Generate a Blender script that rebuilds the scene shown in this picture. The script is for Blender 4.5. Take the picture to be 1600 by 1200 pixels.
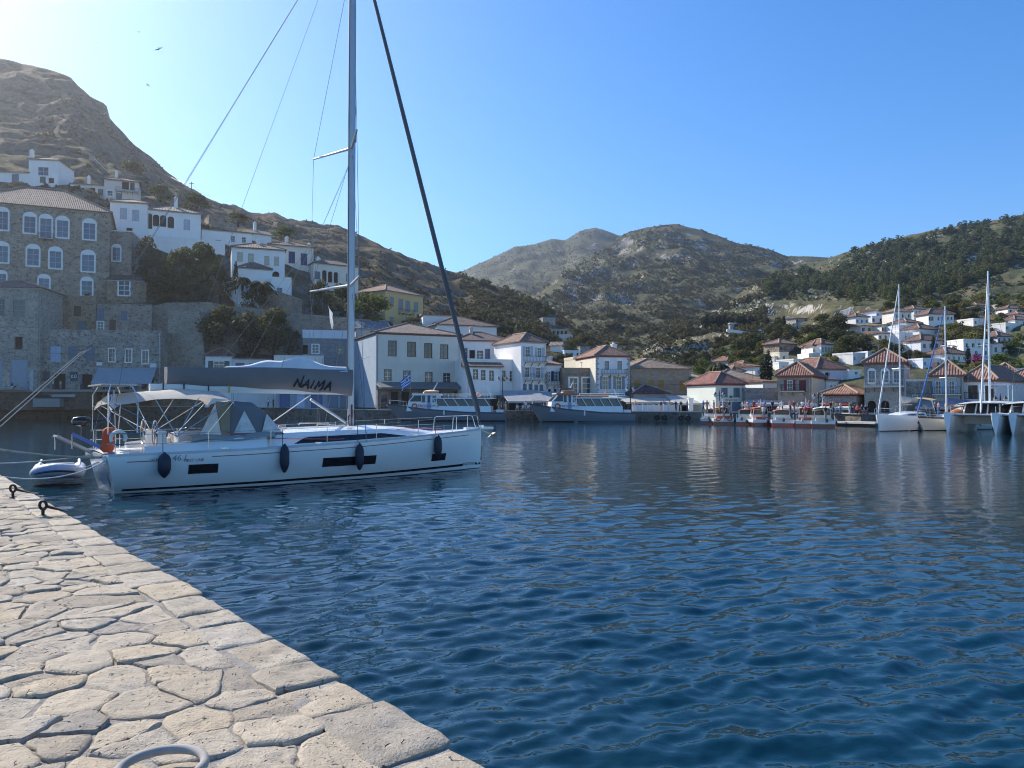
import bpy, math, random
import numpy as np
from mathutils import Vector, Matrix, noise
from mathutils.bvhtree import BVHTree
R = math.radians
rnd = random.Random(7)
S = bpy.context.scene
COL = S.collection
for o in list(bpy.data.objects): bpy.data.objects.remove(o)

# ------------------------------------------------------------------ camera, sky, sun, exposure
H, F, PITCH = 2.8, 1200.0, math.atan(30 / 1200)
cam = bpy.data.cameras.new('camera'); cam.sensor_width = 36; cam.lens = 27.0
cam.clip_start = 0.1; cam.clip_end = 6000
camo = bpy.data.objects.new('camera', cam); COL.objects.link(camo)
camo.location = (0, 0, H); camo.rotation_euler = (R(90) + PITCH, 0, R(0.0))
S.camera = camo
SUN_AZ, SUN_EL = R(-50), R(37)
W = bpy.data.worlds.new('World'); S.world = W; W.use_nodes = True
nt = W.node_tree; bg = nt.nodes['Background']
sky = nt.nodes.new('ShaderNodeTexSky'); sky.sky_type = 'NISHITA'; sky.sun_disc = False
sky.sun_elevation = SUN_EL; sky.sun_rotation = SUN_AZ
sky.altitude = 0; sky.air_density = 1.0; sky.dust_density = 0.25; sky.ozone_density = 4.0
hs0 = nt.nodes.new('ShaderNodeHueSaturation'); hs0.inputs['Saturation'].default_value = 1.30
nt.links.new(sky.outputs[0], hs0.inputs['Color']); tn = nt.nodes.new('ShaderNodeMix'); tn.data_type = 'RGBA'; tn.blend_type = 'MULTIPLY'; tn.inputs[0].default_value = 1; tn.inputs[7].default_value = (.85,.90,1,1)
nt.links.new(hs0.outputs[0], tn.inputs[6]); nt.links.new(tn.outputs[2], bg.inputs[0]); bg.inputs[1].default_value = 0.14
sd = bpy.data.lights.new('sun', 'SUN'); sd.energy = 5.0; sd.angle = R(0.53); sd.color = (1, .93, .82)
suno = bpy.data.objects.new('sun', sd); COL.objects.link(suno)
SUNV = Vector((math.sin(SUN_AZ) * math.cos(SUN_EL), math.cos(SUN_AZ) * math.cos(SUN_EL), math.sin(SUN_EL)))
suno.rotation_euler = SUNV.to_track_quat('Z', 'Y').to_euler()
suno.location = SUNV * 60
S.view_settings.view_transform = 'Standard'; S.view_settings.look = 'None'
S.view_settings.gamma = 1; S.view_settings.use_curve_mapping = False
S.view_settings.exposure = 0.58
S.cycles.max_bounces = 6; S.cycles.diffuse_bounces = 3; S.cycles.glossy_bounces = 3
S.cycles.transmission_bounces = 4; S.cycles.transparent_max_bounces = 8; S.cycles.volume_bounces = 0
S.cycles.use_denoising = True; S.cycles.use_adaptive_sampling = False; S.cycles.filter_width = 1.1
S.cycles.sample_clamp_indirect = 6

# ------------------------------------------------------------------ helpers
CP, SP = math.cos(PITCH), math.sin(PITCH)
CAM = Vector((0, 0, H))
def ray(px, py):
    a = (px - 800) / F; b = (600 - py) / F
    return Vector((a, CP - SP * b, SP + CP * b))
def pt(px, py, D):
    """the point at distance D straight ahead (world Y) seen at this place of the photograph"""
    d = ray(px, py); return CAM + d * (D / d.y)
def ground(px, py, z=0.0):
    d = ray(px, py); return CAM + d * ((z - H) / d.z)

class MB:
    def __init__(s): s.v = []; s.f = []; s.m = []; s.uv = None; s.cur = 0
    def add(s, vs, fs, mi=None):
        n = len(s.v); s.v.extend([tuple(v) for v in vs])
        for f in fs: s.f.append([i + n for i in f]); s.m.append(s.cur if mi is None else mi)
        return s
    def box(s, x0, y0, z0, x1, y1, z1, mi=None):
        vs = [(x0,y0,z0),(x1,y0,z0),(x1,y1,z0),(x0,y1,z0),(x0,y0,z1),(x1,y0,z1),(x1,y1,z1),(x0,y1,z1)]
        return s.add(vs, [(0,3,2,1),(4,5,6,7),(0,1,5,4),(1,2,6,5),(2,3,7,6),(3,0,4,7)], mi)
    def cbox(s, c, d, rot=None, mi=None):
        n = len(s.v); s.box(-d[0]/2,-d[1]/2,-d[2]/2,d[0]/2,d[1]/2,d[2]/2,mi)
        m = rot.to_matrix() if rot is not None and hasattr(rot,'to_matrix') else rot
        for i in range(n, len(s.v)):
            p = Vector(s.v[i]); p = (m @ p) if m is not None else p
            s.v[i] = tuple(p + Vector(c))
        return s
    def bar(s, a, b, w, h=None, mi=None):
        a = Vector(a); b = Vector(b); d = b - a
        q = d.to_track_quat('X', 'Z'); return s.cbox((a+b)/2, (d.length, w, h or w), q, mi)
    def tube(s, pts, r, n=8, mi=None, caps=True):
        pts = [Vector(p) for p in pts]; rs = r if isinstance(r, (list, tuple)) else [r]*len(pts)
        vs = []; up = Vector((0,0,1))
        for i, p in enumerate(pts):
            t = (pts[min(i+1,len(pts)-1)] - pts[max(i-1,0)]).normalized()
            a = t.cross(up)
            if a.length < 1e-3: a = t.cross(Vector((1,0,0)))
            a.normalize(); b = a.cross(t).normalized()
            for k in range(n):
                an = 2*math.pi*k/n; vs.append(p + (a*math.cos(an) + b*math.sin(an))*rs[i])
        fs = [(i*n+k, i*n+(k+1)%n, (i+1)*n+(k+1)%n, (i+1)*n+k) for i in range(len(pts)-1) for k in range(n)]
        if caps: fs += [tuple(range(n-1,-1,-1)), tuple((len(pts)-1)*n+k for k in range(n))]
        return s.add(vs, fs, mi)
    def loft(s, secs, closed=False, caps=False, mi=None):
        n = len(secs[0]); vs = [p for q in secs for p in q]
        kk = n if closed else n-1
        fs = [(i*n+k, i*n+(k+1)%n, (i+1)*n+(k+1)%n, (i+1)*n+k) for i in range(len(secs)-1) for k in range(kk)]
        if caps: fs += [tuple(range(n-1,-1,-1)), tuple((len(secs)-1)*n+k for k in range(n))]
        return s.add(vs, fs, mi)
    def lathe(s, prof, n=12, c=(0,0,0), mi=None):
        secs = [[(c[0]+r*math.cos(2*math.pi*k/n), c[1]+r*math.sin(2*math.pi*k/n), c[2]+z) for k in range(n)] for r, z in prof]
        return s.loft(secs, True, True, mi)
    def torus(s, c, R0, r, ax='z', n=20, m=6, a0=0, a1=2*math.pi, mi=None):
        full = abs(a1-a0-2*math.pi) < 1e-6; k = n if full else n+1; P = []
        for i in range(k):
            a = a0+(a1-a0)*i/n; q = []
            for j in range(m):
                b = 2*math.pi*j/m; rr = R0+r*math.cos(b); p = (rr*math.cos(a), rr*math.sin(a), r*math.sin(b))
                if ax == 'x': p = (p[2], p[0], p[1])
                if ax == 'y': p = (p[0], p[2], p[1])
                q.append((p[0]+c[0], p[1]+c[1], p[2]+c[2]))
            P.append(q)
        if full: P.append(P[0])
        return s.loft(P, True, False, mi)
    def prism(s, poly, d, mi=None):
        """closed polygon (3d points) pushed along vector d"""
        n = len(poly); d = Vector(d); vs = [Vector(p) for p in poly]; vs += [p+d for p in vs]
        fs = [tuple(range(n-1,-1,-1)), tuple(range(n,2*n))] + [(i,(i+1)%n,(i+1)%n+n,i+n) for i in range(n)]
        return s.add(vs, fs, mi)
    def mesh(s, name, mats=None):
        me = bpy.data.meshes.new(name); me.from_pydata(s.v, [], s.f)
        for m in (mats if isinstance(mats,(list,tuple)) else [mats]):
            if m: me.materials.append(m)
        if len(me.materials) > 1: me.polygons.foreach_set('material_index', s.m)
        if s.uv:
            l = me.uv_layers.new(name='UVMap'); l.data.foreach_set('uv', [c for q in s.uv for c in q])
        return me
    def build(s, name, mats, parent=None, smooth=False, fix=True):
        me = s.mesh(name, mats)
        if fix: fixnorm(me)
        if smooth: smooth_mesh(me, smooth if smooth is not True else 40)
        return link(name, me, parent)
import bmesh
def fixnorm(me):
    bm = bmesh.new(); bm.from_mesh(me); bmesh.ops.recalc_face_normals(bm, faces=bm.faces); bm.to_mesh(me); bm.free()
def smooth_mesh(me, ang=40):
    me.polygons.foreach_set('use_smooth', [True]*len(me.polygons))
    try: me.set_sharp_from_angle(angle=R(ang))
    except Exception: pass
def link(name, data, parent=None):
    o = bpy.data.objects.new(name, data); COL.objects.link(o)
    if parent: o.parent = parent
    return o
def tag(o, label=None, cat=None, group=None, kind=None):
    for k, v in (('label',label),('category',cat),('group',group),('kind',kind)):
        if v: o[k] = v
    return o
def thing(name, label, cat, loc=(0,0,0), rz=0, group=None):
    o = link(name, None); o.empty_display_size = .2; o.location = loc; o.rotation_euler = (0,0,rz)
    return tag(o, label, cat, group)
def kids(o): return [c for c in COL.objects if c.parent == o]
def copy_tree(o, parent=None, table=None):
    if table is None:
        table = {}
        for c in COL.objects:
            if c.parent: table.setdefault(c.parent.name, []).append(c)
    c = o.copy(); COL.objects.link(c); c.parent = parent
    for ch in table.get(o.name, []): copy_tree(ch, c, table)
    return c
def lerp(a, b, t): return a+(b-a)*t
def interp(x, tab): return float(np.interp(x, [t[0] for t in tab], [t[1] for t in tab]))
_txt = {}
def text2d(body, size=1.0, shear=0.0):
    k = (body, size, shear)
    if k in _txt: return _txt[k]
    c = bpy.data.curves.new('lettering', 'FONT'); c.body = body; c.size = size; c.shear = shear; c.align_x = 'CENTER'; c.align_y = 'CENTER'
    c.resolution_u = 2
    o = bpy.data.objects.new('lettering', c); COL.objects.link(o)
    dg = bpy.context.evaluated_depsgraph_get(); dg.update()
    me = bpy.data.meshes.new_from_object(o.evaluated_get(dg))
    r = ([tuple(v.co) for v in me.vertices], [tuple(p.vertices) for p in me.polygons])
    bpy.data.objects.remove(o); bpy.data.meshes.remove(me)
    _txt[k] = r; return r

# ------------------------------------------------------------------ materials
class NT:
    def __init__(s, name):
        s.m = bpy.data.materials.new(name); s.m.use_nodes = True; s.t = s.m.node_tree
        s.b = s.t.nodes['Principled BSDF']; s.o = s.t.nodes['Material Output']
        s._pos = None
    def n(s, typ, **kw):
        x = s.t.nodes.new(typ)
        for k, v in kw.items():
            if k.startswith('i_'): x.inputs[k[2:].replace('_',' ')].default_value = v
            else: setattr(x, k, v)
        return x
    def l(s, a, b): s.t.links.new(a, b)
    def coord(s, kind='Object', scale=(1,1,1)):
        tc = s.n('ShaderNodeTexCoord'); mp = s.n('ShaderNodeMapping'); mp.inputs['Scale'].default_value = scale
        s.l(tc.outputs[kind], mp.inputs[0]); return mp.outputs[0]
    def world(s, scale=(1,1,1)):
        g = s.n('ShaderNodeNewGeometry'); mp = s.n('ShaderNodeMapping'); mp.inputs['Scale'].default_value = scale
        s.l(g.outputs['Position'], mp.inputs[0]); return mp.outputs[0]
    def noise(s, vec, scale, detail=4, rough=.55, out='Fac'):
        x = s.n('ShaderNodeTexNoise'); x.inputs['Scale'].default_value = scale; x.inputs['Detail'].default_value = detail
        x.inputs['Roughness'].default_value = rough
        if vec is not None: s.l(vec, x.inputs['Vector'])
        return x.outputs[out]
    def ramp(s, fac, stops, interp='LINEAR'):
        r = s.n('ShaderNodeValToRGB'); r.color_ramp.interpolation = interp; e = r.color_ramp.elements
        while len(e) < len(stops): e.new(.5)
        for q, (p, c) in zip(e, stops):
            q.position = p; q.color = (c[0],c[1],c[2],1) if hasattr(c,'__len__') else (c,c,c,1)
        s.l(fac, r.inputs[0]); return r.outputs[0]
    def mix(s, fac, a, b, mode='MIX'):
        x = s.n('ShaderNodeMix', data_type='RGBA', blend_type=mode)
        for i, v in ((0,fac),(6,a),(7,b)):
            if hasattr(v,'is_output') or hasattr(v,'links'): s.l(v, x.inputs[i])
            elif i == 0: x.inputs[0].default_value = v
            else: x.inputs[i].default_value = (v[0],v[1],v[2],1)
        return x.outputs[2]
    def bump(s, h, dist=.02, strength=1.0):
        x = s.n('ShaderNodeBump'); x.inputs['Distance'].default_value = dist; x.inputs['Strength'].default_value = strength
        s.l(h, x.inputs['Height']); s.l(x.outputs[0], s.b.inputs['Normal']); return x
    def col(s, c): s.l(c, s.b.inputs['Base Color'])
    def set(s, **kw):
        for k, v in kw.items(): s.b.inputs[k.replace('_',' ')].default_value = v
        return s
def mul(c, k): return tuple(min(1,x*k) for x in c)
_mc = {}
def cache(fn):
    def g(*a):
        k = (fn.__name__,)+a
        if k not in _mc: _mc[k] = fn(*a)
        return _mc[k]
    return g
@cache
def plain(c, rough=.5, metal=0.0, vary=.12):
    n = NT('paint'); v = n.coord(); f = n.noise(v, 3.0, 3)
    n.col(n.ramp(f, [(.3, mul(c,1-vary)), (.7, mul(c,1+vary*.6))])); n.set(Roughness=rough, Metallic=metal); return n.m
@cache
def gloss(c, rough=.18):
    n = NT('gelcoat'); v = n.coord(); f = n.noise(v, .7, 3); n.col(n.ramp(f, [(.3, mul(c,.95)), (.7, c)])); n.set(Roughness=rough)
    n.b.inputs['Coat Weight'].default_value = .3; n.b.inputs['Coat Roughness'].default_value = .08; return n.m
@cache
def plaster(c, dirt=.35):
    n = NT('plaster'); v = n.coord(); big = n.noise(v, .35, 5, .65); fine = n.noise(v, 6, 4)
    st = n.noise(n.coord('Object', (1.6,1.6,.12)), 1.5, 4, .6)
    c1 = n.mix(n.ramp(big, [(.35,0.0),(.75,dirt)]), c, mul((c[0]*.9,c[1]*.84,c[2]*.76),.82))
    c2 = n.mix(n.ramp(st, [(.55,0.0),(.8,dirt*.8)]), c1, mul((c[0]*.85,c[1]*.8,c[2]*.72),.7))
    n.col(c2); n.set(Roughness=.9); n.bump(fine, .01, .6); return n.m
@cache
def stonewall(c, sc=2.2, contrast=.35):
    n = NT('rubble_stone'); v = n.coord('Object', (1,1,1.5))
    wob = n.noise(v, 1.2, 2, .5, 'Color'); vv = n.mix(.12, v, wob)
    x = n.n('ShaderNodeTexVoronoi', feature='F1'); x.inputs['Scale'].default_value = sc; n.l(vv, x.inputs['Vector'])
    e = n.n('ShaderNodeTexVoronoi', feature='DISTANCE_TO_EDGE'); e.inputs['Scale'].default_value = sc; n.l(vv, e.inputs['Vector'])
    sep = n.n('ShaderNodeSeparateColor'); n.l(x.outputs['Color'], sep.inputs[0])
    stone = n.ramp(sep.outputs[0], [(0, mul(c,1-contrast)), (.5, c), (1, mul((c[0]*1.02,c[1]*.97,c[2]*.88),1+contrast))])
    mort = n.ramp(e.outputs[0], [(.03,1.0),(.11,0.0)])
    big = n.ramp(n.noise(n.coord(), .25, 4), [(.35,.78),(.7,1.1)])
    n.col(n.mix(1, n.mix(mort, stone, mul((c[0]*1.1,c[1]*1.06,c[2]),1.25)), big, 'MULTIPLY')); n.set(Roughness=.95)
    n.bump(n.mix(.5, n.ramp(e.outputs[0], [(0,0.0),(.15,1.0)]), n.noise(v, 8, 4)), .06, .9); return n.m
@cache
def ashlar(c):
    n = NT('ashlar_stone'); v = n.coord('Object')
    tc = n.n('ShaderNodeSeparateXYZ'); n.l(v, tc.inputs[0]); ad = n.n('ShaderNodeMath', operation='ADD'); n.l(tc.outputs[0], ad.inputs[0]); n.l(tc.outputs[1], ad.inputs[1])
    cb = n.n('ShaderNodeCombineXYZ'); n.l(ad.outputs[0], cb.inputs[0]); n.l(tc.outputs[2], cb.inputs[1])
    b = n.n('ShaderNodeTexBrick'); n.l(cb.outputs[0], b.inputs[0]); b.inputs['Scale'].default_value = 1
    b.inputs['Brick Width'].default_value = .75; b.inputs['Row Height'].default_value = .36; b.inputs['Mortar Size'].default_value = .018
    b.inputs['Color1'].default_value = (*mul(c,.8),1); b.inputs['Color2'].default_value = (*mul(c,1.2),1); b.inputs['Mortar'].default_value = (*mul(c,1.1),1)
    n.col(n.mix(n.ramp(n.noise(v,.4,5),[(.3,0.0),(.75,.5)]), b.outputs[0], mul((c[0],c[1]*.9,c[2]*.8),.75))); n.set(Roughness=.93)
    n.bump(n.mix(.5, b.outputs['Fac'], n.noise(v, 5, 4)), .03, -.6); return n.m
@cache
def rooftile(c):
    n = NT('clay_tile'); tc = n.n('ShaderNodeTexCoord'); sp = n.n('ShaderNodeSeparateXYZ'); n.l(tc.outputs['UV'], sp.inputs[0])
    def sinus(o, k):
        m = n.n('ShaderNodeMath', operation='MULTIPLY'); n.l(o, m.inputs[0]); m.inputs[1].default_value = k
        q = n.n('ShaderNodeMath', operation='SINE'); n.l(m.outputs[0], q.inputs[0])
        a = n.n('ShaderNodeMath', operation='MULTIPLY_ADD'); n.l(q.outputs[0], a.inputs[0]); a.inputs[1].default_value = .5; a.inputs[2].default_value = .5
        return a.outputs[0]
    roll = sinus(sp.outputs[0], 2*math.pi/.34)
    fr = n.n('ShaderNodeMath', operation='FRACT'); mm = n.n('ShaderNodeMath', operation='MULTIPLY'); n.l(sp.outputs[1], mm.inputs[0]); mm.inputs[1].default_value = 2.4; n.l(mm.outputs[0], fr.inputs[0])
    v = n.coord('UV', (2.4,2.4,1)); wn = n.n('ShaderNodeTexWhiteNoise'); fl = n.n('ShaderNodeVectorMath', operation='FLOOR'); n.l(v, fl.inputs[0]); n.l(fl.outputs[0], wn.inputs['Vector'])
    c = (c[0]*.66, c[1]*.72, c[2]*.82)
    base = n.ramp(wn.outputs['Value'], [(0,mul(c,.6)),(.5,c),(1,mul((c[0]*1.1,c[1]*1.15,c[2]*1.2),1.25))])
    big = n.noise(n.coord(), .5, 5, .6); base = n.mix(n.ramp(big,[(.4,0.0),(.75,.55)]), base, (.24,.19,.145))
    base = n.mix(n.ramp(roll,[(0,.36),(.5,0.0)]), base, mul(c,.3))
    n.col(base); n.set(Roughness=.88); n.bump(n.mix(.25, roll, fr.outputs[0]), .09, 1.0); return n.m
@cache
def glass(c=(.02,.03,.04), rough=.08):
    n = NT('window_glass'); n.set(Roughness=rough); n.b.inputs['Base Color'].default_value = (*c,1); n.b.inputs['Specular IOR Level'].default_value = .6; return n.m
@cache
def shutter_mat(c):
    n = NT('shutter_paint'); v = n.coord(); w = n.n('ShaderNodeTexWave', wave_type='BANDS', bands_direction='Z'); w.inputs['Scale'].default_value = 3.0; n.l(v, w.inputs[0])
    n.col(n.mix(n.ramp(w.outputs['Fac'],[(.1,.45),(.5,0.0)]), n.ramp(n.noise(v,2,4),[(.3,mul(c,.8)),(.7,mul(c,1.1))]), mul(c,.5))); n.set(Roughness=.6); n.bump(w.outputs['Fac'], .03, .7); return n.m
@cache
def canvas(c, trans=.25):
    n = NT('canvas'); v = n.coord(); f = n.noise(v, 1.2, 4); n.col(n.ramp(f,[(.3,mul(c,.88)),(.7,mul(c,1.06))])); n.set(Roughness=.85)
    n.bump(n.noise(v, 2.5, 4), .03, .35)
    if trans:
        t = n.n('ShaderNodeBsdfTranslucent'); t.inputs[0].default_value = (*mul(c,.9),1); ms = n.n('ShaderNodeMixShader'); ms.inputs[0].default_value = trans
        n.l(n.b.outputs[0], ms.inputs[1]); n.l(t.outputs[0], ms.inputs[2]); n.l(ms.outputs[0], n.o.inputs[0])
    return n.m
@cache
def foliage(c, vary=.5, tr=.38):
    n = NT('foliage'); oi = n.n('ShaderNodeObjectInfo'); v = n.world()
    f = n.noise(v, .45, 3); f2 = n.noise(v, 4.0, 2)
    a = n.mix(n.ramp(f,[(.3,0.0),(.7,1.0)]), mul(c,1-vary*.55), mul((c[0]*1.25,c[1]*1.1,c[2]*.9),1+vary))
    a = n.mix(n.ramp(f2,[(.3,.5),(.7,0.0)]), a, mul(c,.55))
    a = n.mix(n.ramp(oi.outputs['Random'],[(0,0.0),(1,.55)]), a, (c[0]*1.5,c[1]*1.05,c[2]*.8))
    n.col(a); n.set(Roughness=.75); n.b.inputs['Specular IOR Level'].default_value = .2
    t = n.n('ShaderNodeBsdfTranslucent'); n.l(a, t.inputs[0]); ms = n.n('ShaderNodeMixShader'); ms.inputs[0].default_value = tr
    n.l(n.b.outputs[0], ms.inputs[1]); n.l(t.outputs[0], ms.inputs[2]); n.l(ms.outputs[0], n.o.inputs[0]); return n.m
@cache
def bark(c=(.09,.065,.045)):
    n = NT('bark'); v = n.coord('Object',(3,3,.6)); f = n.noise(v, 3, 5); n.col(n.ramp(f,[(.3,mul(c,.6)),(.7,mul(c,1.4))])); n.set(Roughness=.95); n.bump(f, .05, .8); return n.m
@cache
def flagmat():
    n = NT('flag_stripes'); tc = n.n('ShaderNodeTexCoord'); sp = n.n('ShaderNodeSeparateXYZ'); n.l(tc.outputs['UV'], sp.inputs[0])
    def M(op, a, b=None):
        x = n.n('ShaderNodeMath', operation=op)
        for i, q in enumerate((a, b)):
            if q is None: continue
            if isinstance(q,(int,float)): x.inputs[i].default_value = q
            else: n.l(q, x.inputs[i])
        return x.outputs[0]
    u, v = sp.outputs[0], sp.outputs[1]
    st = M('LESS_THAN', M('FRACT', M('MULTIPLY', M('SUBTRACT', 1.0, v), 4.5)), .5)
    can = M('MULTIPLY', M('LESS_THAN', u, .37), M('GREATER_THAN', v, 4/9))
    cr = M('MAXIMUM', M('LESS_THAN', M('ABSOLUTE', M('SUBTRACT', u, .185)), .037), M('LESS_THAN', M('ABSOLUTE', M('SUBTRACT', v, .722)), .056))
    blue = M('ADD', M('MULTIPLY', st, M('SUBTRACT', 1.0, can)), M('MULTIPLY', can, M('SUBTRACT', 1.0, cr)))
    n.col(n.mix(blue, (.75,.77,.8), (.02,.09,.42))); n.set(Roughness=.8); return n.m

CREAM = (.70,.60,.42); WHITE = (.86,.83,.785); TERRA = (.36,.15,.085); BROWN = (.22,.14,.095); TAN = (.40,.27,.16)
STEEL = lambda: plain((.55,.56,.58), .25, 1.0, .05)
# ================================================================== the setting
# ------------------------------------------------------------------ water
def water_mat():
    n = NT('sea_water'); v = n.world(); n.b.inputs['Base Color'].default_value = (.002,.026,.043,1)
    n.set(Roughness=.01, IOR=1.333)
    a = n.noise(n.world((1,1.5,1)), 3.2, 3, .6); b = n.noise(n.world((1,1.3,1)), 9, 2, .5)
    n.bump(n.mix(.35, a, b), .03, .28); return n.m
def wave_field(X, Y, spacing):
    g = np.random.RandomState(3); Z = np.zeros_like(X); wind = R(115)
    lams = np.exp(g.uniform(math.log(.15), math.log(1.45), 90))
    big = .6 + .55*np.sin(X*.11+1.3+.06*Y)*np.sin(Y*.085+.4-X*.03)
    for lam in lams:
        k = 2*math.pi/lam; th = wind + g.normal(0, .5); ph = g.uniform(0, 6.28)
        amp = 0.0043*lam if lam < .8 else .0043*.8*(.8/lam)**.4
        fade = np.clip((lam/spacing-2.2)/2.5, 0, 1)
        w = np.sin(k*(X*math.cos(th)+Y*math.sin(th))+ph + .7*np.sin(.25*X+ph)+.6*np.sin(.31*Y+2*ph))
        Z += amp*fade*(w + .28*w*w)
    return Z*big
NR, NC = 900, 760
rr = np.exp(np.linspace(math.log(2.6), math.log(215), NR)); aa = np.linspace(R(-62), R(62), NC)
RR, AA = np.meshgrid(rr, aa, indexing='ij'); X = RR*np.sin(AA); Y = RR*np.cos(AA)
Z = wave_field(X, Y, np.maximum(RR*.0053, RR*(aa[1]-aa[0])))
co = np.stack([X, Y, Z], -1).reshape(-1, 3).astype(np.float32)
low = np.array([(-900,-400,-.35),(900,-400,-.35),(900,330,-.35),(-900,330,-.35)], np.float32)
allco = np.vstack([co, low]); I = np.arange(NR*NC).reshape(NR, NC)
q = np.stack([I[:-1,:-1], I[:-1,1:], I[1:,1:], I[1:,:-1]], -1).reshape(-1, 4)
q = np.vstack([q[:, ::-1], [[NR*NC, NR*NC+1, NR*NC+2, NR*NC+3]]])
def np_mesh(name, co, quads, mats, smooth=True):
    me = bpy.data.meshes.new(name); me.vertices.add(len(co)); me.vertices.foreach_set('co', np.ascontiguousarray(co, np.float32).ravel())
    n, k = quads.shape; me.loops.add(n*k); me.loops.foreach_set('vertex_index', np.ascontiguousarray(quads, np.int32).ravel())
    me.polygons.add(n); me.polygons.foreach_set('loop_start', np.arange(0, n*k, k, dtype=np.int32))
    if smooth: me.polygons.foreach_set('use_smooth', np.ones(n, bool))
    for m in (mats if isinstance(mats, (list, tuple)) else [mats]): me.materials.append(m)
    me.update(); me.validate(); return me
tag(link('water', np_mesh('water', allco, q, water_mat())), kind='structure')

# ------------------------------------------------------------------ the stone quay underfoot
QZ = 1.2
E0 = Vector((-.056, 3.38)); ED = Vector((-.635, .7725)).normalized(); EN = Vector((-ED.y, ED.x))   # EN points inland
if EN.dot(Vector((-1,-1))) < 0: EN = -EN
def Q(s, t, z=0.0): p = E0 + ED*s + EN*t; return Vector((p.x, p.y, QZ+z))
def stone_mat(c, name, bd=.035):
    n = NT(name); v = n.world(); oi = n.n('ShaderNodeObjectInfo')
    big = n.noise(v, 2.2, 6, .65); mid = n.noise(n.world((1,1.6,1)), 13, 6, .68); fine = n.noise(v, 70, 3, .6)
    pit = n.n('ShaderNodeTexVoronoi'); pit.inputs['Scale'].default_value = 24; n.l(n.mix(.25, v, n.noise(v, 6, 2, .5, 'Color')), pit.inputs['Vector'])
    pits = n.ramp(pit.outputs['Distance'], [(.0,0.0),(.22,1.0)])
    a = n.ramp(mid, [(.28, mul(c,.5)),(.5, c),(.72, mul(c,1.22))])
    a = n.mix(n.ramp(big,[(.35,.0),(.7,.6)]), a, (c[0]*.98,c[1]*.88,c[2]*.72))
    a = n.mix(n.ramp(n.noise(v, 1.1, 5, .7),[(.50,.0),(.68,.7)]), a, mul((c[0],c[1]*.97,c[2]*.93),.48))
    a = n.mix(n.ramp(oi.outputs['Random'],[(0,0.0),(1,.6)]), a, (c[0]*1.12,c[1]*1.03,c[2]*.88))
    fr_ = n.n('ShaderNodeMath', operation='FRACT'); ml_ = n.n('ShaderNodeMath', operation='MULTIPLY'); n.l(oi.outputs['Random'], ml_.inputs[0]); ml_.inputs[1].default_value = 17.3; n.l(ml_.outputs[0], fr_.inputs[0])
    a = n.mix(1, a, n.ramp(fr_.outputs[0], [(0,(.66,.66,.68)),(.3,(.88,.87,.86)),(.7,(1,1,1)),(1,(1.0,.95,.86))]), 'MULTIPLY')
    n.col(a); n.set(Roughness=.82); n.b.inputs['Specular IOR Level'].default_value = .3
    h = n.mix(.5, n.mix(.35, n.mix(.3, mid, big), fine), pits)
    n.bump(h, bd, 1.0); return n.m
STONE = stone_mat((.41,.365,.30), 'worn_limestone', .05); KERB = stone_mat((.41,.37,.31), 'kerb_limestone', .045)
MORTAR = NT('quay_mortar'); MORTAR.col(MORTAR.ramp(MORTAR.noise(MORTAR.world(), 3, 6, .7), [(.3,(.20,.18,.155)),(.55,(.31,.285,.25)),(.75,(.38,.35,.31))]))
MORTAR.set(Roughness=.95); MORTAR.bump(MORTAR.noise(MORTAR.world(), 25, 5, .7), .03, .9); MORTAR = MORTAR.m
quay = MB()
S0, S1, TW = -9, 75, 30
# bed under the stones, with the wall going down into the water
quay.add([Q(S0,.03,-.014), Q(S1,.03,-.014), Q(S1,TW,-.014), Q(S0,TW,-.014), Q(S0,.06,-2.4), Q(S1,.06,-2.4), Q(S1,TW,-2.4), Q(S0,TW,-2.4)],
         [(0,1,2,3),(0,4,5,1),(1,5,6,2),(2,6,7,3),(3,7,4,0)])
quayo = tag(quay.build('quay', MORTAR), kind='structure')

def stone(poly, hgt, tilt, rough, seed, cell):
    """a paving stone from its outline in (s,t): wobbly worn edge, skirt, slightly domed top"""
    r = random.Random(seed); n = len(poly); out = []
    for i in range(n):
        a = Vector(poly[i]); b = Vector(poly[(i+1) % n]); L = (b-a).length; k = max(1, min(6, int(L/cell)))
        for j in range(k): out.append(a.lerp(b, j/k))
    c = Vector((0,0))
    for p in out: c += p
    c /= len(out)
    o2 = []
    for i, p in enumerate(out):           # soften corners, add wobble
        pr = (out[i-1]+out[(i+1) % len(out)])/2; p2 = p.lerp(pr, .22)
        d = (p2-c); d = d*(1 + r.uniform(-.5,.35)*rough/max(d.length,.05)); o2.append(c+d)
    def Hh(p): return hgt + tilt[0]*(p-c).x + tilt[1]*(p-c).y + .016*noise.noise(Vector((p.x*5, p.y*5, seed*.37)))
    rings = []; N = len(o2)
    for k, (sc, dz) in enumerate(((1.01,-.05),(1.0,-.009),(.955,-.001),(.87,.002),(.72,.003),(.55,.004),(.36,.004),(.18,.004))):
        ring = []
        for p in o2:
            w = c+(p-c)*sc; ring.append(Q(w.x, w.y, Hh(w)+dz+(.011*noise.fractal(Vector((w.x*11, w.y*11, seed*.7)), .8, 2.1, 4) if k > 2 else 0) if k else -.06))
        rings.append(ring)
    m = MB(); m.loft(rings, closed=True)
    ce = Q(c.x, c.y, Hh(c)+.004); n0 = (len(rings)-1)*N
    m.add([ce], []); ci = len(m.v)-1
    for k in range(N): m.f.append([n0+k, n0+(k+1) % N, ci]); m.m.append(0)
    return m
def in_view(c, marg=60):
    p = Q(c[0], c[1])
    if p.y < .5: return 0
    px = 800+F*p.x/p.y; py = 630+F*(H-QZ)/p.y
    return 1/p.y if -marg < px < 1600+marg and py < 1200+marg*2 else 0
stones = []
sr = random.Random(11)
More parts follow.
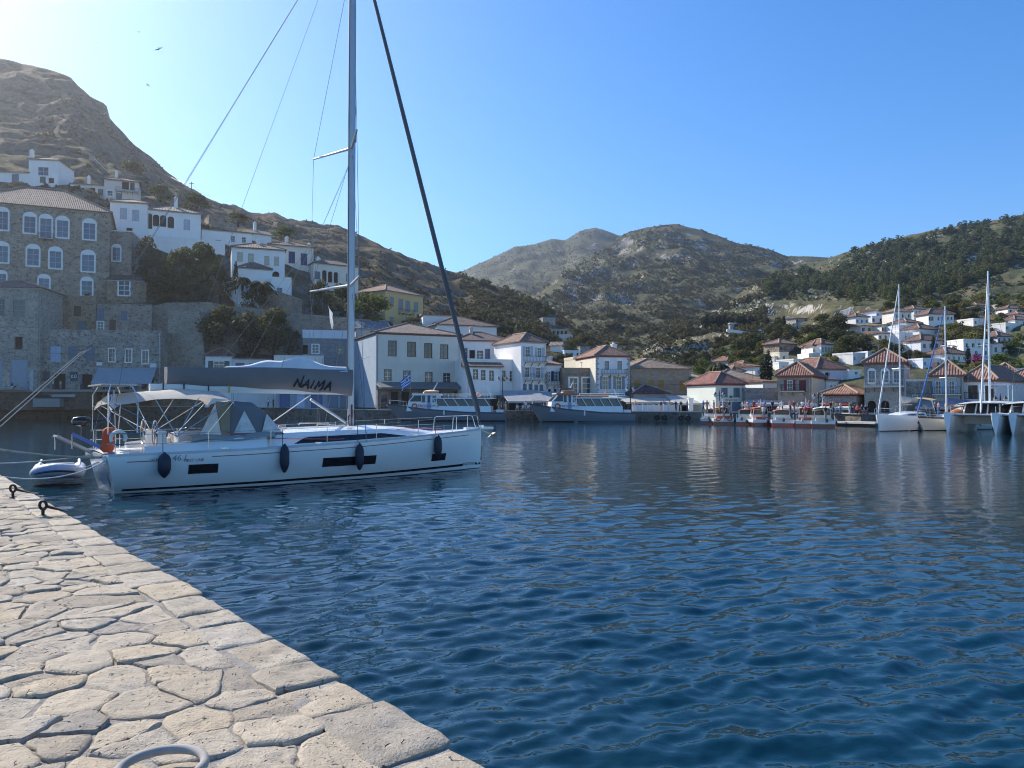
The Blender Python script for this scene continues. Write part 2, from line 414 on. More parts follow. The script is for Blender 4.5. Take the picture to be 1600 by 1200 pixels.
# kerb course along the edge
s = S0
while s < S1:
    L = sr.uniform(.38,.72) if s < 16 else 1.2
    tw = .36+sr.uniform(-.04,.05); j = sr.uniform(-.012,.014)
    stones.append(([(s+.012,j-.01),(s+L-.012,j+sr.uniform(-.02,.02)),(s+L-.012,tw),(s+.012,tw+sr.uniform(-.03,.03))], 'kerb_stone', sr.uniform(-.012,.012), .016))
    s += L
# crazy paving: cells of a jittered lattice clipped by half planes
pts = []
row = 0; t = .52
while t < 7.5:
    s = S0 + (.24 if row % 2 else 0)
    while s < 34:
        q_ = sr.random()
        if q_ > .13: pts.append((s+sr.uniform(-.15,.15), t+sr.uniform(-.11,.11)))
        if q_ > .88: pts.append((s+sr.uniform(.08,.2), t+sr.uniform(.06,.14)))
        s += sr.choice((.27,.34,.44))
    t += .275; row += 1
P2 = np.array(pts)
for i, (ps, pt_) in enumerate(pts):
    if pt_ > 5 and ps > 22: continue
    d = ((P2[:,0]-ps)*.85)**2+((P2[:,1]-pt_)*1.1)**2; near = np.argsort(d)[1:15]
    poly = [(ps-.9,pt_-.9),(ps+.9,pt_-.9),(ps+.9,pt_+.9),(ps-.9,pt_+.9)]
    def clip(poly, mx, my, nx, ny):
        out = []
        for k in range(len(poly)):
            a = poly[k]; b = poly[(k+1) % len(poly)]; da = (a[0]-mx)*nx+(a[1]-my)*ny; db = (b[0]-mx)*nx+(b[1]-my)*ny
            if da <= 0: out.append(a)
            if da*db < 0:
                u = da/(da-db); out.append((a[0]+(b[0]-a[0])*u, a[1]+(b[1]-a[1])*u))
        return out
    joint = .002 + .007*sr.random()**2
    for k in near:
        nx, ny = P2[k,0]-ps, P2[k,1]-pt_; L = math.hypot(nx, ny); mx, my = (P2[k,0]+ps)/2, (P2[k,1]+pt_)/2
        poly = clip(poly, mx-nx/L*joint, my-ny/L*joint, nx, ny)
        if len(poly) < 3: break
    poly = clip(poly, 0, .375+.02*sr.random(), 0, -1)
    # drop nearly coincident corners
    q2 = [p for k, p in enumerate(poly) if math.hypot(p[0]-poly[k-1][0], p[1]-poly[k-1][1]) > .035]
    if len(q2) >= 3: stones.append((q2, 'paving_stone', sr.uniform(-.008,.009), .030))
vis = []
for st in stones:
    c = (sum(p[0] for p in st[0])/len(st[0]), sum(p[1] for p in st[0])/len(st[0])); vis.append(in_view(c))
order = sorted(range(len(stones)), key=lambda i: -vis[i]); single = set(order[:300])
rest = MB()
for i, st in enumerate(stones):
    near = vis[i] > 1/9
    m = stone(st[0], st[2], (sr.uniform(-.035,.035), sr.uniform(-.035,.035)) if st[1] == 'paving_stone' else (0,sr.uniform(-.03,.03)), st[3], i, .055 if near else .12)
    mt = KERB if st[1] == 'kerb_stone' else STONE
    if i in single and vis[i] > 0:
        m.build(st[1], mt, quayo, smooth=35)
    else: rest.add(m.v, m.f)
ro = rest.build('paving_stones', STONE, quayo, smooth=35); ro['kind'] = 'stuff'

# ------------------------------------------------------------------ the quay round the harbour
GROUND = NT('ground_dust'); GROUND.col(GROUND.ramp(GROUND.noise(GROUND.world(), .2, 6, .7), [(.3,(.17,.14,.11)),(.7,(.33,.28,.22))])); GROUND.set(Roughness=.95); GROUND = GROUND.m
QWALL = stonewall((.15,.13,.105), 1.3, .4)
edge = [(-900,120,2.2),(-300,135,2.2),(0,148,2.2),(300,149,2.1),(430,148,1.9),(480,140,1.8),(590,131,1.6),(800,127,1.5),(1080,119,1.4),(1300,108,1.4),(1345,103,1.3),(1600,92,1.3),(2100,78,1.3)]
EP = [Vector(((px-800)/F*D, D, z)) for px, D, z in edge]
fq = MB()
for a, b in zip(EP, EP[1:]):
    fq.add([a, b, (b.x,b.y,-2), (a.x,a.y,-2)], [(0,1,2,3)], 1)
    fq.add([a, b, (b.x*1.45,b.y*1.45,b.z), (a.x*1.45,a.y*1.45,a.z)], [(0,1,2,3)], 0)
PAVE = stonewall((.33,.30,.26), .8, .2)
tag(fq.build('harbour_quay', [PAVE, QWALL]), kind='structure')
# pale coping stones along its edge
cp = MB()
for a, b in zip(EP[1:-1], EP[2:]):
    cp.bar(a+Vector((0,.25,.06)), b+Vector((0,.25,.06)), .6, .14)
tag(cp.build('quay_kerb', plaster((.5,.47,.42))), kind='structure')

# ------------------------------------------------------------------ hills
def hill_mat(name, rock, grass, scrub, gb, sc=1.0, rockiness=.5, terr=0.0):
    n = NT(name); v = n.world()
    big = n.noise(v, .012*sc, 6, .6); mid = n.noise(v, .06*sc, 6, .65); fine = n.noise(v, .35*sc, 5, .7)
    vg = n.world((1,1,.35)); crag = n.noise(vg, .09*sc, 7, .72)
    g1 = n.ramp(mid, [(.3,mul(grass,.7)),(.55,grass),(.75,mul(grass,1.3))])
    gr = n.mix(n.ramp(fine,[(.42,0.0),(.62,1.0)]), g1, scrub)
    gr = n.mix(n.ramp(big,[(gb-.12,.85),(gb+.12,0.0)]), gr, mul(scrub,1.1))
    rk = n.ramp(fine,[(.25,mul(rock,.5)),(.5,rock),(.7,mul(rock,1.35))])
    geo = n.n('ShaderNodeNewGeometry'); sp = n.n('ShaderNodeSeparateXYZ'); n.l(geo.outputs['True Normal'], sp.inputs[0])
    steep = n.ramp(sp.outputs[2], [(.45,1.0),(.85,0.0)])
    msk = n.n('ShaderNodeMath', operation='MULTIPLY_ADD'); n.l(steep, msk.inputs[0]); msk.inputs[1].default_value = .45; n.l(crag, msk.inputs[2])
    n.col(n.mix(n.ramp(msk.outputs[0],[(.80-.3*rockiness,0.0),(.90-.3*rockiness,1.0)]), gr, rk))
    n.set(Roughness=.95); n.b.inputs['Specular IOR Level'].default_value = .1
    n.bump(n.mix(.5, n.mix(.5, mid, fine), crag), 3.2/sc, .9); return n.m
TERR = []
def terrain(name, cols, mat, nu, nv, amp, seed, fs=.02, back=(40,.35), ridgeamp=.5):
    """cols: (px, [(py, D) from the foot to the skyline]) - a hillside lofted between its profiles"""
    ks = [c[0] for c in cols]; prof = []
    for px, L in cols:
        P = [pt(px, py, D) for py, D in L]; d = [0]
        for a, b in zip(P, P[1:]): d.append(d[-1]+(b-a).length)
        tt = np.array(d)/d[-1]; u = np.linspace(0,1,nv)
        prof.append(np.stack([np.interp(u, tt, [p[k] for p in P]) for k in range(3)], -1))
    prof = np.array(prof); us = np.linspace(ks[0], ks[-1], nu); G = np.zeros((nu, nv+6, 3))
    for j in range(nv):
        for k in range(3): G[:,j,k] = np.interp(us, ks, prof[:,j,k])
    for e in range(6):                     # the far side, falling away
        G[:,nv+e,:] = G[:,nv-1,:]; out = G[:,nv-1,:2]/np.linalg.norm(G[:,nv-1,:2],axis=1,keepdims=True)
        G[:,nv+e,:2] += out*back[0]*(e+1); G[:,nv+e,2] = np.maximum(G[:,nv-1,2]-back[0]*back[1]*(e+1)**1.4, -3)
    for i in range(nu):
        for j in range(nv+6):
            v = j/(nv-1); w = min(1, v*5)*(1 if v < .93 else max(ridgeamp, 1-(v-.93)/.07*(1-ridgeamp)) if v < 1 else ridgeamp)
            p = Vector(G[i,j]); q = p*fs + Vector((seed*7.1, seed*3.3, 0))
            h = noise.fractal(q, .9, 2.1, 5) + .7*(.5-abs(noise.noise(q*2.3)))*2 + .35*(.5-abs(noise.noise(q*6.1)))
            out = Vector((p.x, p.y, 0)).normalized()
            G[i,j,2] += amp*w*h*.55*(1-.5*(v>=.93)); G[i,j,0] -= out.x*amp*w*h*.7; G[i,j,1] -= out.y*amp*w*h*.7
    co = G.reshape(-1,3); I = np.arange(nu*(nv+6)).reshape(nu, nv+6)
    qd = np.stack([I[:-1,:-1], I[1:,:-1], I[1:,1:], I[:-1,1:]], -1).reshape(-1,4)
    o = tag(link(name, np_mesh(name, co, qd, mat)), kind='structure')
    TERR.append(BVHTree.FromPolygons([tuple(c) for c in co], [tuple(x) for x in qd])); return o
M_left = hill_mat('dry_rocky_hill', (.165,.13,.10), (.14,.10,.055), (.07,.068,.036), .48, 1.3, .62)
M_mid = hill_mat('scrub_mountain', (.32,.29,.26), (.150,.130,.072), (.065,.075,.042), .50, .8, .45)
M_far = hill_mat('far_mountain', (.24,.23,.21), (.13,.12,.07), (.07,.08,.05), .54, .6, .45)
M_right = hill_mat('wooded_hill', (.44,.40,.35), (.175,.135,.075), (.068,.08,.038), .52, 1.1, .48)
terrain('left_hill', [
 (-500,[(612,112),(400,140),(250,175),(40,270)]),
 (-150,[(618,143),(480,155),(330,185),(250,215),(160,290),(70,330)]),
 (0,[(618,150),(500,156),(400,168),(300,195),(250,218),(175,300),(92,340)]),
 (50,[(618,150),(500,156),(400,168),(300,195),(250,220),(190,300),(101,340)]),
 (110,[(618,150),(500,156),(400,168),(300,196),(240,240),(180,310),(122,345)]),
 (140,[(618,150),(500,156),(400,168),(300,198),(240,255),(200,320),(152,345)]),
 (166,[(618,150),(500,157),(400,170),(310,200),(250,270),(210,325),(168,345)]),
 (172,[(618,150),(500,157),(400,170),(310,200),(250,270),(215,325),(190,345)]),
 (203,[(618,150),(500,157),(400,172),(320,200),(265,290),(222,345)]),
 (245,[(618,151),(500,158),(410,172),(330,205),(285,300),(257,345)]),
 (285,[(618,151),(505,159),(415,174),(350,205),(310,290),(292,350)]),
 (325,[(620,151),(510,160),(420,175),(365,205),(335,290),(313,370)]),
 (370,[(620,151),(510,161),(430,175),(385,205),(350,300),(327,400)]),
 (392,[(620,151),(512,161),(432,176),(390,208),(360,300),(338,410)]),
 (430,[(620,152),(515,163),(440,180),(400,215),(365,310),(332,430)]),
 (448,[(622,152),(518,164),(445,181),(405,217),(370,310),(343,430)]),
 (490,[(625,153),(525,166),(455,185),(415,222),(385,310),(350,435)]),
 (540,[(630,153),(540,168),(470,190),(430,232),(395,320),(358,435)]),
 (600,[(630,153),(550,168),(490,200),(440,250),(410,330),(386,430)]),
 (660,[(630,153),(560,168),(505,210),(465,260),(435,340),(411,425)]),
 (720,[(630,150),(570,168),(530,205),(490,270),(460,340),(431,415)]),
 (800,[(630,145),(580,168),(550,208),(510,280),(480,340),(456,395)]),
 (860,[(632,145),(590,172),(560,212),(525,280),(505,330),(490,375)]),
 (910,[(632,145),(600,176),(570,222),(545,280),(530,320),(519,355)]),
 (957,[(632,145),(605,178),(580,225),(565,270),(558,300),(552,335)]),
 (1010,[(634,145),(615,178),(602,225),(596,260),(592,290),(588,320)])], M_left, 300, 150, 4.2, 1, .03)
terrain('far_mountain', [
 (560,[(600,500),(520,800),(470,1300),(440,1500)]),(690,[(600,500),(500,900),(440,1400),(432,1500)]),(725,[(600,500),(500,900),(440,1400),(424,1500)]),
 (760,[(600,500),(500,900),(430,1400),(409,1500)]),(805,[(600,500),(480,900),(415,1400),(388,1500)]),(835,[(600,500),(480,900),(415,1400),(384,1500)]),
 (862,[(600,500),(480,900),(410,1400),(375,1500)]),(882,[(600,500),(480,900),(410,1400),(377,1500)]),(905,[(600,500),(480,900),(400,1400),(364,1500)]),
 (930,[(600,500),(480,900),(400,1400),(357,1500)]),(948,[(600,500),(480,900),(400,1400),(363,1500)]),(975,[(600,500),(480,900),(400,1400),(372,1500)]),
 (1060,[(600,500),(480,900),(420,1400),(390,1500)])], M_far, 140, 60, 16, 2, .006, (120,.4))
terrain('central_mountain', [
 (640,[(612,300),(580,340),(540,400),(500,470)]),(725,[(612,300),(570,360),(520,450),(480,560)]),
 (800,[(612,300),(560,380),(510,500),(473,640)]),(835,[(612,300),(560,380),(505,520),(466,680)]),(870,[(612,290),(560,380),(490,560),(441,740)]),
 (905,[(612,280),(560,370),(490,560),(450,680),(413,820)]),(950,[(612,275),(560,360),(490,560),(430,760),(383,900)]),
 (985,[(612,270),(560,355),(490,560),(430,760),(361,960)]),(1010,[(612,270),(560,350),(490,560),(420,780),(354,980)]),(1055,[(612,270),(560,350),(490,560),(420,780),(353,980)]),
 (1100,[(612,270),(560,350),(500,540),(430,760),(365,960)]),(1150,[(612,270),(560,350),(500,540),(430,760),(381,940)]),
 (1205,[(612,270),(560,350),(500,540),(440,740),(391,920)]),(1230,[(612,270),(560,350),(500,540),(440,740),(400,910)]),
 (1300,[(612,270),(560,350),(500,540),(440,740),(402,900)]),(1420,[(612,270),(560,350),(500,540),(450,740),(420,880)])], M_mid, 260, 150, 11, 3, .009, (60,.35))
terrain('right_hill', [
 (930,[(634,152),(612,190),(602,230),(598,250)]),
 (975,[(634,146),(612,175),(595,215),(578,290)]),
 (1005,[(634,142),(610,165),(585,210),(560,300)]),
 (1050,[(634,137),(610,155),(580,200),(550,280),(520,370)]),
 (1100,[(636,132),(608,152),(575,200),(530,310),(495,430)]),
 (1128,[(636,130),(605,150),(568,203),(515,340),(482,460)]),
 (1150,[(636,128),(602,150),(562,205),(505,370),(463,490)]),
 (1200,[(636,124),(600,148),(560,195),(515,290),(465,430),(432,550)]),
 (1238,[(638,121),(600,145),(560,187),(510,300),(460,450),(417,590)]),
 (1262,[(638,119),(598,145),(556,185),(510,290),(460,430),(420,590)]),
 (1300,[(638,117),(594,143),(550,182),(510,262),(462,420),(403,620)]),
 (1350,[(640,113),(592,141),(545,186),(500,268),(455,420),(386,630)]),
 (1400,[(640,110),(590,139),(540,190),(485,290),(445,430),(374,630)]),
 (1450,[(641,107),(590,138),(535,193),(480,300),(440,430),(363,620)]),
 (1500,[(642,104),(590,137),(530,196),(475,310),(430,430),(353,610)]),
 (1560,[(644,101),(590,134),(530,192),(470,310),(425,420),(344,600)]),
 (1600,[(645,99),(590,132),(530,187),(465,312),(420,420),(336,592)]),
 (2000,[(655,86),(590,120),(500,190),(420,320),(270,540)])], M_right, 300, 150, 5.0, 4, .022)
def hit(px, py, dmin=0):
    d = ray(px, py).normalized(); best = None
    for b in TERR:
        h = b.ray_cast(CAM, d)
        if h[0] is not None and (best is None or (h[0]-CAM).length < (best-CAM).length): best = h[0]
    return best
def drop(x, y):
    z = None
    for b in TERR:
        h = b.ray_cast(Vector((x, y, 900)), Vector((0,0,-1)))
        if h[0] is not None and (z is None or h[0].z > z): z = h[0].z
    return 1.5 if z is None else z
# ================================================================== buildings
hrnd = random.Random(99)
DARK = glass((.012,.013,.015), .12)
class Fr:
    """a building's own frame: origin, x along its front, y into its depth"""
    def __init__(s, A, B):
        s.A = A; d = (B-A); s.w = d.length; s.yaw = math.atan2(d.y, d.x); s.ex = d.normalized(); s.ey = Vector((-s.ex.y, s.ex.x))
    def plane(s, px, py, face, depth):
        d = ray(px, py); dd = Vector((d.x, d.y)); o = Vector((0,0))
        if face == 'F': P, t, nn = s.A, s.ex, s.ey
        elif face == 'L': P, t, nn = s.A, s.ey, s.ex
        else: P, t, nn = s.A+s.ex*s.w, s.ey, s.ex
        k = (P-o).dot(nn)/dd.dot(nn); q = dd*k
        return (q-P).dot(t), H+d.z*k
def cells(w, z0, z1, holes):
    xs = sorted({0, w, *[h[0] for h in holes], *[h[1] for h in holes]}); zs = sorted({z0, z1, *[h[2] for h in holes], *[h[3] for h in holes]})
    out = []
    for a, b in zip(xs, xs[1:]):
        for c, d in zip(zs, zs[1:]):
            mx, mz = (a+b)/2, (c+d)/2
            if not any(h[0] < mx < h[1] and h[2] < mz < h[3] for h in holes): out.append((a,b,c,d))
    return out
def arch_pts(u0, u1, zb, zs, n=9):
    r = (u1-u0)/2; c = (u0+u1)/2
    return [(u1,zb),(u1,zs)]+[(c+r*math.cos(math.pi*i/n), zs+r*.8*math.sin(math.pi*i/n)) for i in range(1,n)]+[(u0,zs),(u0,zb)]
WCOL = {'white':WHITE,'grey':(.30,.32,.34),'blue':(.06,.12,.26),'navy':(.02,.05,.16),'brown':(.14,.085,.05),'ochre':(.50,.26,.05),'cream':(.62,.56,.42),'red':(.20,.035,.035),'slate':(.16,.21,.26),'pale':(.50,.55,.62),'green':(.10,.16,.13),'door':(.27,.32,.38),'sky':(.42,.52,.66),'sand':(.45,.38,.27)}
def window(par, face, fr, depth, u, zt, w, h, style):
    """style: shape letter + colour; W surround+panes, P plain frame+panes, A arched white surround, S closed shutters, O open shutters, D door, K dark opening, T arched dark opening, G garage glazing"""
    kind, colr = style[0], WCOL.get(style[1:], WHITE)
    u0, u1, z0, z1 = u-w/2, u+w/2, zt-h, zt
    def X(a, y, z):
        if face == 'F': return (a, y, z)
        if face == 'L': return (y, a, z)
        return (fr.w-y, a, z)
    def bx(m, a0, a1, y0, y1, c0, c1):
        p, q = X(a0,y0,c0), X(a1,y1,c1)
        m.box(min(p[0],q[0]),min(p[1],q[1]),min(p[2],q[2]),max(p[0],q[0]),max(p[1],q[1]),max(p[2],q[2]))
    fw = min(.13, w*.12); fm = MB()
    if kind in 'WA':
        s = min(.30, w*.2)
        if kind == 'W':
            bx(fm,u0-s,u0,-.04,.06,z0-s,z1+s); bx(fm,u1,u1+s,-.04,.06,z0-s,z1+s); bx(fm,u0,u1,-.04,.06,z1,z1+s); bx(fm,u0,u1,-.08,.06,z0-s,z0)
        else:
            bx(fm,u0-s,u0,-.05,.06,z0-s,z1); bx(fm,u1,u1+s,-.05,.06,z0-s,z1); bx(fm,u0,u1,-.09,.06,z0-s,z0)
            P = [X(a,-.05,z) for a, z in arch_pts(u0-s,u1+s,z1,z1+.01)]
            q0 = X(0,0,0); q1 = X(0,.11,0); fm.prism(P, Vector(q1)-Vector(q0))
        f = fm.build('window', plaster(WHITE,.25), par)
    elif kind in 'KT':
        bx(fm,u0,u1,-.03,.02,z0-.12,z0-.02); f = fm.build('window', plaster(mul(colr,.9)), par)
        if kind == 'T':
            ar = MB(); c = (u0+u1)/2; r = (u1-u0)/2; n = 7
            for sg in (-1,1):
                P = [X(c+sg*r,0.005,z1),]+[X(c+sg*r*math.cos(math.pi/2*i/n),.005,z1-r+r*math.sin(math.pi/2*i/n)) for i in range(n+1)]
                ar.prism(P, Vector(X(0,.15,0))-Vector(X(0,0,0)))
            ar.build('arch', par.get('_w') and bpy.data.materials[par['_w']] or plaster(WHITE), f)
    else:
        bx(fm,u0,u0+fw,.04,.14,z0,z1); bx(fm,u1-fw,u1,.04,.14,z0,z1); bx(fm,u0+fw,u1-fw,.04,.14,z1-fw,z1); bx(fm,u0-.06,u1+.06,-.08,.14,z0-.08,z0)
        f = fm.build('door' if kind == 'D' else 'window', plain(mul(colr,.75) if kind in 'SD' else colr if kind in 'PG' else WHITE, .6), par)
    if kind in 'WAPOG':
        g = MB(); bx(g,u0,u1,.15,.17,z0,z1); g.build('pane', glass(hrnd.choice(((.03,.045,.06),(.02,.022,.025),(.06,.075,.09),(.11,.105,.095))) if kind != 'A' else hrnd.choice(((.10,.13,.17),(.07,.09,.12),(.14,.16,.19))), .1), f)
        m = MB(); t = max(.05, w*.05); bx(m,u-t/2,u+t/2,.10,.145,z0,z1)
        nb = 3 if h > w*1.3 else 2
        for i in range(1, nb): zz = lerp(z0,z1,i/nb); bx(m,u0,u1,.105,.145,zz-t/2,zz+t/2)
        m.build('glazing_bar', plain(WHITE if kind in 'WPO' else colr if kind == 'G' else (.34,.38,.42), .5), f)
    if kind == 'S':
        for a, b in ((u0+fw,u-.015),(u+.015,u1-fw)):
            m = MB(); bx(m,a,b,.05,.10,z0,z1-fw); m.build('shutter', shutter_mat(colr), f)
    if kind == 'O':
        for a, b in ((u0-w*.48,u0-.02),(u1+.02,u1+w*.48)):
            m = MB(); bx(m,a,b,-.09,-.03,z0,z1); m.build('shutter', shutter_mat(colr), f)
    if kind == 'D':
        m = MB(); bx(m,u0+fw,u1-fw,.09,.13,z0,z1-fw)
        m.build('door_leaf', plain(colr,.55), f)
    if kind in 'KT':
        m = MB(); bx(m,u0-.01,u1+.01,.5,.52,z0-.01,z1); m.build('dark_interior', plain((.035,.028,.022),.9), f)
    return f
def balcony(par, u0, u1, z, d=1.0, rail=.95, slab=plaster((.55,.53,.5)), railc=(.03,.03,.035)):
    b = MB(); b.box(u0,-d,z-.14,u1,-.002,z); o = b.build('balcony', slab, par)
    r = MB()
    for a, c in (((u0+.04,-d+.04),(u1-.04,-d+.04)),((u0+.04,-d+.04),(u0+.04,-.05)),((u1-.04,-d+.04),(u1-.04,-.05))):
        for zz in (z+.08, z+rail): r.bar((*a,zz),(*c,zz),.05)
        L = math.hypot(c[0]-a[0],c[1]-a[1]); k = max(2,int(L/.28))
        for i in range(k+1): t = i/k; r.bar((lerp(a[0],c[0],t),lerp(a[1],c[1],t),z),(lerp(a[0],c[0],t),lerp(a[1],c[1],t),z+rail),.03)
    r.build('railing', plain(railc,.5), o)
    k = max(2, int((u1-u0)/1.2))
    for i in range(k+1): br = MB(); uu = lerp(u0+.1,u1-.1,i/k); br.bar((uu,-.02,z-.7),(uu,-d*.8,z-.15),.09); br.build('bracket', plain((.12,.09,.07),.7), o)
    return o
def roof(par, w, d, z, kind, rh, mat, ov=.4, cap=None):
    m = MB(); uv = []; x0,x1,y0,y1 = -ov, w+ov, -ov, d+ov; W_, D_ = x1-x0, y1-y0
    def face(P):
        n = len(m.v); m.v.extend(P); m.f.append(list(range(n,n+len(P)))); m.m.append(0)
        a, b = Vector(P[0]), Vector(P[1]); e = (b-a).normalized(); nn = e.cross(Vector(P[-1])-a).normalized(); f = nn.cross(e)
        for p in P: q = Vector(p)-a; uv.append((q.dot(e)+a.x*.3, q.dot(f)))
    caps = []
    if kind == 'hip':
        if W_ >= D_: r0, r1 = (x0+D_/2,(y0+y1)/2,z+rh), (x1-D_/2,(y0+y1)/2,z+rh)
        else: r0, r1 = ((x0+x1)/2,y0+W_/2,z+rh), ((x0+x1)/2,y1-W_/2,z+rh)
        A,B,C,Dd = (x0,y0,z),(x1,y0,z),(x1,y1,z),(x0,y1,z)
        if W_ >= D_: face([A,B,r1,r0]); face([B,C,r1]); face([C,Dd,r0,r1]); face([Dd,A,r0]); caps = [(A,r0),(B,r1),(C,r1),(Dd,r0),(r0,r1)]
        else: face([A,B,r0]); face([B,C,r1,r0]); face([C,Dd,r1]); face([Dd,A,r0,r1]); caps = [(A,r0),(B,r0),(C,r1),(Dd,r1),(r0,r1)]
    elif kind == 'gable':
        r0, r1 = (x0,(y0+y1)/2,z+rh), (x1,(y0+y1)/2,z+rh); A,B,C,Dd = (x0,y0,z),(x1,y0,z),(x1,y1,z),(x0,y1,z)
        face([A,B,r1,r0]); face([C,Dd,r0,r1]); face([Dd,A,r0]); face([B,C,r1]); caps = [(r0,r1)]
    elif kind == 'shed':
        A,B,C,Dd = (x0,y0,z),(x1,y0,z),(x1,y1,z+rh),(x0,y1,z+rh); face([A,B,C,Dd]); face([B,(x1,y1,z),C]); face([(x0,y1,z),A,Dd]); caps = []
    th = .16; n = len(m.v)
    P = [(x0,y0,z-th),(x1,y0,z-th),(x1,y1,z-th),(x0,y1,z-th)]; T = [(x0,y0,z),(x1,y0,z),(x1,y1,z),(x0,y1,z)]
    face([P[3],P[2],P[1],P[0]])
    for i in range(4): face([P[i],P[(i+1)%4],T[(i+1)%4],T[i]])
    m.uv = uv; o = m.build('roof', mat, par)
    if caps:
        c = MB()
        for a, b in caps: c.tube([Vector(a)+Vector((0,0,.05)), Vector(b)+Vector((0,0,.06))], .14, 6)
        c.build('ridge_tile', plaster(cap or (.36,.25,.18)), o)  # mortared ridge tiles, coloured paler for the light that hips catch
    return o
def house(name, label, x0, D0, x1, D1, ytop, zb, depth, wall, rf=('flat',), wins=(), chim=(), balc=(), side=None, group=None, cat='house', cornice=True):
    P0 = pt(x0, ytop, D0); ze = P0.z; A = Vector((P0.x, P0.y)); Bp = pt(x1, ytop, D1); fr = Fr(A, Vector((Bp.x, Bp.y)))
    o = thing(name, label, cat, (A.x, A.y, zb), fr.yaw, group); h = ze-zb; o['_w'] = wall.name
    holes = {'F':[], 'L':[], 'R':[]}; todo = []
    for wd in wins:
        px, py, w, hh, style = wd[:5]; face = wd[5] if len(wd) > 5 else 'F'
        u, zt = fr.plane(px, py, face, depth); ua, _ = fr.plane(px-w/2, py, face, depth); ub, _ = fr.plane(px+w/2, py, face, depth); _, zl = fr.plane(px, py+hh, face, depth)
        wu = max(.3, abs(ub-ua)); zt -= zb; zl -= zb; L = fr.w if face == 'F' else depth
        if style[0] in 'WA': s = min(.30, wu*.6*.2); wu *= .72; zl += s
        if style[0] == 'A': zt -= wu*.42+.2
        u = max(wu/2+.02, min(L-wu/2-.02, u)); zt = min(zt, h-.05); zl = max(zl, .02)
        if zt-zl < .2: continue
        holes[face].append((u-wu/2,u+wu/2,zl,zt)); todo.append((face,u,zt,wu,zt-zl,style))
    m = MB(); w, d = fr.w, depth
    def quad(face, a, b, c, e, y=0):
        X = {'F':lambda u,z,y=0:(u,y,z),'L':lambda u,z,y=0:(y,u,z),'R':lambda u,z,y=0:(w-y,u,z)}[face]
        m.add([X(a,c),X(b,c),X(b,e),X(a,e)], [(0,1,2,3)])
        return X
    for face, L in (('F',w),('L',d),('R',d)):
        for a,b,c,e in cells(L, 0, h, holes[face]): quad(face,a,b,c,e)
        for a,b,c,e in holes[face]:
            X = {'F':lambda u,y,z:(u,y,z),'L':lambda u,y,z:(y,u,z),'R':lambda u,y,z:(w-y,u,z)}[face]; r = .52
            m.add([X(a,0,c),X(b,0,c),X(b,0,e),X(a,0,e),X(a,r,c),X(b,r,c),X(b,r,e),X(a,r,e)], [(0,1,5,4),(1,2,6,5),(2,3,7,6),(3,0,4,7)])
    m.add([(0,d,0),(w,d,0),(w,d,h),(0,d,h)], [(0,1,2,3)]); m.add([(0,0,h-.01),(w,0,h-.01),(w,d,h-.01),(0,d,h-.01)], [(0,1,2,3)])
    wo = m.build('wall', wall, o, fix=False)
    if side:
        sm = MB(); sm.box(w+.003,.0,0,w+.05,d,h) if side[0] == 'R' else sm.box(-.05,0,0,-.003,d,h); sm.build('side_wall', side[1], o)
    if rf[0] == 'flat':
        p = MB(); t = .25; hh = rf[1] if len(rf) > 1 else .35
        for b in ((-.05,-.05,w+.05,t),(-.05,d-t,w+.05,d+.05),(-.05,t,t,d-t),(w-t,t,w+.05,d-t)): p.box(b[0],b[1],h,b[2],b[3],h+hh)
        p.build('parapet', rf[2] if len(rf) > 2 else wall, o)
    else:
        roof(o, w, d, h+.16, rf[0], max(rf[1], .20*min(w,d)) if group == G1 and rf[0] == 'hip' else rf[1], rooftile(rf[2]), rf[3] if len(rf) > 3 else .4)
        if cornice:
            c = MB(); c.box(-.12,-.12,h-.22,w+.12,-.004,h-.003); c.box(-.12,0,h-.22,-.004,d,h-.003); c.box(w+.004,0,h-.22,w+.12,d,h-.003); c.build('cornice', plaster(mul(rf[4],1) if len(rf) > 4 else (.5,.45,.4)), o)
    for t in todo: window(o, t[0], fr, depth, *t[1:])
    for c in chim:
        px, py, pw, ph = c[:4]; ymid = depth*(c[4] if len(c) > 4 else .4); A2 = A+fr.ey*ymid; f2 = Fr(A2, A2+fr.ex)
        u, zt = f2.plane(px, py, 'F', 1); ua, zl = f2.plane(px+pw/2, py+ph, 'F', 1); hw = max(.25, abs(ua-u)); zt -= zb; zl = min(zl-zb, h)-.3
        k = MB(); k.box(u-hw,ymid-hw,zl,u+hw,ymid+hw,zt-.15); k.box(u-hw-.08,ymid-hw-.08,zt-.15,u+hw+.08,ymid+hw+.08,zt); k.box(u-hw*.5,ymid-hw*.5,zt,u+hw*.5,ymid+hw*.5,zt+.3)
        k.build('chimney', plaster(c[5] if len(c) > 5 else WHITE), o)
    if group == G2 and h > 4:
        for u_ in ((w-.25,) if hrnd.random() < .6 else (.25, w-.25)):
            k = MB(); k.tube([(u_,-.12,h-.3),(u_,-.10,h-.6),(u_,-.10,.1)], .055, 6); k.build('drainpipe', plain(hrnd.choice(((.5,.48,.45),(.22,.2,.18),(.6,.6,.58))),.6), o)
        if hrnd.random() < .7:
            ax, ay, az = w*hrnd.uniform(.2,.8), d*.5, h+hrnd.uniform(2.2,3.4); k = MB(); k.tube([(ax,ay,h),(ax,ay,az)], .03, 5)
            for q_ in range(4): k.bar((ax-.45+.06*q_,ay+.2*q_-.3,az-.1),(ax+.45-.06*q_,ay+.2*q_-.3,az-.1),.025)
            k.bar((ax,ay-.35,az-.1),(ax,ay+.35,az-.1),.03); k.build('antenna', plain((.25,.25,.26),.5), o)
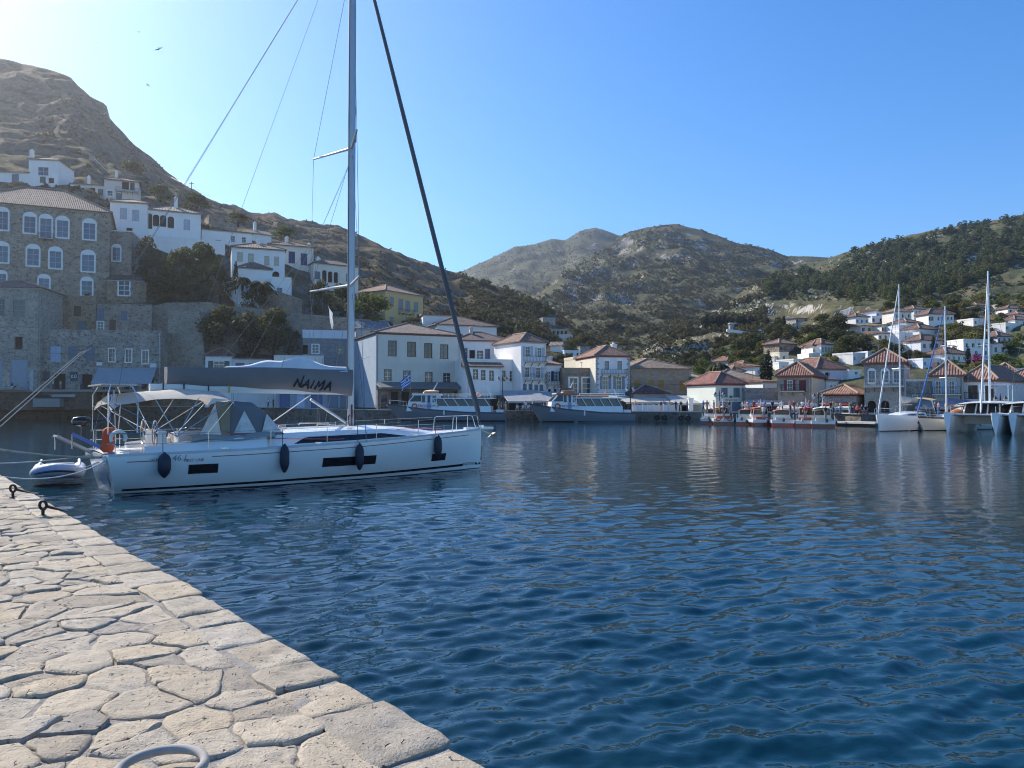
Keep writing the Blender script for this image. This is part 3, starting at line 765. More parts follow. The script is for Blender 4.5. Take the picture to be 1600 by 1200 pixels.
        if hrnd.random() < .55:
            k = MB(); k.tube([(.1,-.05,h*.62+.2*hrnd.random()),(w*.35,-.05,h*.60),(w*.7,-.05,h*.62),(w-.1,-.05,h*.61)], .022, 5); k.build('cable', plain((.04,.04,.045),.7), o)
    for b in balc:
        px0, px1, py = b[:3]; u0, z = fr.plane(px0, py, 'F', 1); u1, _ = fr.plane(px1, py, 'F', 1)
        balcony(o, max(u0,.05), min(u1,w-.05), z-zb, *(b[3:] if len(b) > 3 else ()))
    return o, fr
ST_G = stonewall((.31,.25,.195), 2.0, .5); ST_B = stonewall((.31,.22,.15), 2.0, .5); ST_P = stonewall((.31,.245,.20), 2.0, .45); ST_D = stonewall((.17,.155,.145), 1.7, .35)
ST_ASH = ashlar((.30,.27,.235)); ST_TAN = ashlar((.36,.28,.20)); ST_BLUE = ashlar((.24,.25,.26))
PW = plaster(WHITE, .35); PWC = plaster((.82,.77,.69), .4); PPINK = plaster((.72,.62,.55), .3); PLAV = plaster((.68,.63,.68), .3); PGREY = plaster((.43,.42,.39), .5); PCREAM = plaster((.70,.64,.50), .35)
G1 = 'old houses on the slope above the shops'; G2 = 'buildings along the waterfront'; G3 = 'white houses on the far hillside'
# ---- the old town above the shops
house('stone_mansion','tall brown rubble stone mansion with rows of white arched windows under a tiled roof', -62,150,172.5,161, 312,8,19,ST_G,('hip',6.0,(.34,.20,.13),.5,(.42,.36,.3)),
 [(4,323,24,38,'A'),(47,331,24,35,'A'),(72,334,24,40,'A'),(98,337,24,36,'A'),(140,341,25,35,'A'),(4,377,24,35,'A'),(52,381,25,36,'A'),(87,385,25,36,'A'),(138,390,26,36,'A'),
  (3,422,18,30,'A'),(69,428,22,31,'A'),(136,432,22,32,'A'),(-35,330,24,36,'A'),(-35,380,24,36,'A')], balc=[(60,84,372,1.0,1.0)], group=G1, cat='mansion')
house('stone_annexe','narrow stone annexe with one arched window against the tall stone mansion', 171,163,206,164,361,10,8,ST_P,('flat',.25,PWC),[(182,381,16,28,'A')],group=G1)
house('stone_outhouse','small stone house with a dark sloping roof and one square white framed window', 167,159.5,229,161,437,6,8,ST_B,('shed',3.2,BROWN,.3),[(194,439,22,24,'W')],group=G1)
house('stone_tenement','brown stone house with small doors above the roof terrace of the shops', 70,148.5,150,149.5,463,5,9,ST_B,('flat',.2),
 [(83,492,14,24,'Dslate'),(121,478,11,15,'Sbrown'),(128,503,13,16,'Sslate')],group=G1)
house('stone_terrace_house','low pinkish stone house with blue shuttered openings behind the shop roof terrace', 151,149.5,237,151,476,5,9,ST_P,('flat',.2),
 [(157,482,12,18,'Sslate'),(157,503,12,14,'Wwhite'),(194,486,10,14,'Sslate'),(176,500,10,16,'Sbrown')],group=G1)
house('corner_shophouse','grey plastered corner house with tall grey doors and a low tiled roof', -48,137,64,139,448,5.2,11,stonewall((.34,.305,.26),2.4,.4),('hip',2.0,(.26,.15,.11),.35),
 [(2,467,12,26,'Gslate'),(30,468,20,26,'Gslate'),(29,526,13,20,'Kgrey'),(30,561,27,49,'Ddoor'),(-4,561,16,49,'Ddoor'),(-28,468,20,26,'Gslate')],group=G2,cat='shop')
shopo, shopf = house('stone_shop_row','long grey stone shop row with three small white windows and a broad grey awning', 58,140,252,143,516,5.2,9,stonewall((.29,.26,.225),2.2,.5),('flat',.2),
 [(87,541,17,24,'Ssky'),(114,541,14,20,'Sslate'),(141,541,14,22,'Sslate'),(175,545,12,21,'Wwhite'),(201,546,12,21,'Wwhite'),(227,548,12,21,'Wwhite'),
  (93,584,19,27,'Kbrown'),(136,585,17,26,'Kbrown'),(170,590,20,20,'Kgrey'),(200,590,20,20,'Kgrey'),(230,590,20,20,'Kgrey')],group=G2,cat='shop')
house('white_cottage','long white cottage with a tiled roof beside the square white tower house', -42,193,45,194,268,22,7,PW,('shed',1.6,TAN,.3),[(24,272,11,13,'Sslate'),(3,285,9,16,'Kwhite'),(13,287,9,15,'Kwhite'),(-15,280,9,13,'Sslate')],group=G1)
house('tower_house','square white tower house with a pale green arched balcony window', 45,194,92.5,195,249,22,9,PW,('hip',1.5,TAN,.3),[(68,254,22,22,'Agreen'),(67,276,9,9,'Sgreen'),(80,278,9,8,'Kwhite')],[(50,235,5,12)],group=G1)
house('low_white_house','low white house with a pale tiled roof and grey terrace wall', 110,196,163,198,287,26,8,PWC,('shed',1.4,TAN,.3),[(119,291,11,7,'Sslate'),(140,293,18,9,'Kwhite'),(157,295,8,10,'Sslate')],[(139,276,4,10)],group=G1)
house('balcony_cottage','small pinkish cottage with a covered balcony high on the slope', 163,195,217,198,280,24,8,PPINK,('hip',1.3,BROWN,.4),[(172,298,11,9,'Wblue'),(196,282,11,14,'Kwhite'),(186,302,9,9,'Sslate'),(207,284,7,13,'Sbrown')],[(182,268,4,11)],[(181,217,298,.8,.9)],group=G1)
house('white_garden_wall','long white garden wall below the white mansion with four arches', 206,178,352,186,367,16,2.5,PW,('flat',.15),[(293,369,7,4,'Kwhite')],group=G1,cat='wall')
house('white_arcade_mansion','long white mansion with a row of four arched openings and a tall chimney', 172,179,230,181,315,18,12,PW,('hip',1.6,TAN,.35),[(193,325,11,17,'Spale'),(212,328,11,17,'Spale'),(202,356,10,6,'Kwhite')],group=G1,cat='mansion')
house('white_loggia_wing','white wing with four arched loggia openings and bright roof tiles', 230,182,314,187,327,20,11,PW,('hip',2.4,(.46,.34,.24),.35),
 [(233,333,8,24,'Tsand'),(244,335,10,18,'Tsand'),(255,336,10,18,'Tsand'),(267,338,10,18,'Tsand'),(292,343,10,16,'Spale')],[(275,309,5,22)],group=G1,cat='mansion')
house('white_long_house','long white house with brown tiles between the loggia wing and the blue-white house', 315,189,394,194,358,20,9,PW,('shed',1.8,BROWN,.3),[(341,375,9,15,'Spale'),(364,369,8,10,'Wwhite'),(381,371,8,9,'Wwhite')],group=G1)
house('flat_stone_house','flat brown stone house half hidden by bushes on the ridge', 326,222,371,226,336,40,8,ST_P,('flat',.3),[],group=G1)
house('white_corner_house','large white house with cream shutters and a dark cypress beside its wall', 362,165,445,169,386,12,10,PW,('hip',1.6,BROWN,.35),
 [(375,394,9,14,'Scream'),(392,396,9,14,'Scream'),(417,400,8,14,'Scream'),(432,401,8,14,'Scream'),(431,424,11,10,'Tsand')],[(404,375,5,9)],group=G1)
house('white_lean_to','low white house with a small pointed roof in front of the cream shuttered house', 372,160,424,163,418,12,6,PW,('hip',1.6,BROWN,.3),[],group=G1)
house('white_gate_house','plain white gatehouse with one arched niche above the stone steps', 424,160,455,161,433,12,5,PW,('flat',.1),[(437,445,11,15,'Awhite')],group=G1)
house('cream_house','cream house with two tall dark blue shuttered windows and a roof pavilion', 420,186,490,190,382,18,10,plaster((.72,.66,.56),.3),('hip',1.5,BROWN,.35),
 [(456,393,10,18,'Snavy'),(475,396,10,18,'Snavy'),(453,421,5,8,'Kwhite'),(459,422,5,8,'Kwhite'),(467,424,5,6,'Kwhite'),(475,425,6,8,'Kwhite')],[(448,371,5,13),(483,381,4,10)],group=G1)
house('roof_pavilion','dark tiled pavilion on white pillars above the cream house', 440,196,472,198,383,36,6,PW,('hip',1.2,(.13,.08,.06),.6),[(449,384,7,7,'Kwhite'),(458,385,7,7,'Kwhite')],group=G1,cat='pavilion')
house('arcade_terrace_house','cream house with three dark arched openings and a terrace', 490,186,560,192,411,18,9,plaster((.74,.69,.58),.3),('hip',1.6,BROWN,.3),
 [(507,422,7,18,'Tsand'),(516,424,7,17,'Tsand'),(525,425,7,17,'Tsand'),(496,424,9,12,'Sslate'),(545,428,8,12,'Sslate')],[(497,403,6,8)],group=G1)
house('small_white_house','small white house with a white chimney on the slope behind the cream house', 388,232,424,236,364,36,8,PW,('gable',2.0,TAN,.3),[],[(398,348,4,13)],group=G1)
house('yellow_house','yellow ochre house with grey shutters and a small balcony above a green tree', 602,190,661,201,454,12,16,plaster((.66,.46,.20),.25),('hip',2.6,(.40,.22,.13),.4),
 [(612,464,7,15,'Sgrey'),(626,467,7,17,'Sgrey'),(637,470,7,16,'Sgrey'),(650,472,7,15,'Sgrey'),(612,495,6,8,'Sgrey'),(637,496,7,8,'Sgrey')],balc=[(622,645,488,.9,.9)],group=G1)
house('white_gable_house','white house with a step-roofed gable beside the yellow house', 661,182,712,184,492,6,9,PW,('shed',1.0,TAN,.3),[(693,503,5,8,'Kwhite')],group=G1)
house('broad_white_house','broad white house with a low brown hipped roof behind the waterfront', 683,172,776,178,507,4,13,plaster((.70,.71,.72),.3),('hip',2.4,(.27,.16,.11),.4),[(740,518,7,8,'Kwhite')],group=G1)
# ---- the waterfront
house('low_tiled_house','low white house with grey-green shutters and a red tiled roof behind the boom', 321,146,365,147,556,2,8,PW,('hip',1.6,(.30,.13,.09),.3),[(342,564,17,11,'Ogreen')],group=G2)
house('tiled_store','long low white store with a dark red tiled roof beside the low white house', 365.5,147,430,149,560,2,8,plaster((.7,.68,.66)),('shed',1.6,(.27,.12,.09),.3),[(375,567,14,6,'Sslate'),(396,568,14,6,'Sslate')],group=G2,cat='store')
house('flat_white_store','flat roofed white store in front of the grey stone house', 428,146,506,148,556,2,7,PWC,('flat',.15),[(445,600,20,38,'Dblue'),(480,600,20,38,'Dsky')],group=G2,cat='store')
house('grey_stone_house','grey stone house with a broad white parapet band and dark square windows', 473,148,548,150,528,2,10,ST_BLUE,('flat',1.6,plaster((.68,.70,.72))),[(463+13,539,8,15,'Kwhite'),(493,539,13,14,'Wwhite'),(531,540,11,13,'Pgrey'),(505,600,18,38,'Dblue'),(535,600,18,38,'Dblue')],group=G2)
house('glass_pavilion','glazed pavilion with a pale metal gable roof behind the pale plaster building', 556,160,611,163,514,6,8,plaster((.45,.5,.5)),('gable',2.2,(.34,.36,.36),.3),[(585,515,14,10,'Ggrey'),(601,516,10,10,'Ggrey')],group=G2,cat='pavilion')
house('pale_plaster_building','large pale stained plaster building with four grey shuttered windows and a brown roof', 588,135,719,141.5,520,2,17,plaster((.70,.66,.57),.55),('hip',2.6,(.30,.20,.14),.35,(.2,.08,.06)),
 [(613,532,14,24,'Gbrown'),(643,534,14,23,'Gbrown'),(669,536,13,23,'Gbrown'),(694,538,13,22,'Gbrown'),(606,577,12,17,'Pbrown'),(636,579,12,16,'Pbrown'),(670,581,12,16,'Pbrown'),(698,583,11,16,'Pbrown'),
  (570,535,14,24,'Gsky','L'),(570,570,14,24,'Gsky','L')],group=G2,side=('L',plaster((.36,.43,.50),.5)))
house('white_villa','white villa with a brown hipped roof and dark framed windows behind a low white block', 712,144,797,147,532,2,9,PW,('hip',1.9,(.24,.14,.10),.35),[(726,544,9,14,'Pbrown'),(738,547,9,13,'Kwhite'),(750,548,9,13,'Pbrown'),(762,545,8,15,'Sslate'),(781,547,9,16,'Sslate')],[(736,512,5,18,.4,(.6,.45,.4))],group=G2)
house('white_bay_house','white house with a projecting tiled bay and a row of small brown windows', 727,134,808,137,562,1.6,8,PW,('flat',.2),[(743,577,8,16,'Pbrown'),(755,578,7,15,'Pbrown'),(768,579,7,15,'Pbrown'),(786,579,8,16,'Pbrown'),(800,580,7,15,'Pbrown')],group=G2)
house('bay_roof_house','small white bay with its own brown tiled roof on the row of small windows', 729,132.5,784,134.5,573,3.5,2,PW,('shed',1.1,(.22,.12,.09),.35),[(743,577,8,15,'Pbrown'),(755,578,7,15,'Pbrown'),(768,579,7,15,'Pbrown')],group=G2)
house('tall_white_house','tall narrow white house with two iron balconies and louvred doors', 814,134,853,136.5,534,1.6,10,PW,('hip',1.7,(.36,.2,.13),.35),
 [(825,541,8,16,'Opale'),(843,543,7,15,'Opale'),(824,573,8,16,'Opale'),(841,574,8,16,'Opale'),(820,600,6,9,'Sslate'),(829,600,6,9,'Sslate'),(838,601,6,9,'Sslate'),(846,601,6,9,'Sslate')],balc=[(818,853,565,.9,1.0),(818,853,593,.9,1.0)],group=G2)
house('blue_shutter_house','small white house with navy blue shutters and a white balcony', 853.5,137,877,138,570,1.6,8,PW,('shed',1.4,(.36,.19,.12),.3),[(857,580,7,16,'Onavy'),(869,580,7,16,'Onavy'),(859,608,5,5,'Kwhite'),(868,608,5,5,'Kwhite')],balc=[(854,876,601,.8,.8)],group=G2)
house('stone_town_house','brown stone house with two large white window surrounds and a plain parapet', 879,136,931,137,585,1.6,9,stonewall((.27,.215,.16),2.0,.25),('flat',1.2),[(896,591,16,26,'Wwhite'),(916,591,16,26,'Wwhite')],group=G2)
house('cream_block','plain cream block behind the brown stone house', 900,147,924,148,561,2,6,PCREAM,('flat',.5),[(917,572,8,4,'Sochre')],group=G2)
qh, qf = house('quoined_house','white house with grey stone quoins and arched balcony doors under a red roof', 931,134,984,135.5,556,1.6,11,plaster((.76,.76,.76),.25),('hip',1.9,(.42,.20,.12),.35,(.3,.1,.07)),
 [(948,559,10,20,'Agrey'),(968,559,10,20,'Agrey'),(946,588,9,20,'Ogrey'),(967,588,9,20,'Ogrey')],[(959,538,7,14,.5)],balc=[(939,978,584,.9,.8)],group=G2,side=('L',plaster((.74,.68,.56))))  # warm sunlight on the left face is put into its cream plaster
hq = 20
for sx in (0, qf.w):
    for i in range(hq):
        b = MB(); L = .55 if i % 2 else .32; z = .1+i*.46; xa, xb = (-.03, L) if sx == 0 else (qf.w-L, qf.w+.03); b.box(xa,-.05,z,xb,.25,z+.38); b.build('quoin', ashlar((.38,.37,.36)), qh)
house('tan_stone_building','long tan stone building with ochre shutters and a broad clay tile roof', 985,136,1079,139,576,1.6,16,ST_TAN,('hip',2.0,(.38,.25,.15),.3,(.34,.26,.18)),
 [(995,594,8,15,'Sochre'),(1017,594,8,8,'Sochre'),(1033,594,8,13,'Sochre'),(1066,595,8,13,'Sochre')],group=G2,side=('R',plaster((.60,.46,.26),.4)))
house('dark_window_house','white house with a large dark brown window and a tan roof behind the cream shop', 1094,136,1120,137,594,1.6,9,PWC,('shed',1.3,(.44,.30,.19),.4),[(1103,600,17,13,'Sbrown'),(1103,616,9,7,'Wblue')],group=G2)
house('tan_roof_house','cream house with a broad tan roof showing behind the pale green shop', 1120,142,1192,144,592,2,9,plaster((.7,.6,.4)),('hip',1.8,(.46,.31,.2),.4),[(1178,598,5,6,'Kwhite')],group=G2)
shop2, shop2f = house('pale_green_shop','pale green two storey shop with four blue grey shuttered openings and lettering', 1118,122,1163,123.5,600,1.5,9,plaster((.66,.68,.60),.2),('hip',1.9,(.34,.11,.075),.4,(.25,.07,.06)),
 [(1132,606,10,14,'Sslate'),(1151,606,10,14,'Sslate'),(1132,628,14,28,'Dslate'),(1151,628,14,28,'Dslate')],group=G2,cat='shop')
house('low_stone_cafe','low grey stone cafe with a pale awning and white framed windows', 1164,122,1215,122,613,1.5,9,stonewall((.22,.22,.225),2.0,.25),('flat',.7),[(1177,635,12,16,'Wwhite'),(1203,635,12,20,'Wwhite'),(1190,635,9,22,'Kbrown')],group=G2,cat='cafe')
house('white_back_house','plain white house above the low stone cafe', 1192,136,1216,137,597,2,8,PW,('shed',1.0,TERRA,.3),[],group=G2)
house('red_shutter_house','grey stone house with dark red shutters and an iron balcony', 1215,119.5,1268,117,588.5,1.5,14,ST_ASH,('hip',2.2,(.38,.15,.09),.4,(.3,.1,.07)),
 [(1234,594,9,17,'Ored'),(1254,594,11,18,'Sred'),(1230,634,14,24,'Dpale'),(1252,634,18,24,'Dpale'),(1278,596,3,12,'Kwhite','R'),(1287,598,3,12,'Kwhite','R')],balc=[(1221,1258,611,.8,1.0)],group=G2,side=('R',plaster((.72,.62,.46),.3)))
house('white_annexe','white house adjoining the cream wall of the red shuttered house', 1291,128,1310,129,594,1.5,8,PW,('shed',.8,TERRA,.3),[(1299,602,3,8,'Kwhite'),(1305,602,3,8,'Kwhite')],group=G2)
house('lavender_house','pale lavender house with a red tiled roof above the quay roofs', 1276,138,1326,140,577,2,11,PLAV,('hip',2.2,(.34,.13,.085),.35),[(1293,582,7,6,'Kwhite')],[(1280,563,5,14)],group=G2)
house('lavender_wing','white wing with two dark windows next to the pale lavender house', 1326,139,1346,140,580,2,8,PW,('flat',.3),[(1327,592,3,5,'Kwhite'),(1338,581,4,4,'Kwhite')],group=G2)
house('red_band_shop','low stone shop with a dark red eave band and blue grey doors', 1285,110,1337,107,617,1.5,8,stonewall((.30,.29,.27),2.0,.2),('hip',1.3,(.46,.22,.12),.5,(.24,.03,.03)),[(1300,640,22,22,'Dslate'),(1324,638,14,24,'Gslate')],group=G2,cat='shop')
ah, af = house('arched_stone_house','grey stone house with a big ground floor arch and three fan topped windows', 1350,106.5,1413,104,568.5,1.5,12,stonewall((.31,.30,.285),2.2,.18),('hip',2.0,(.36,.15,.10),.4,(.34,.15,.11)),
 [(1362,574,13,25,'Aslate'),(1383,574,14,25,'Aslate'),(1401,574,13,25,'Aslate'),(1362,626,13,26,'Tgrey'),(1383,626,13,26,'Tgrey')],balc=[(1348,1413,604,.8,.9,plaster((.62,.6,.57)),(.55,.56,.57))],group=G2,side=('R',plaster((.66,.56,.52),.35)))
house('grey_terrace_house','low grey stone house with a roof terrace beside the arched house', 1413.5,106,1456,105,596,1.5,9,stonewall((.30,.29,.27),2.2,.2),('flat',.3,PW),[(1430,618,9,9,'Wwhite'),(1437,642,24,18,'Kbrown')],group=G2)
house('pale_shutter_house','grey house with pale blue shutters, a long iron balcony and a pink chimney', 1456,104,1505,102,588,1.5,10,plaster((.46,.47,.44),.4),('hip',2.0,(.40,.17,.11),.4,(.4,.2,.14)),
 [(1466,595,9,20,'Osky'),(1487,595,9,20,'Osky'),(1480,640,40,16,'Kbrown')],[(1460,566,6,16,.5,(.62,.45,.38))],balc=[(1456,1502,616,.9,.95)],group=G2)
house('brown_shutter_house','white house with two large brown shuttered doors under orange roof tiles', 1503,103,1556,100,595,1.5,12,PW,('hip',2.0,(.42,.19,.12),.4,(.4,.2,.14)),
 [(1520,602,15,22,'Sbrown'),(1546,602,14,24,'Sbrown'),(1530,636,50,16,'Kbrown')],balc=[(1508,1530,624,.5,.9)],group=G2,side=('R',plaster((.68,.6,.6))))
house('end_house','white house with blue windows at the end of the harbour front', 1574,112,1640,108,592,1.5,10,plaster((.7,.66,.66)),('hip',1.8,(.34,.17,.11),.4),[(1589,600,9,11,'Sblue'),(1596,625,12,25,'Kbrown')],group=G2)
house('terrace_house','white house with a framed roof terrace above the tiled roofs', 1572,128,1640,126,577,3,9,PW,('flat',.2),[(1590,563+16,9,9,'Sslate')],group=G2)
house('tiled_back_house','tiled house behind the brown shuttered house', 1548,122,1600,120,592,2,9,PPINK,('hip',2.4,(.36,.18,.11),.4),[],group=G2)

K_ = lambda a, b, n, y, h, w: [(lerp(a,b,(i+.5)/n), y, w, h, 'Kbrown' if i % 3 else 'Gslate') for i in range(n)]
house('shopfront','dark stone shopfronts in the shade of the long grey lean-to canopy',590,133.4,726,139.6,608,1.6,1.2,ST_D,('flat',.05),K_(592,724,8,612,26,12),group=G2,cat='shop')  # this and the next two fronts: awning shade is put into the dark stone
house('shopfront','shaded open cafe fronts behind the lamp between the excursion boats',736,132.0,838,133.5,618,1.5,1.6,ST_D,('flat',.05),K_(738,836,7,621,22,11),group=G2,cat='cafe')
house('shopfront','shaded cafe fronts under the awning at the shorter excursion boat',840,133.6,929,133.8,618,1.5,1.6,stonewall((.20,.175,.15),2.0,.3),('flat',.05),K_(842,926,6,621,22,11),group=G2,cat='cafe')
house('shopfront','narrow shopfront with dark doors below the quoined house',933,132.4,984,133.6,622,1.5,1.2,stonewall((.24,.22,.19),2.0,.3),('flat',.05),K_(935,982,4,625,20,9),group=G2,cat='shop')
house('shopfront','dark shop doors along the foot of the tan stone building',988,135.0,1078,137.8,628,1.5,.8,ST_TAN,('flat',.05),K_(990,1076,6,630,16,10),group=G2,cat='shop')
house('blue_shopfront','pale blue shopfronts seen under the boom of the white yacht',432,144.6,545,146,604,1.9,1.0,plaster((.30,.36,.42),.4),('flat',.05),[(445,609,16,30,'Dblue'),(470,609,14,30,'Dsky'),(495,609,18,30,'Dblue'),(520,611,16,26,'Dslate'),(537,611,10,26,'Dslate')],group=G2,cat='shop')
# ================================================================== the white yacht moored stern-to
YA = R(36); YO = Vector((-13.3, 24.6, 0)); yx = Vector((math.cos(YA), math.sin(YA), 0)); yy = Vector((-math.sin(YA), math.cos(YA), 0))
def yl(px, py, y=0.0):
    """yacht coordinates (along, up) of a place in the photograph on the yacht's fore-and-aft plane y"""
    d = ray(px, py); k = ((YO+yy*y)-CAM).dot(yy)/d.dot(yy); p = CAM+d*k-YO; return p.dot(yx), p.z
yacht = thing('sailing_yacht','large white sailing yacht with grey boom cover and beige bimini moored by the stone quay','sailing yacht',YO,YA)
GEL = gloss((.84,.80,.755)); BLACK = gloss((.012,.013,.018), .25); NAVY = gloss((.012,.018,.035), .35); SMOKE = glass((.012,.013,.016), .05)
STL = STEEL(); ALU = plain((.46,.47,.49), .4, .45, .05); REDP = plain((.32,.04,.04), .5)
LH = 14.75; KX = LH/13.45
T_b = [(0,2.08),(1.5,2.18),(4,2.24),(7.4,2.16),(9.7,1.85),(12.0,1.22),(13.6,.58),(14.5,.16),(14.75,.06)]
T_w = [(0,1.45),(2,1.72),(5,1.82),(8.6,1.5),(10.9,1.05),(13.1,.45),(14.5,.05),(14.75,.02)]
T_z = [(0,1.22),(4,1.27),(8,1.38),(11,1.52),(14.75,1.66)]
def hs(x, z):
    """half beam of the hull at station x and height z"""
    b, w, sh = interp(x,T_b), interp(x,T_w), interp(x,T_z)
    if z <= 0: return w*max(0, 1-(-z/.6)**2)**.5
    t = min(1, z/sh); f = 1-(1-t)**2.2; f = min(1, f*1.02)
    return w+(b-w)*f
def hull_mesh(L, tz, hsf, nx=44, rake=.32):
    m = MB(); zs = [-.55,-.4,-.2,0,.12,.28,.5,.75,1.0]
    secs = []
    for i in range(nx+1):
        x = L*i/nx; sh = interp(x, tz); zz = [z for z in zs]+[lerp(1.0,sh,.6), sh]
        zz = [z if z <= 0 else z/1.0*1.0 for z in zz]; zz = zz[:4]+[lerp(0,sh,k) for k in (.1,.22,.4,.6,.8,.93,1.0)]
        xo = lambda z: x+(max(0,(1-max(z,0)/sh))*rake*max(0,1-x/1.2))
        sec = [(xo(z), -hsf(x,z), z) for z in reversed(zz)]+[(xo(-.6),0,-.6)]+[(xo(z), hsf(x,z), z) for z in zz]
        secs.append(sec)
    m.loft(secs); n = len(secs[0]); m.f.append(list(range(n))); m.m.append(0); m.f.append([nx*n+k for k in range(n)]); m.m.append(0)
    return m
hull = hull_mesh(LH, T_z, hs).build('hull', GEL, yacht, smooth=30)
def band(name, mat, x0, x1, za, zb, off=.006, nx=24, nz=3, par=hull, side=-1):
    """a strip laid on the hull side between heights za(x) and zb(x)"""
    m = MB(); f = lambda q, x: q(x) if callable(q) else q
    nx = max(2, nx); P = [[(lerp(x0,x1,i/nx), side*(hs(lerp(x0,x1,i/nx), lerp(f(za,lerp(x0,x1,i/nx)),f(zb,lerp(x0,x1,i/nx)),j/nz))+off), lerp(f(za,lerp(x0,x1,i/nx)),f(zb,lerp(x0,x1,i/nx)),j/nz)) for j in range(nz+1)] for i in range(nx+1)]
    m.loft(P); return m.build(name, mat, par)
for sd_ in (-1, 1):
    band('boot_stripe', NAVY, .35, LH-.02, lambda x: -.3, lambda x: .035, .008, 40, 3, side=sd_)
    band('waterline_stripe', BLACK, .5, LH-1.15, lambda x: lerp(.10,.17,x/LH), lambda x: lerp(.17,.27,x/LH), .008, 40, 2, side=sd_)
    band('pinstripe', REDP, 3.0, LH-.9, lambda x: interp(x,T_z)-.17, lambda x: interp(x,T_z)-.145, .006, 40, 1, side=sd_)
    band('pinstripe', REDP, .55, 1.5, lambda x: interp(x,T_z)-.22, lambda x: interp(x,T_z)-.195, .006, 6, 1, side=sd_)
    band('waterline_stripe', BLACK, LH-.36, LH-.03, .17, .27, .008, 4, 2, side=sd_)
    rubb = band('toe_rail', plain((.55,.56,.58),.4), .05, LH-.05, lambda x: interp(x,T_z)-.03, lambda x: interp(x,T_z)+.05, .01, 40, 1, side=sd_)
def hullx(px, py):
    best = (9e9,0,0)
    for i in range(0, 296):
        x = i*.05; xw, zw = yl(px, py, -hs(x, .8)); e = abs(xw-x)
        if e < best[0]: best = (e, x, zw)
    return best[1], best[2]
for (a,b,c,d) in ((295,340,726,741),(505,587,715.5,730),(675,697,709.5,721)):
    xa, zt = hullx(a, c); xb, _ = hullx(b, c); _, zb_ = hullx(a, d)
    o = band('hull_window', BLACK, xa, xb, zb_, zt, .008, 8, 4); band('pane', SMOKE, xa+.06, xb-.06, zb_+.05, zt-.05, .014, 8, 4, par=o)
    band('hull_window', BLACK, xa, xb, zb_, zt, .008, 8, 4, side=1)
def hull_text(body, x, z, size, mat, shear=0):
    v, f = text2d(body, size, shear); m = MB(); m.add([(x+p[0], -(hs(min(LH,max(0,x+p[0])), z+p[1])+.012), z+p[1]) for p in v], f); m.build('lettering', mat, hull, fix=False)
xt, zt = hullx(282, 716); hull_text('oceanis', xt-.62, zt, .17, plain((.2,.2,.22),.5)); hull_text('46.1', xt-.02, zt+.01, .26, plain((.2,.2,.22),.5), .15)
xt, zt = hullx(302, 718); hull_text('FIRST LINE', xt, zt-.02, .13, REDP)
xt, zt = hullx(734, 731.5); hull_text('BENETEAU', xt+.0, .235, .17, plain((.1,.1,.13),.5), .25)
bow = MB(); bow.box(LH-.03,-.05,.35,LH+.03,.05,.95); bow.build('bow_strip', BLACK, hull)
# ---- deck
dk = MB(); secs = []
for i in range(41):
    x = LH*i/40; b = hs(x,99)-.01; z = interp(x,T_z)-.0
    secs.append([(x, b*k, z+.06*(1-k*k)) for k in (-1,-.6,-.2,.2,.6,1)])
dk.loft(secs); dk.build('deck', gloss((.74,.74,.72),.4), yacht, smooth=True)
# ---- coachroof
T_c = [(4.6,1.45),(6,1.5),(8.3,1.42),(10,1.2),(11.4,.85),(12.3,.45)]
T_ch = [(4.6,.50),(6,.52),(8,.51),(9.8,.42),(11.4,.2),(12.3,.02)]
cr = MB(); secs = []
for i in range(27):
    x = lerp(4.6,12.3,i/26); b, hh, z = interp(x,T_c), interp(x,T_ch), interp(x,T_z)-.03
    secs.append([(x,-b-.16,z),(x,-b,z+hh*.62),(x,-b+.12,z+hh*.92),(x,-b*.5,z+hh+.06),(x,0,z+hh+.09),(x,b*.5,z+hh+.06),(x,b-.12,z+hh*.92),(x,b,z+hh*.62),(x,b+.16,z)])
cr.loft(secs); cr.f.append(list(range(9))); cr.m.append(0)
coach = cr.build('coachroof', GEL, yacht, smooth=35)
for sd_ in (-1, 1):
    m = MB(); P = []
    for i in range(25):
        x = lerp(5.9,10.5,i/24); b, hh, z = interp(x,T_c), interp(x,T_ch), interp(x,T_z)-.03
        k0, k1 = .18, min(.58, .18+.5*min(1,(x-5.9)/.55)*min(1,max(0,(10.7-x)/1.6)))
        P.append([(x, sd_*(b+.16-.16*k/.62+.012), z+hh*k) for k in (k0,lerp(k0,k1,.5),k1)])
    m.loft(P); m.build('coachroof_window', SMOKE, coach, fix=False)
for sd_ in (-1,1): hr = MB(); hr.tube([(7.0,sd_*.9,1.98),(7.05,sd_*.9,2.04),(8.2,sd_*.9,2.03),(8.25,sd_*.9,1.95)], .018, 6); hr.build('handrail', STL, coach)
for x in (9.9, 11.2):
    m = MB(); m.box(x-.25,-.25,interp(x,T_z)+interp(x,T_ch)+.02,x+.25,.25,interp(x,T_z)+interp(x,T_ch)+.1); m.build('hatch', SMOKE, coach)
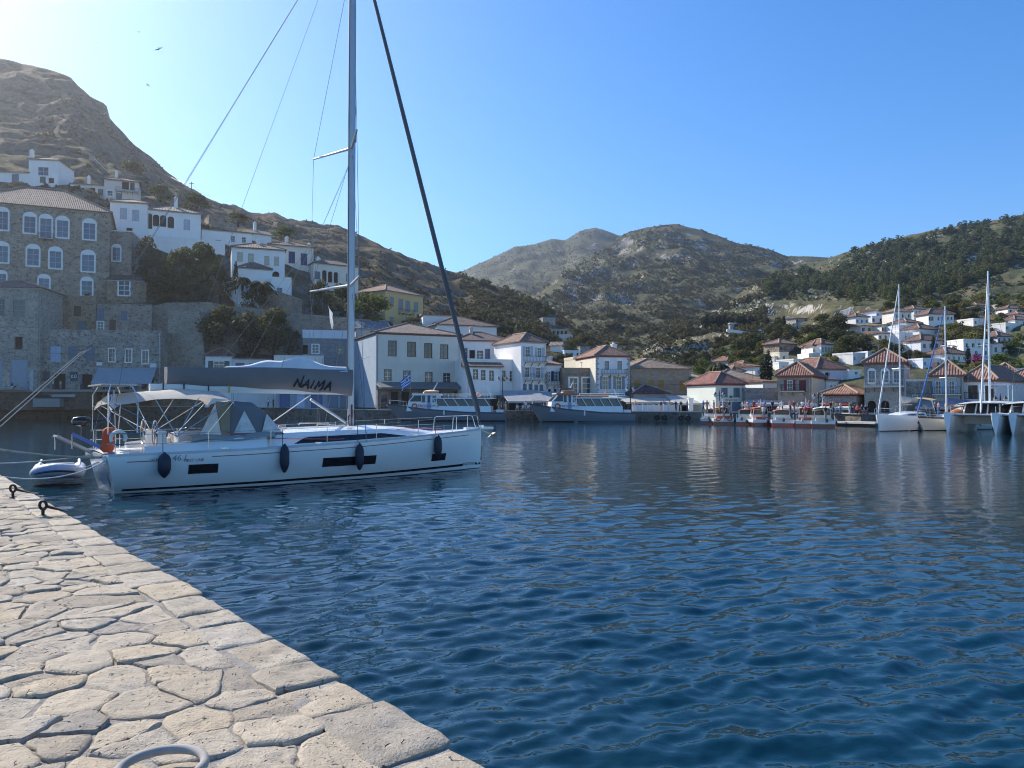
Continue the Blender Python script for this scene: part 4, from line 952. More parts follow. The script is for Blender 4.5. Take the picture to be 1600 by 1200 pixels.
# ---- cockpit: coamings, grey covered seats, wheels on pedestals
for sd_ in (-1,1):
    m = MB(); secs = []
    for i in range(13):
        x = lerp(1.1,4.9,i/12); hgt = lerp(.22,.46,min(1,i/9)); z = interp(x,T_z)
        secs.append([(x,sd_*1.86,z),(x,sd_*1.74,z+hgt*.8),(x,sd_*1.6,z+hgt),(x,sd_*1.35,z+hgt*.98),(x,sd_*1.25,z)])
    m.loft(secs, caps=True); m.build('coaming', GEL, yacht, smooth=40)
    m = MB(); secs = []
    for i in range(11):
        x = lerp(2.5,5.2,i/10); z = interp(x,T_z)+.43+.05*math.sin(i*.9)
        secs.append([(x,sd_*1.80,z-.10),(x,sd_*1.66,z+.06),(x,sd_*1.2,z+.08),(x,sd_*.8,z+.02),(x,sd_*.75,z-.3)])
    m.loft(secs, caps=True); m.build('seat_cover', canvas((.33,.31,.29),0), yacht, smooth=60)
    p = MB(); p.lathe([(.17,0),(.15,.5),(.13,.62),(.17,.68),(.1,.74)], 12, (1.75,sd_*.95,1.18)); ped = p.build('steering_pedestal', GEL, yacht, smooth=40)
    wq = MB(); wq.torus((1.55,sd_*.95,1.82),.42,.018,'x',28,6)
    for k in range(5): a = 2*math.pi*k/5; wq.bar((1.55,sd_*.95,1.82),(1.55,sd_*.95+.42*math.cos(a),1.82+.42*math.sin(a)),.018)
    wq.build('steering_wheel', STL, ped)
    wi = MB(); wi.lathe([(.1,0),(.09,.08),(.06,.12),(.08,.2),(.05,.22)], 12, (3.1,sd_*1.5,1.72)); wi.build('winch', plain((.05,.05,.06),.3,.8), yacht)
tb = MB(); tb.box(2.4,-.32,1.2,3.8,.32,1.85); tb.build('cockpit_table', GEL, yacht)
tr = MB(); tr.box(-.06,-1.95,.99,.02,1.95,1.235); tr.build('transom_cap', GEL, yacht)
st = MB(); st.loft([[(.05+.24*(1-z/1.2)-.02, y, z) for z in (.2,.5,.85,1.1)] for y in np.linspace(-1.25,1.25,5)]); st.build('transom_door', gloss((.70,.72,.74),.12), yacht)
# ---- mast, boom, sail cover
MX = yl(548, 668)[0]
ms = MB()
def oval(x, z, a, b, n=12): return [(x+a*math.cos(2*math.pi*k/n), b*math.sin(2*math.pi*k/n), z) for k in range(n)]
ms.loft([oval(MX,1.8,.14,.085),oval(MX,18,.14,.085),oval(MX,22.2,.09,.06)], True, True)
mast = ms.build('mast', ALU, yacht, smooth=50)
tk = MB(); tk.box(MX-.165,-.02,2.6,MX-.138,.02,22); tk.build('sail_track', plain((.12,.12,.13),.5), mast)
mb_ = MB(); mb_.box(MX+.14,-.05,13.0,MX+.16,.05,13.5); mb_.box(MX+.14,-.04,14.1,MX+.16,.04,14.4); mb_.build('mast_light', plain((.85,.85,.8),.3), mast)
rl = MB()
for k, (dx, dy) in enumerate(((-.02,-.14),(.1,-.12),(-.12,-.12))): rl.tube([(MX+dx,dy,1.9),(MX+dx*1.3,dy*1.1,2.3),(MX+dx*.9,dy*.95,2.75-.2*k)], .028, 6)
rl.build('halyard_coil', plain((.11,.02,.022),.85), mast)
for k, (py_, ln) in enumerate(((233,2.25),(447,2.55))):
    z = yl(550, py_)[1]
    for sd_ in (-1,1):
        m = MB(); m.tube([(MX-.05,sd_*.06,z+.03),(MX-.75,sd_*ln*.92,z-.0)], [.06,.035], 8); m.build('spreader', ALU, mast)
zs1, zs2 = yl(550,233)[1], yl(550,447)[1]
def wire(name, pts, r=.008, mat=None, par=yacht):
    m = MB(); m.tube(pts, r, 5); return m.build(name, mat or plain((.16,.165,.18),.8), par)
for sd_ in (-1,1):
    t1 = (MX-.75, sd_*2.25*.92, zs1); t2 = (MX-.75, sd_*2.55*.92, zs2)
    wire('shroud', [(MX,0,20.4), t1, t2, (MX-.35,sd_*2.12,1.4)], .009)
    wire('shroud', [(MX,sd_*.05,zs1-.2), t2], .008); wire('shroud', [(MX,sd_*.05,zs2-.2),(MX-.3,sd_*2.1,1.4)], .008)
    wire('backstay', [(MX-.12,0,22.0),(1.2+.0,sd_*.25,7.6),(.12,sd_*1.75,1.6)], .008)
wire('topping_lift', [(MX-.15,0,22.0),(2.6,0,4.0)], .007)
wire('flag_halyard', [(MX-.5,1.6,zs2),(MX-.6,1.95,1.5)], .005)
for k in range(4): wire('lazy_jack', [(MX-.15,.06 if k%2 else -.06,12.0),(MX-1.3,.12,9.2-.0*k),(3.6+k*1.15,.28 if k%2 else -.28,4.05)], .006)
# boom
bz0, bz1 = 3.02, 3.22
bm_ = MB(); bm_.loft([[(x,-.10,z-.12),(x,.10,z-.12),(x,.14,z),(x,.10,z+.13),(x,-.10,z+.13),(x,-.14,z)] for x, z in ((1.55,3.32),(5,3.28),(MX-.2,3.24))], True, True)
boom = bm_.build('boom', gloss((.74,.72,.66),.3), yacht)
for x in (1.95,2.6,3.4,4.1): m = MB(); m.box(x-.02,-.16,3.17,x+.02,.16,3.47); m.build('strap', plain((.05,.05,.05) if x < 4 else (.6,.35,.05),.7), boom)
cv = MB(); secs = []
for i in range(41):
    t = i/40; x = lerp(2.05, MX-.02, t); zb_ = lerp(3.43,3.10,t**1.4)+.02*math.sin(t*23); zt_ = lerp(4.03,4.10,t)-.02*math.sin(t*9)
    wv = .02*math.sin(t*31)+.012*math.sin(t*71); bw = .24+.05*math.sin(t*3.1)
    secs.append([(x,-.06,zb_-.02),(x,-.16+wv*.3,zb_+.04),(x,-bw+wv,lerp(zb_,zt_,.35)),(x,-bw-.02-wv*.7,lerp(zb_,zt_,.75)),(x,-bw+.01,zt_),(x,-bw+.05,zt_-.03),(x,bw-.05,zt_-.03),(x,bw,zt_),(x,bw,lerp(zb_,zt_,.4)),(x,.16,zb_+.04),(x,.06,zb_-.02)])
cv.loft(secs, caps=True); COVER = canvas((.175,.17,.172),0); cover = cv.build('sail_cover', COVER, boom, smooth=50)
sl = MB(); secs = []
for i in range(31):
    t = i/30; x = lerp(4.0, MX-.25, t); hh = .05+.20*math.exp(-((t-.32)/.12)**2)+.36*math.exp(-((t-.60)/.16)**2)+.10*t
    secs.append([(x,-.26,4.0),(x,-.20,4.04+hh*.75),(x,-.04,4.05+hh),(x,.12,4.04+hh*.7),(x,.26,4.0)])
sl.loft(secs); sl.build('folded_sail', canvas((.74,.75,.77),.15), boom, smooth=60)
# the name, brushed on by hand
strokes = [[(295,335),(360,215)],[(348,228),(386,345)],[(386,345),(450,165)],[(415,352),(522,238)],[(522,238),(510,382)],[(440,318),(515,308)],[(555,362),(615,240)],
 [(620,378),(682,258)],[(680,260),(682,335)],[(682,335),(772,252)],[(772,252),(738,365),(688,405)],[(768,388),(868,272)],[(866,272),(856,412)],[(800,352),(860,340)]]
nm = MB()
for sk in strokes:
    P = [yl(430+a/10, 570+b/10, -.28) for a, b in sk]
    for (xa,za),(xb,zb_) in zip(P, P[1:]):
        dx, dz = xb-xa, zb_-za; L = math.hypot(dx,dz); nx_, nz_ = -dz/L*.03, dx/L*.03
        nm.prism([(xa+nx_-dx/L*.02,-.300,za+nz_-dz/L*.02),(xa-nx_-dx/L*.02,-.300,za-nz_-dz/L*.02),(xb-nx_*.7,-.300,zb_-nz_*.7),(xb+nx_*.7,-.300,zb_+nz_*.7)], (0,.05,0))
nm.build('lettering', plain((.012,.012,.015),.7), cover)
va = MB(); va.tube([(MX-.2,-.02,2.05),(yl(485,624)[0],-.02,yl(485,624)[1])], .05, 8); va.build('boom_vang', ALU, boom)
wire('mainsheet', [(yl(485,624)[0],-.02,3.1),(5.5,.0,2.0)], .02, plain((.7,.7,.68),.8), boom)
# ---- furled headsail on the forestay
fx, fz = yl(752,664); gx, gz = yl(585,0); ux, uz = fx+(gx-fx)*1.22, fz+(gz-fz)*1.22
wire('forestay', [(fx+.02,0,1.72),(ux,0,uz)], .012)
hs_ = MB(); hs_.tube([(lerp(fx,ux,t),0,lerp(fz,uz,t)) for t in (.012,.03,.08,.3,.6,.9,.99)], [.05,.11,.105,.10,.088,.06,.04], 9); hs_.build('furled_headsail', canvas((.10,.105,.115),0), yacht, smooth=60)
fd = MB(); fd.lathe([(.03,0),(.13,.02),(.13,.12),(.03,.14)], 12, (fx,0,1.72)); fd.build('furling_drum', STL, yacht)
# ---- bowsprit, anchor, pulpit
bs = MB(); bs.bar((LH-.8,0,1.72),(LH+.62,0,1.72),.2,.1); bs.build('bowsprit', GEL, yacht)
an = MB(); an.bar((LH+.1,0,1.62),(LH+.62,0,1.42),.05); an.add([(LH+.35,-.02,1.30),(LH+.72,-.13,1.52),(LH+.72,.13,1.52),(LH+.70,0,1.40)], [(0,1,3),(0,3,2),(1,2,3),(0,2,1)]); an.build('anchor', plain((.5,.42,.3),.4,.6), yacht)
zb0 = interp(12,T_z)
def bend(*p): return [Vector(q) for q in p]
for sd_ in (-1,1):
    m = MB(); m.tube(bend((LH-1.9,sd_*.78,1.62),(LH-1.85,sd_*.76,2.18),(LH-1.75,sd_*.72,2.24),(LH-.35,sd_*.22,2.28),(LH-.28,sd_*.2,2.22),(LH-.15,sd_*.12,1.7)), .016, 6)
    m.tube(bend((LH-.95,sd_*.45,1.66),(LH-.95,sd_*.43,2.26)), .014, 6); m.build('pulpit', STL, yacht)
    prev = None
    for x in (2.9,4.9,6.9,8.9,10.9,LH-1.9):
        b = interp(x,T_b)-.07; z = interp(x,T_z)
        if x < LH-2.1: m = MB(); m.tube([(x,sd_*b,z),(x,sd_*b,z+.62)], .014, 6); m.build('stanchion', STL, yacht)
    for hh in (.32,.61):
        wire('lifeline', [(x,sd_*(interp(x,T_b)-.07),interp(x,T_z)+hh) for x in (1.0,2.9,4.9,6.9,8.9,10.9,LH-1.9)], .005, STL)
    # pushpit
    m = MB()
    for hh in (.34,.66): m.tube(bend((1.05,sd_*2.05,1.22+hh),(.25,sd_*1.98,1.22+hh),(.06,sd_*1.75,1.22+hh),(.06,sd_*1.05,1.22+hh)), .016, 6)
    for x, y in ((1.0,2.05),(.25,1.96),(.07,1.1)): m.tube([(x,sd_*y,1.2),(x,sd_*y,1.88)], .016, 6)
    m.build('pushpit', STL, yacht)
# ---- bimini and its frame
bi = MB(); secs = []
for i in range(17):
    t = i/16; x = lerp(.15,3.85,t); zc = lerp(3.02,3.20,t)+.14*math.sin(t*math.pi)-(.16 if i in (0,16) else 0)
    secs.append([(x,y,zc-.30*(abs(y)/1.75)**2.6+.018*math.sin(t*14+y*2)) for y in np.linspace(-1.75,1.75,15)])
bi.loft(secs); BIM = canvas((.62,.58,.50),.3); bim = bi.build('bimini', BIM, yacht, smooth=60)
for sd_ in (-1,1):
    fm = MB(); base = (2.0,sd_*1.95,1.75)
    for x, z in ((.25,2.78),(1.4,2.92),(2.7,2.98),(3.7,2.88)): fm.tube([base,(x,sd_*1.72,z)], .015, 6)
    fm.tube([(.1,sd_*1.7,2.75),(.9,sd_*1.95,1.9)], .012, 5); fm.tube([(3.8,sd_*1.7,2.85),(2.9,sd_*1.9,1.8)], .012, 5)
    fm.build('bimini_frame', STL, bim)
# ---- sprayhood with clear windows
sh = MB(); secs = []
def hoodsec(x, hw, zb_, zt_, fl): 
    return [(x+fl*(1-abs(c))*.0, hw*c, zb_+(zt_-zb_)*s_) for c, s_ in ((-1,0),(-.98,.45),(-.88,.82),(-.6,.97),(0,1.0),(.6,.97),(.88,.82),(.98,.45),(1,0))]
S3 = [hoodsec(3.75,1.5,1.68,2.80,0),hoodsec(4.1,1.52,1.68,2.90,0),hoodsec(4.65,1.5,1.70,2.86,0),hoodsec(5.0,1.46,1.70,2.6,0),hoodsec(5.45,1.42,1.72,2.0,0),hoodsec(5.62,1.40,1.72,1.80,0)]
sh.loft(S3); SPR = canvas((.17,.165,.165),0); hood = sh.build('sprayhood', SPR, yacht, smooth=45)
CLEAR = plain((.50,.50,.50), .12, 0, .25)
for sd_ in (-1,1):
    for tri in (((3.86,1.80),(4.62,1.80),(4.22,2.55)),((4.80,1.80),(5.52,1.80),(4.98,2.45))):
        m = MB(); P = [Vector((x, sd_*(1.515-.06*max(0,(z-2.1)/.5)-.05*max(0,x-4.7)+.012), z)) for x, z in tri]; m.prism(P, (0,sd_*.006,0)); m.build('clear_window', CLEAR, hood)
m = MB(); m.loft([[(5.06,y,2.52),(5.46,y*1.02,1.96)] for y in np.linspace(-1.05,1.05,7)]); o = m.build('clear_window', CLEAR, hood); o.location = (.03,0,.03)
sc_ = MB()
for sd_ in (-1,1):   # canvas side curtains behind the sprayhood
    sc_.loft([[(3.72,sd_*1.53,2.78),(3.05,sd_*1.62,1.72)],[(3.45,sd_*1.6,2.86),(2.75,sd_*1.66,1.72)]])
cur = MB(); cur.add([(3.75,-1.54,2.84),(3.25,-1.60,2.86),(3.48,-1.6,1.75),(3.72,-1.55,1.75)], [(0,1,2,3)]); cur.build('side_curtain', canvas((.34,.27,.18),.2), hood)
cw = MB(); cw.add([(3.24,-1.605,2.80),(2.75,-1.65,1.76),(3.44,-1.62,1.76)], [(0,1,2)]); cw.build('clear_window', CLEAR, hood)
# ---- solar panel on its arch, outboard on the rail
sp = MB(); sp.cbox((.45,.2,3.38),(1.0,2.9,.05)); spo = sp.build('solar_panel', plain((.30,.31,.33),.3,.3), yacht)
for sd_, x in ((-1,.1),(1,.1)): ap = MB(); ap.tube(bend((x,sd_*1.62,1.85),(x,sd_*1.62,3.1),(x+.1,sd_*1.3,3.36)), .022, 6); ap.tube(bend((x+.8,sd_*1.72,1.9),(x+.85,sd_*1.5,3.0),(x+.7,sd_*1.3,3.36)), .02, 6); ap.build('support_frame', STL, spo)
ob = MB(); ob.loft([[(-.15+r*1.35*math.cos(q)-.06,1.75+r*.75*math.sin(q),2.02+z) for q in np.linspace(0,6.283,13)[:-1]] for r, z in ((.08,0),(.2,.04),(.23,.16),(.2,.28),(.1,.33))], True, True); o = ob.build('outboard_motor', BLACK, yacht, smooth=50)
ol = MB(); ol.box(-.22,1.68,1.62,-.06,1.82,2.14); ol.lathe([(.01,0),(.12,.03),(.01,.06)], 8, (-.14,1.75,1.58)); ol.build('leg', plain((.03,.03,.035),.4), o)
# orange lifesaving bag, white horseshoe holder, boathook on the starboard rail
og = MB(); og.loft([[(x+.17*math.cos(a)*k,-1.5+.13*math.sin(a)*k,z) for a in np.linspace(0,2*math.pi,9)[:-1]] for z,k,x in ((1.3,.7,.12),(1.4,1.15,.1),(1.62,.95,.12),(1.8,1.2,.14),(2.0,1.0,.15),(2.06,.5,.15))], True, True)
tag(og.build('lifesaving_bag', canvas((.68,.10,.03),0), None, smooth=50), 'bright orange lifesaving bag tied to the stern rail of the white yacht', 'bag')
go = bpy.data.objects['lifesaving_bag']; go.location = YO; go.rotation_euler = (0,0,YA)
hh_ = MB(); hh_.torus((.35,-1.85,1.75),.2,.055,'y',14,6,-.6,3.7); tag(hh_.build('horseshoe_buoy', plain((.78,.76,.66),.6), None, smooth=True), 'white horseshoe lifebuoy on the stern rail beside the orange bag', 'lifebuoy')
ho = bpy.data.objects['horseshoe_buoy']; ho.location = YO; ho.rotation_euler = (0,0,YA)
def on_yacht(o): o.location = YO; o.rotation_euler = (0,0,YA); return o
# ---- fenders: things that hang from the rail
for i, (px, py0, py1, lab) in enumerate(((254,706,746,'navy fender below the pilot lettering nearest the stern of the white yacht'),(442.5,693,738,'navy fender amidships between the aft hull window and the long hull window'),(558,692,734,'navy fender hanging across the long middle hull window'),(680,679,715,'navy fender near the bow in front of the small hull window'))):
    x, zt_ = hullx(px, py0); _, zb_ = hullx(px, py1); r = .155 if i else .19; y = -(hs(x,(zt_+zb_)/2)+r+.01); L = zt_-zb_
    m = MB(); m.lathe([(.02,0),(.06,.04*L),(r*.8,.18*L),(r,.32*L),(r,.72*L),(r*.75,.86*L),(.05,.96*L),(.025,L)], 14, (x,y,zb_)); f = on_yacht(m.build('fender', plain((.012,.018,.04),.55), None, smooth=60))
    tag(f, lab, 'fender', 'navy fenders along the yacht hull')
    rp = MB(); rp.tube([(x,y,zb_+L),(x,-interp(x,T_b)+.05,interp(x,T_z)+.05),(x,-interp(x,T_b)+.07,interp(x,T_z)+.6)], .012, 5); rp.build('rope', plain((.03,.03,.05),.8), f)
for sd_ in (-1,1):
    for x in (.5,3.4,6.6,10.8): m = MB(); b = interp(x,T_b)-.12; z = interp(x,T_z)+.03; m.box(x-.12,sd_*b-.02,z+.04,x+.12,sd_*b+.02,z+.07); m.box(x-.05,sd_*b-.02,z,x+.05,sd_*b+.02,z+.05); m.build('cleat', STL, yacht)
    wire('jib_sheet', [(12.6,sd_*.35,1.75),(10.4,sd_*1.0,1.80),(7.6,sd_*1.55,1.50),(4.6,sd_*1.75,1.62),(3.2,sd_*1.5,1.95)], .012, plain((.55,.1,.1) if sd_ < 0 else (.1,.15,.4),.8))
for k, (x, y) in enumerate(((5.9,-.35),(5.9,.35),(4.9,-1.35))):
    m = MB()
    for q_ in range(3): m.torus((x,y,interp(x,T_z)+interp(x,T_ch)+.10+.03*q_ if k < 2 else 1.92+.03*q_), .13-.012*q_, .016,'z',14,5)
    m.build('rope_coil', plain(((.55,.52,.45),(.12,.18,.4),(.5,.12,.1))[k],.85), yacht)
# ---- gangways standing out over the stern
def gang(y0, pxa, pya, pxb, pyb, y1, lab, c, name):
    x0, z0 = yl(pxb, pyb, y0); x1, z1 = yl(pxa, pya, y1); A, B = Vector((x0,y0,z0)), Vector((x1,y1,z1))
    o = on_yacht(thing(name, lab, 'gangway')); m = MB(); m.bar(A, B, .30, .05); m.build('plank', plain(mul(c,.6),.5), o)
    for s_ in (-1,1):
        e = (B-A).normalized().cross(Vector((0,0,1))).normalized()*.16*s_; m = MB(); m.bar(A+e, B+e, .045, .09); m.build('side_rail', plain(c,.3,.3), o)
    m = MB(); m.tube([B,(B.x,B.y,B.z-.45)], .02, 6); m.build('leg', STL, o); return o
gang(-1.35, 113, 678, 184, 712, -1.2, 'blue gangway with white edge stripes raised over the yacht stern', (.10,.16,.42), 'gangway')
gang(.6, 86, 681, 146, 708, .4, 'grey metal gangway frame raised behind the blue gangway', (.45,.43,.40), 'gangway')
# ---- flags
def flag(name, label, P, mat, staff=None, cat='flag', group=None):
    """P(u,v) -> point"""
    o = thing(name, label, cat, (0,0,0), 0, group); m = MB(); nu, nv = 12, 8; uv = []
    V = [[P(i/nu, j/nv) for j in range(nv+1)] for i in range(nu+1)]
    m.v = [tuple(V[i][j]) for i in range(nu+1) for j in range(nv+1)]
    for i in range(nu):
        for j in range(nv): m.f.append([i*(nv+1)+j,(i+1)*(nv+1)+j,(i+1)*(nv+1)+j+1,i*(nv+1)+j+1]); m.m.append(0); uv += [(i/nu,j/nv),((i+1)/nu,j/nv),((i+1)/nu,(j+1)/nv),(i/nu,(j+1)/nv)]
    m.uv = uv; m.build('flag_cloth', mat, o, smooth=60, fix=False)
    if staff: s = MB(); s.tube(staff, .014, 6); s.build('staff', plain((.6,.6,.6),.4,.5), o)
    return o
sx, sz = yl(181, 690, -.9); tx, tz_ = yl(178, 612, -.9)
on_yacht(flag('stern_flag', 'blue and white striped flag hanging limp on the yacht stern staff', lambda u, v: (tx-.05-.10*u+.05*math.sin(v*9)+.02*math.sin(v*5+u*9), -.9+.12*u*math.sin(v*7+1)+.06*u, tz_+.02-(1-v)*.35-u*.72), flagmat(), [(sx,-.9,sz),(tx,-.9,tz_+.05)]))
px_, pz_ = yl(512, 476, 1.5); qx_, qz_ = yl(520, 511, 1.5)
on_yacht(flag('pennant', 'white pennant flying below the lower port spreader', lambda u, v: (px_+(qx_-px_)*(.25*u+.75*(1-v))+.17*u*v, 1.5+.05*math.sin(v*6+u*3), lerp(qz_,pz_,v*(1-.25*u))-.10*u), canvas((.78,.78,.78),.3)))

# ================================================================== inflatable dinghy at the stern
dg_c = ground(93, 757); din = thing('inflatable_dinghy','pale grey inflatable dinghy with a navy rubbing strake tied at the yacht stern','dinghy',(dg_c.x-.4,dg_c.y+.6,.0),R(-62))
GREYT = plain((.52,.55,.62),.45); 
tb = MB(); path = [(-1.55,.60,.52),(-1.1,.62,.42),(0,.62,.36),(.7,.60,.40),(1.15,.42,.50),(1.35,0,.56),(1.15,-.42,.50),(.7,-.60,.40),(0,-.62,.36),(-1.1,-.62,.42),(-1.55,-.60,.52)]
def smoothpath(P, k=3):
    out = []
    for i in range(len(P)-1):
        p0, p1, p2, p3 = Vector(P[max(i-1,0)]), Vector(P[i]), Vector(P[i+1]), Vector(P[min(i+2,len(P)-1)])
        for j in range(k):
            t = j/k; out.append(.5*((2*p1)+(p2-p0)*t+(2*p0-5*p1+4*p2-p3)*t*t+(3*p1-p0-3*p2+p3)*t**3))
    return out+[Vector(P[-1])]
sp_ = smoothpath(path); n_ = len(sp_)
tb.tube(sp_, [.22*min(1,.25+min(i,n_-1-i)*.28) for i in range(n_)], 14); tube_o = tb.build('tube', GREYT, din, smooth=60)
for i, (a, b) in enumerate(((.205,.0),)):
    m = MB(); m.tube([Vector((p.x*1.0+ (p-Vector((0,0,p.z))).normalized().x*.21, p.y+(p-Vector((0,0,p.z))).normalized().y*.21, p.z-.03)) for p in smoothpath(path[1:-1])], .04, 6); m.build('rubbing_strake', plain((.03,.04,.09),.5), tube_o)
for sd_ in (-1,1):
    m = MB(); m.tube(smoothpath([(-1.5,sd_*.6,.70),(-.9,sd_*.62,.63),(0,sd_*.62,.57)]), .05, 6); m.build('top_pad', plain((.8,.78,.72),.6), tube_o, smooth=True)
m = MB(); m.box(-1.3,-.5,.16,1.0,.5,.22); m.build('floor', plain((.45,.47,.5),.6), din)
m = MB(); m.box(-1.22,-.45,.2,-1.14,.45,.62); m.build('transom', plain((.6,.6,.58),.5), din)
m = MB(); m.box(-.35,-.5,.52,-.12,.5,.56); m.build('thwart', plain((.65,.64,.6),.5), din)
m = MB(); m.loft([[(x,y,.05+abs(y)*.35) for y in (-.5,0,.5)] for x in (-1.3,0,.9)]+[[(1.2,y*.3,.4) for y in (-.5,0,.5)]]); m.build('keel', plain((.55,.57,.6),.5), din)
# ---- mooring lines to the quay
def sag(a, b, s, n=14): return [Vector(a).lerp(Vector(b), i/n)-Vector((0,0,s*4*(i/n)*(1-i/n))) for i in range(n+1)]
def yw(x, y, z): return YO+yx*x+yy*y+Vector((0,0,z))
ROPE = plain((.42,.37,.29),.9,0,.3); ROPW = plain((.62,.60,.54),.9,0,.25)
for lab, a, b, s_, r, mt in (
 ('thick tan mooring line running level from the yacht stern past the dinghy', yw(.1,-1.5,1.15), pt(-70,690,19), .12, .035, ROPE),
 ('thin white mooring line sloping below the thick tan line', yw(.1,.9,1.12), pt(-90,725,17.5), .1, .018, ROPW),
 ('white stern line running down to the quay edge across the dinghy', yw(.1,-1.7,1.1), Q(17.2,.1,.02), .25, .018, ROPW),
 ('thin grey painter between the dinghy and the yacht transom', yw(.1,.3,.9), din.matrix_basis@Vector((1.0,.3,.6)), .1, .012, ROPW)):
    m = MB(); m.tube(sag(a,b,s_), r, 7); tag(m.build('mooring_line', mt, None, smooth=True), lab, 'rope', 'mooring lines at the yacht stern')
a, b = pt(-40,692,14), pt(142,545,16.5)
for k, lab in enumerate(('upper of two taut pale cables rising across the left edge to a bright tip','lower of two taut pale cables rising across the left edge')):
    m = MB(); m.tube([a+Vector((.04*k,0,-.09*k)), pt(125,552,16.3)+Vector((0,0,-.045*k)), b+Vector((0,0,-.0))], .009, 6); tag(m.build('cable', plain((.36,.35,.32),.9), None), lab, 'cable', 'pale cables at the picture edge')

# ================================================================== iron mooring hooks, loose ring, weeds on the quay
IRON = plain((.03,.026,.024),.75,.3,.4)
def hook(px, py, lab):
    g = ground(px, py, QZ); o = thing('mooring_hook', lab, 'mooring ring', g, R(-14), 'rusty iron mooring hooks on the quay')
    m = MB(); m.torus((0,0,.15),.058,.02,'y',18,7); m.build('ring', IRON, o, smooth=True)
    m = MB(); m.tube([(0,0,-.02),(0,0,.10)], .022, 7); m.tube([(.05,0,.14),(.2,.01,.11),(.40,.02,.075)], [.026,.02,.008], 7); m.build('shank', IRON, o, smooth=True)
    m = MB(); m.lathe([(.06,0),(.055,.012),(.02,.02)], 9); m.build('base_plate', IRON, o); return o
hook(20, 777, 'rusty iron mooring hook farther along the quay edge')
hook(67, 806, 'rusty iron mooring hook with a flat shank nearer the camera')
g = ground(262, 1214, QZ); m = MB()
m.torus((0,0,.07),.170,.020,'z',40,10); o = m.build('pale_ring', plain((.37,.34,.305),.85,0,.3), None, smooth=True); o.location = g+Vector((.0,-.06,-.0)); tag(o, 'pale grey hose ring lying on the paving at the bottom edge', 'ring')
wd = MB(); wr = random.Random(5)
for (s_, t_, k, sp2) in [(E0.x*0+ .62,.10,40,.06),(-.15,.35,60,.10),(.25,.42,40,.08),(-.4,.2,40,.08),(1.7,.43,14,.05),(3.1,.44,14,.06)]+[(wr.uniform(0,12),wr.uniform(.44,1.7),7,.03) for _ in range(40)]:
    for _ in range(k):
        p = Q(s_+wr.gauss(0,sp2), t_+wr.gauss(0,sp2*.6), -.03); d = Vector((wr.gauss(0,.5),wr.gauss(0,.5),1)).normalized()*wr.uniform(.02,.06); e = Vector((wr.gauss(0,1),wr.gauss(0,1),0)).normalized()*.004
        wd.add([p-e,p+e,p+d], [(0,1,2)])
tag(wd.build('dry_weeds', plain((.22,.15,.05),.9,0,.5), None), 'dry brown weeds in the joints of the stone quay', kind='stuff')
# ================================================================== other boats
def simple_hull(L, tb, tw, tz, mat, par, rake=.5, name='hull', below=-.5):
    def f(x, z):
        b, w, sh = interp(x,tb), interp(x,tw), interp(x,tz)
        if z <= 0: return w*max(0,1-(-z/.62)**2)**.5
        t = min(1,z/sh); return w+(b-w)*(1-(1-t)**1.8)
    m = hull_mesh(L, tz, f, 26, 0)
    for i, p in enumerate(m.v):   # raked stem
        if p[0] > L*.6: k = (p[0]-L*.6)/(L*.4); m.v[i] = (p[0]-rake*k*k*(1-max(0,p[2])/interp(L,tz)), p[1], p[2])
    h = m.build(name, mat, par, smooth=32)
    return h, f
def deck(L, tb, tz, mat, par, z=0.0):
    m = MB(); m.loft([[(x,-interp(x,tb)*.99,interp(x,tz)+z),(x,0,interp(x,tz)+z+.05),(x,interp(x,tb)*.99,interp(x,tz)+z)] for x in np.linspace(0,L,18)]); return m.build('deck', mat, par)
def side_band(f, par, mat, name, x0, x1, za, zb, rake, L, tz, off=.012):
    for sd_ in (-1,1):
        m = MB(); P = []
        for i in range(23):
            x = lerp(x0,x1,i/22); row = []
            for z in (za(x), zb(x)):
                k = max(0,(x-L*.6)/(L*.4)); row.append((x-rake*k*k*(1-max(0,z)/interp(L,tz)), sd_*(f(x,z)+off), z))
            P.append(row)
        m.loft(P); m.build(name, mat, par)
def pose(o, px, D, yaw): g = pt(px, 640, D); o.location = (g.x, g.y, 0); o.rotation_euler = (0,0,yaw); return o
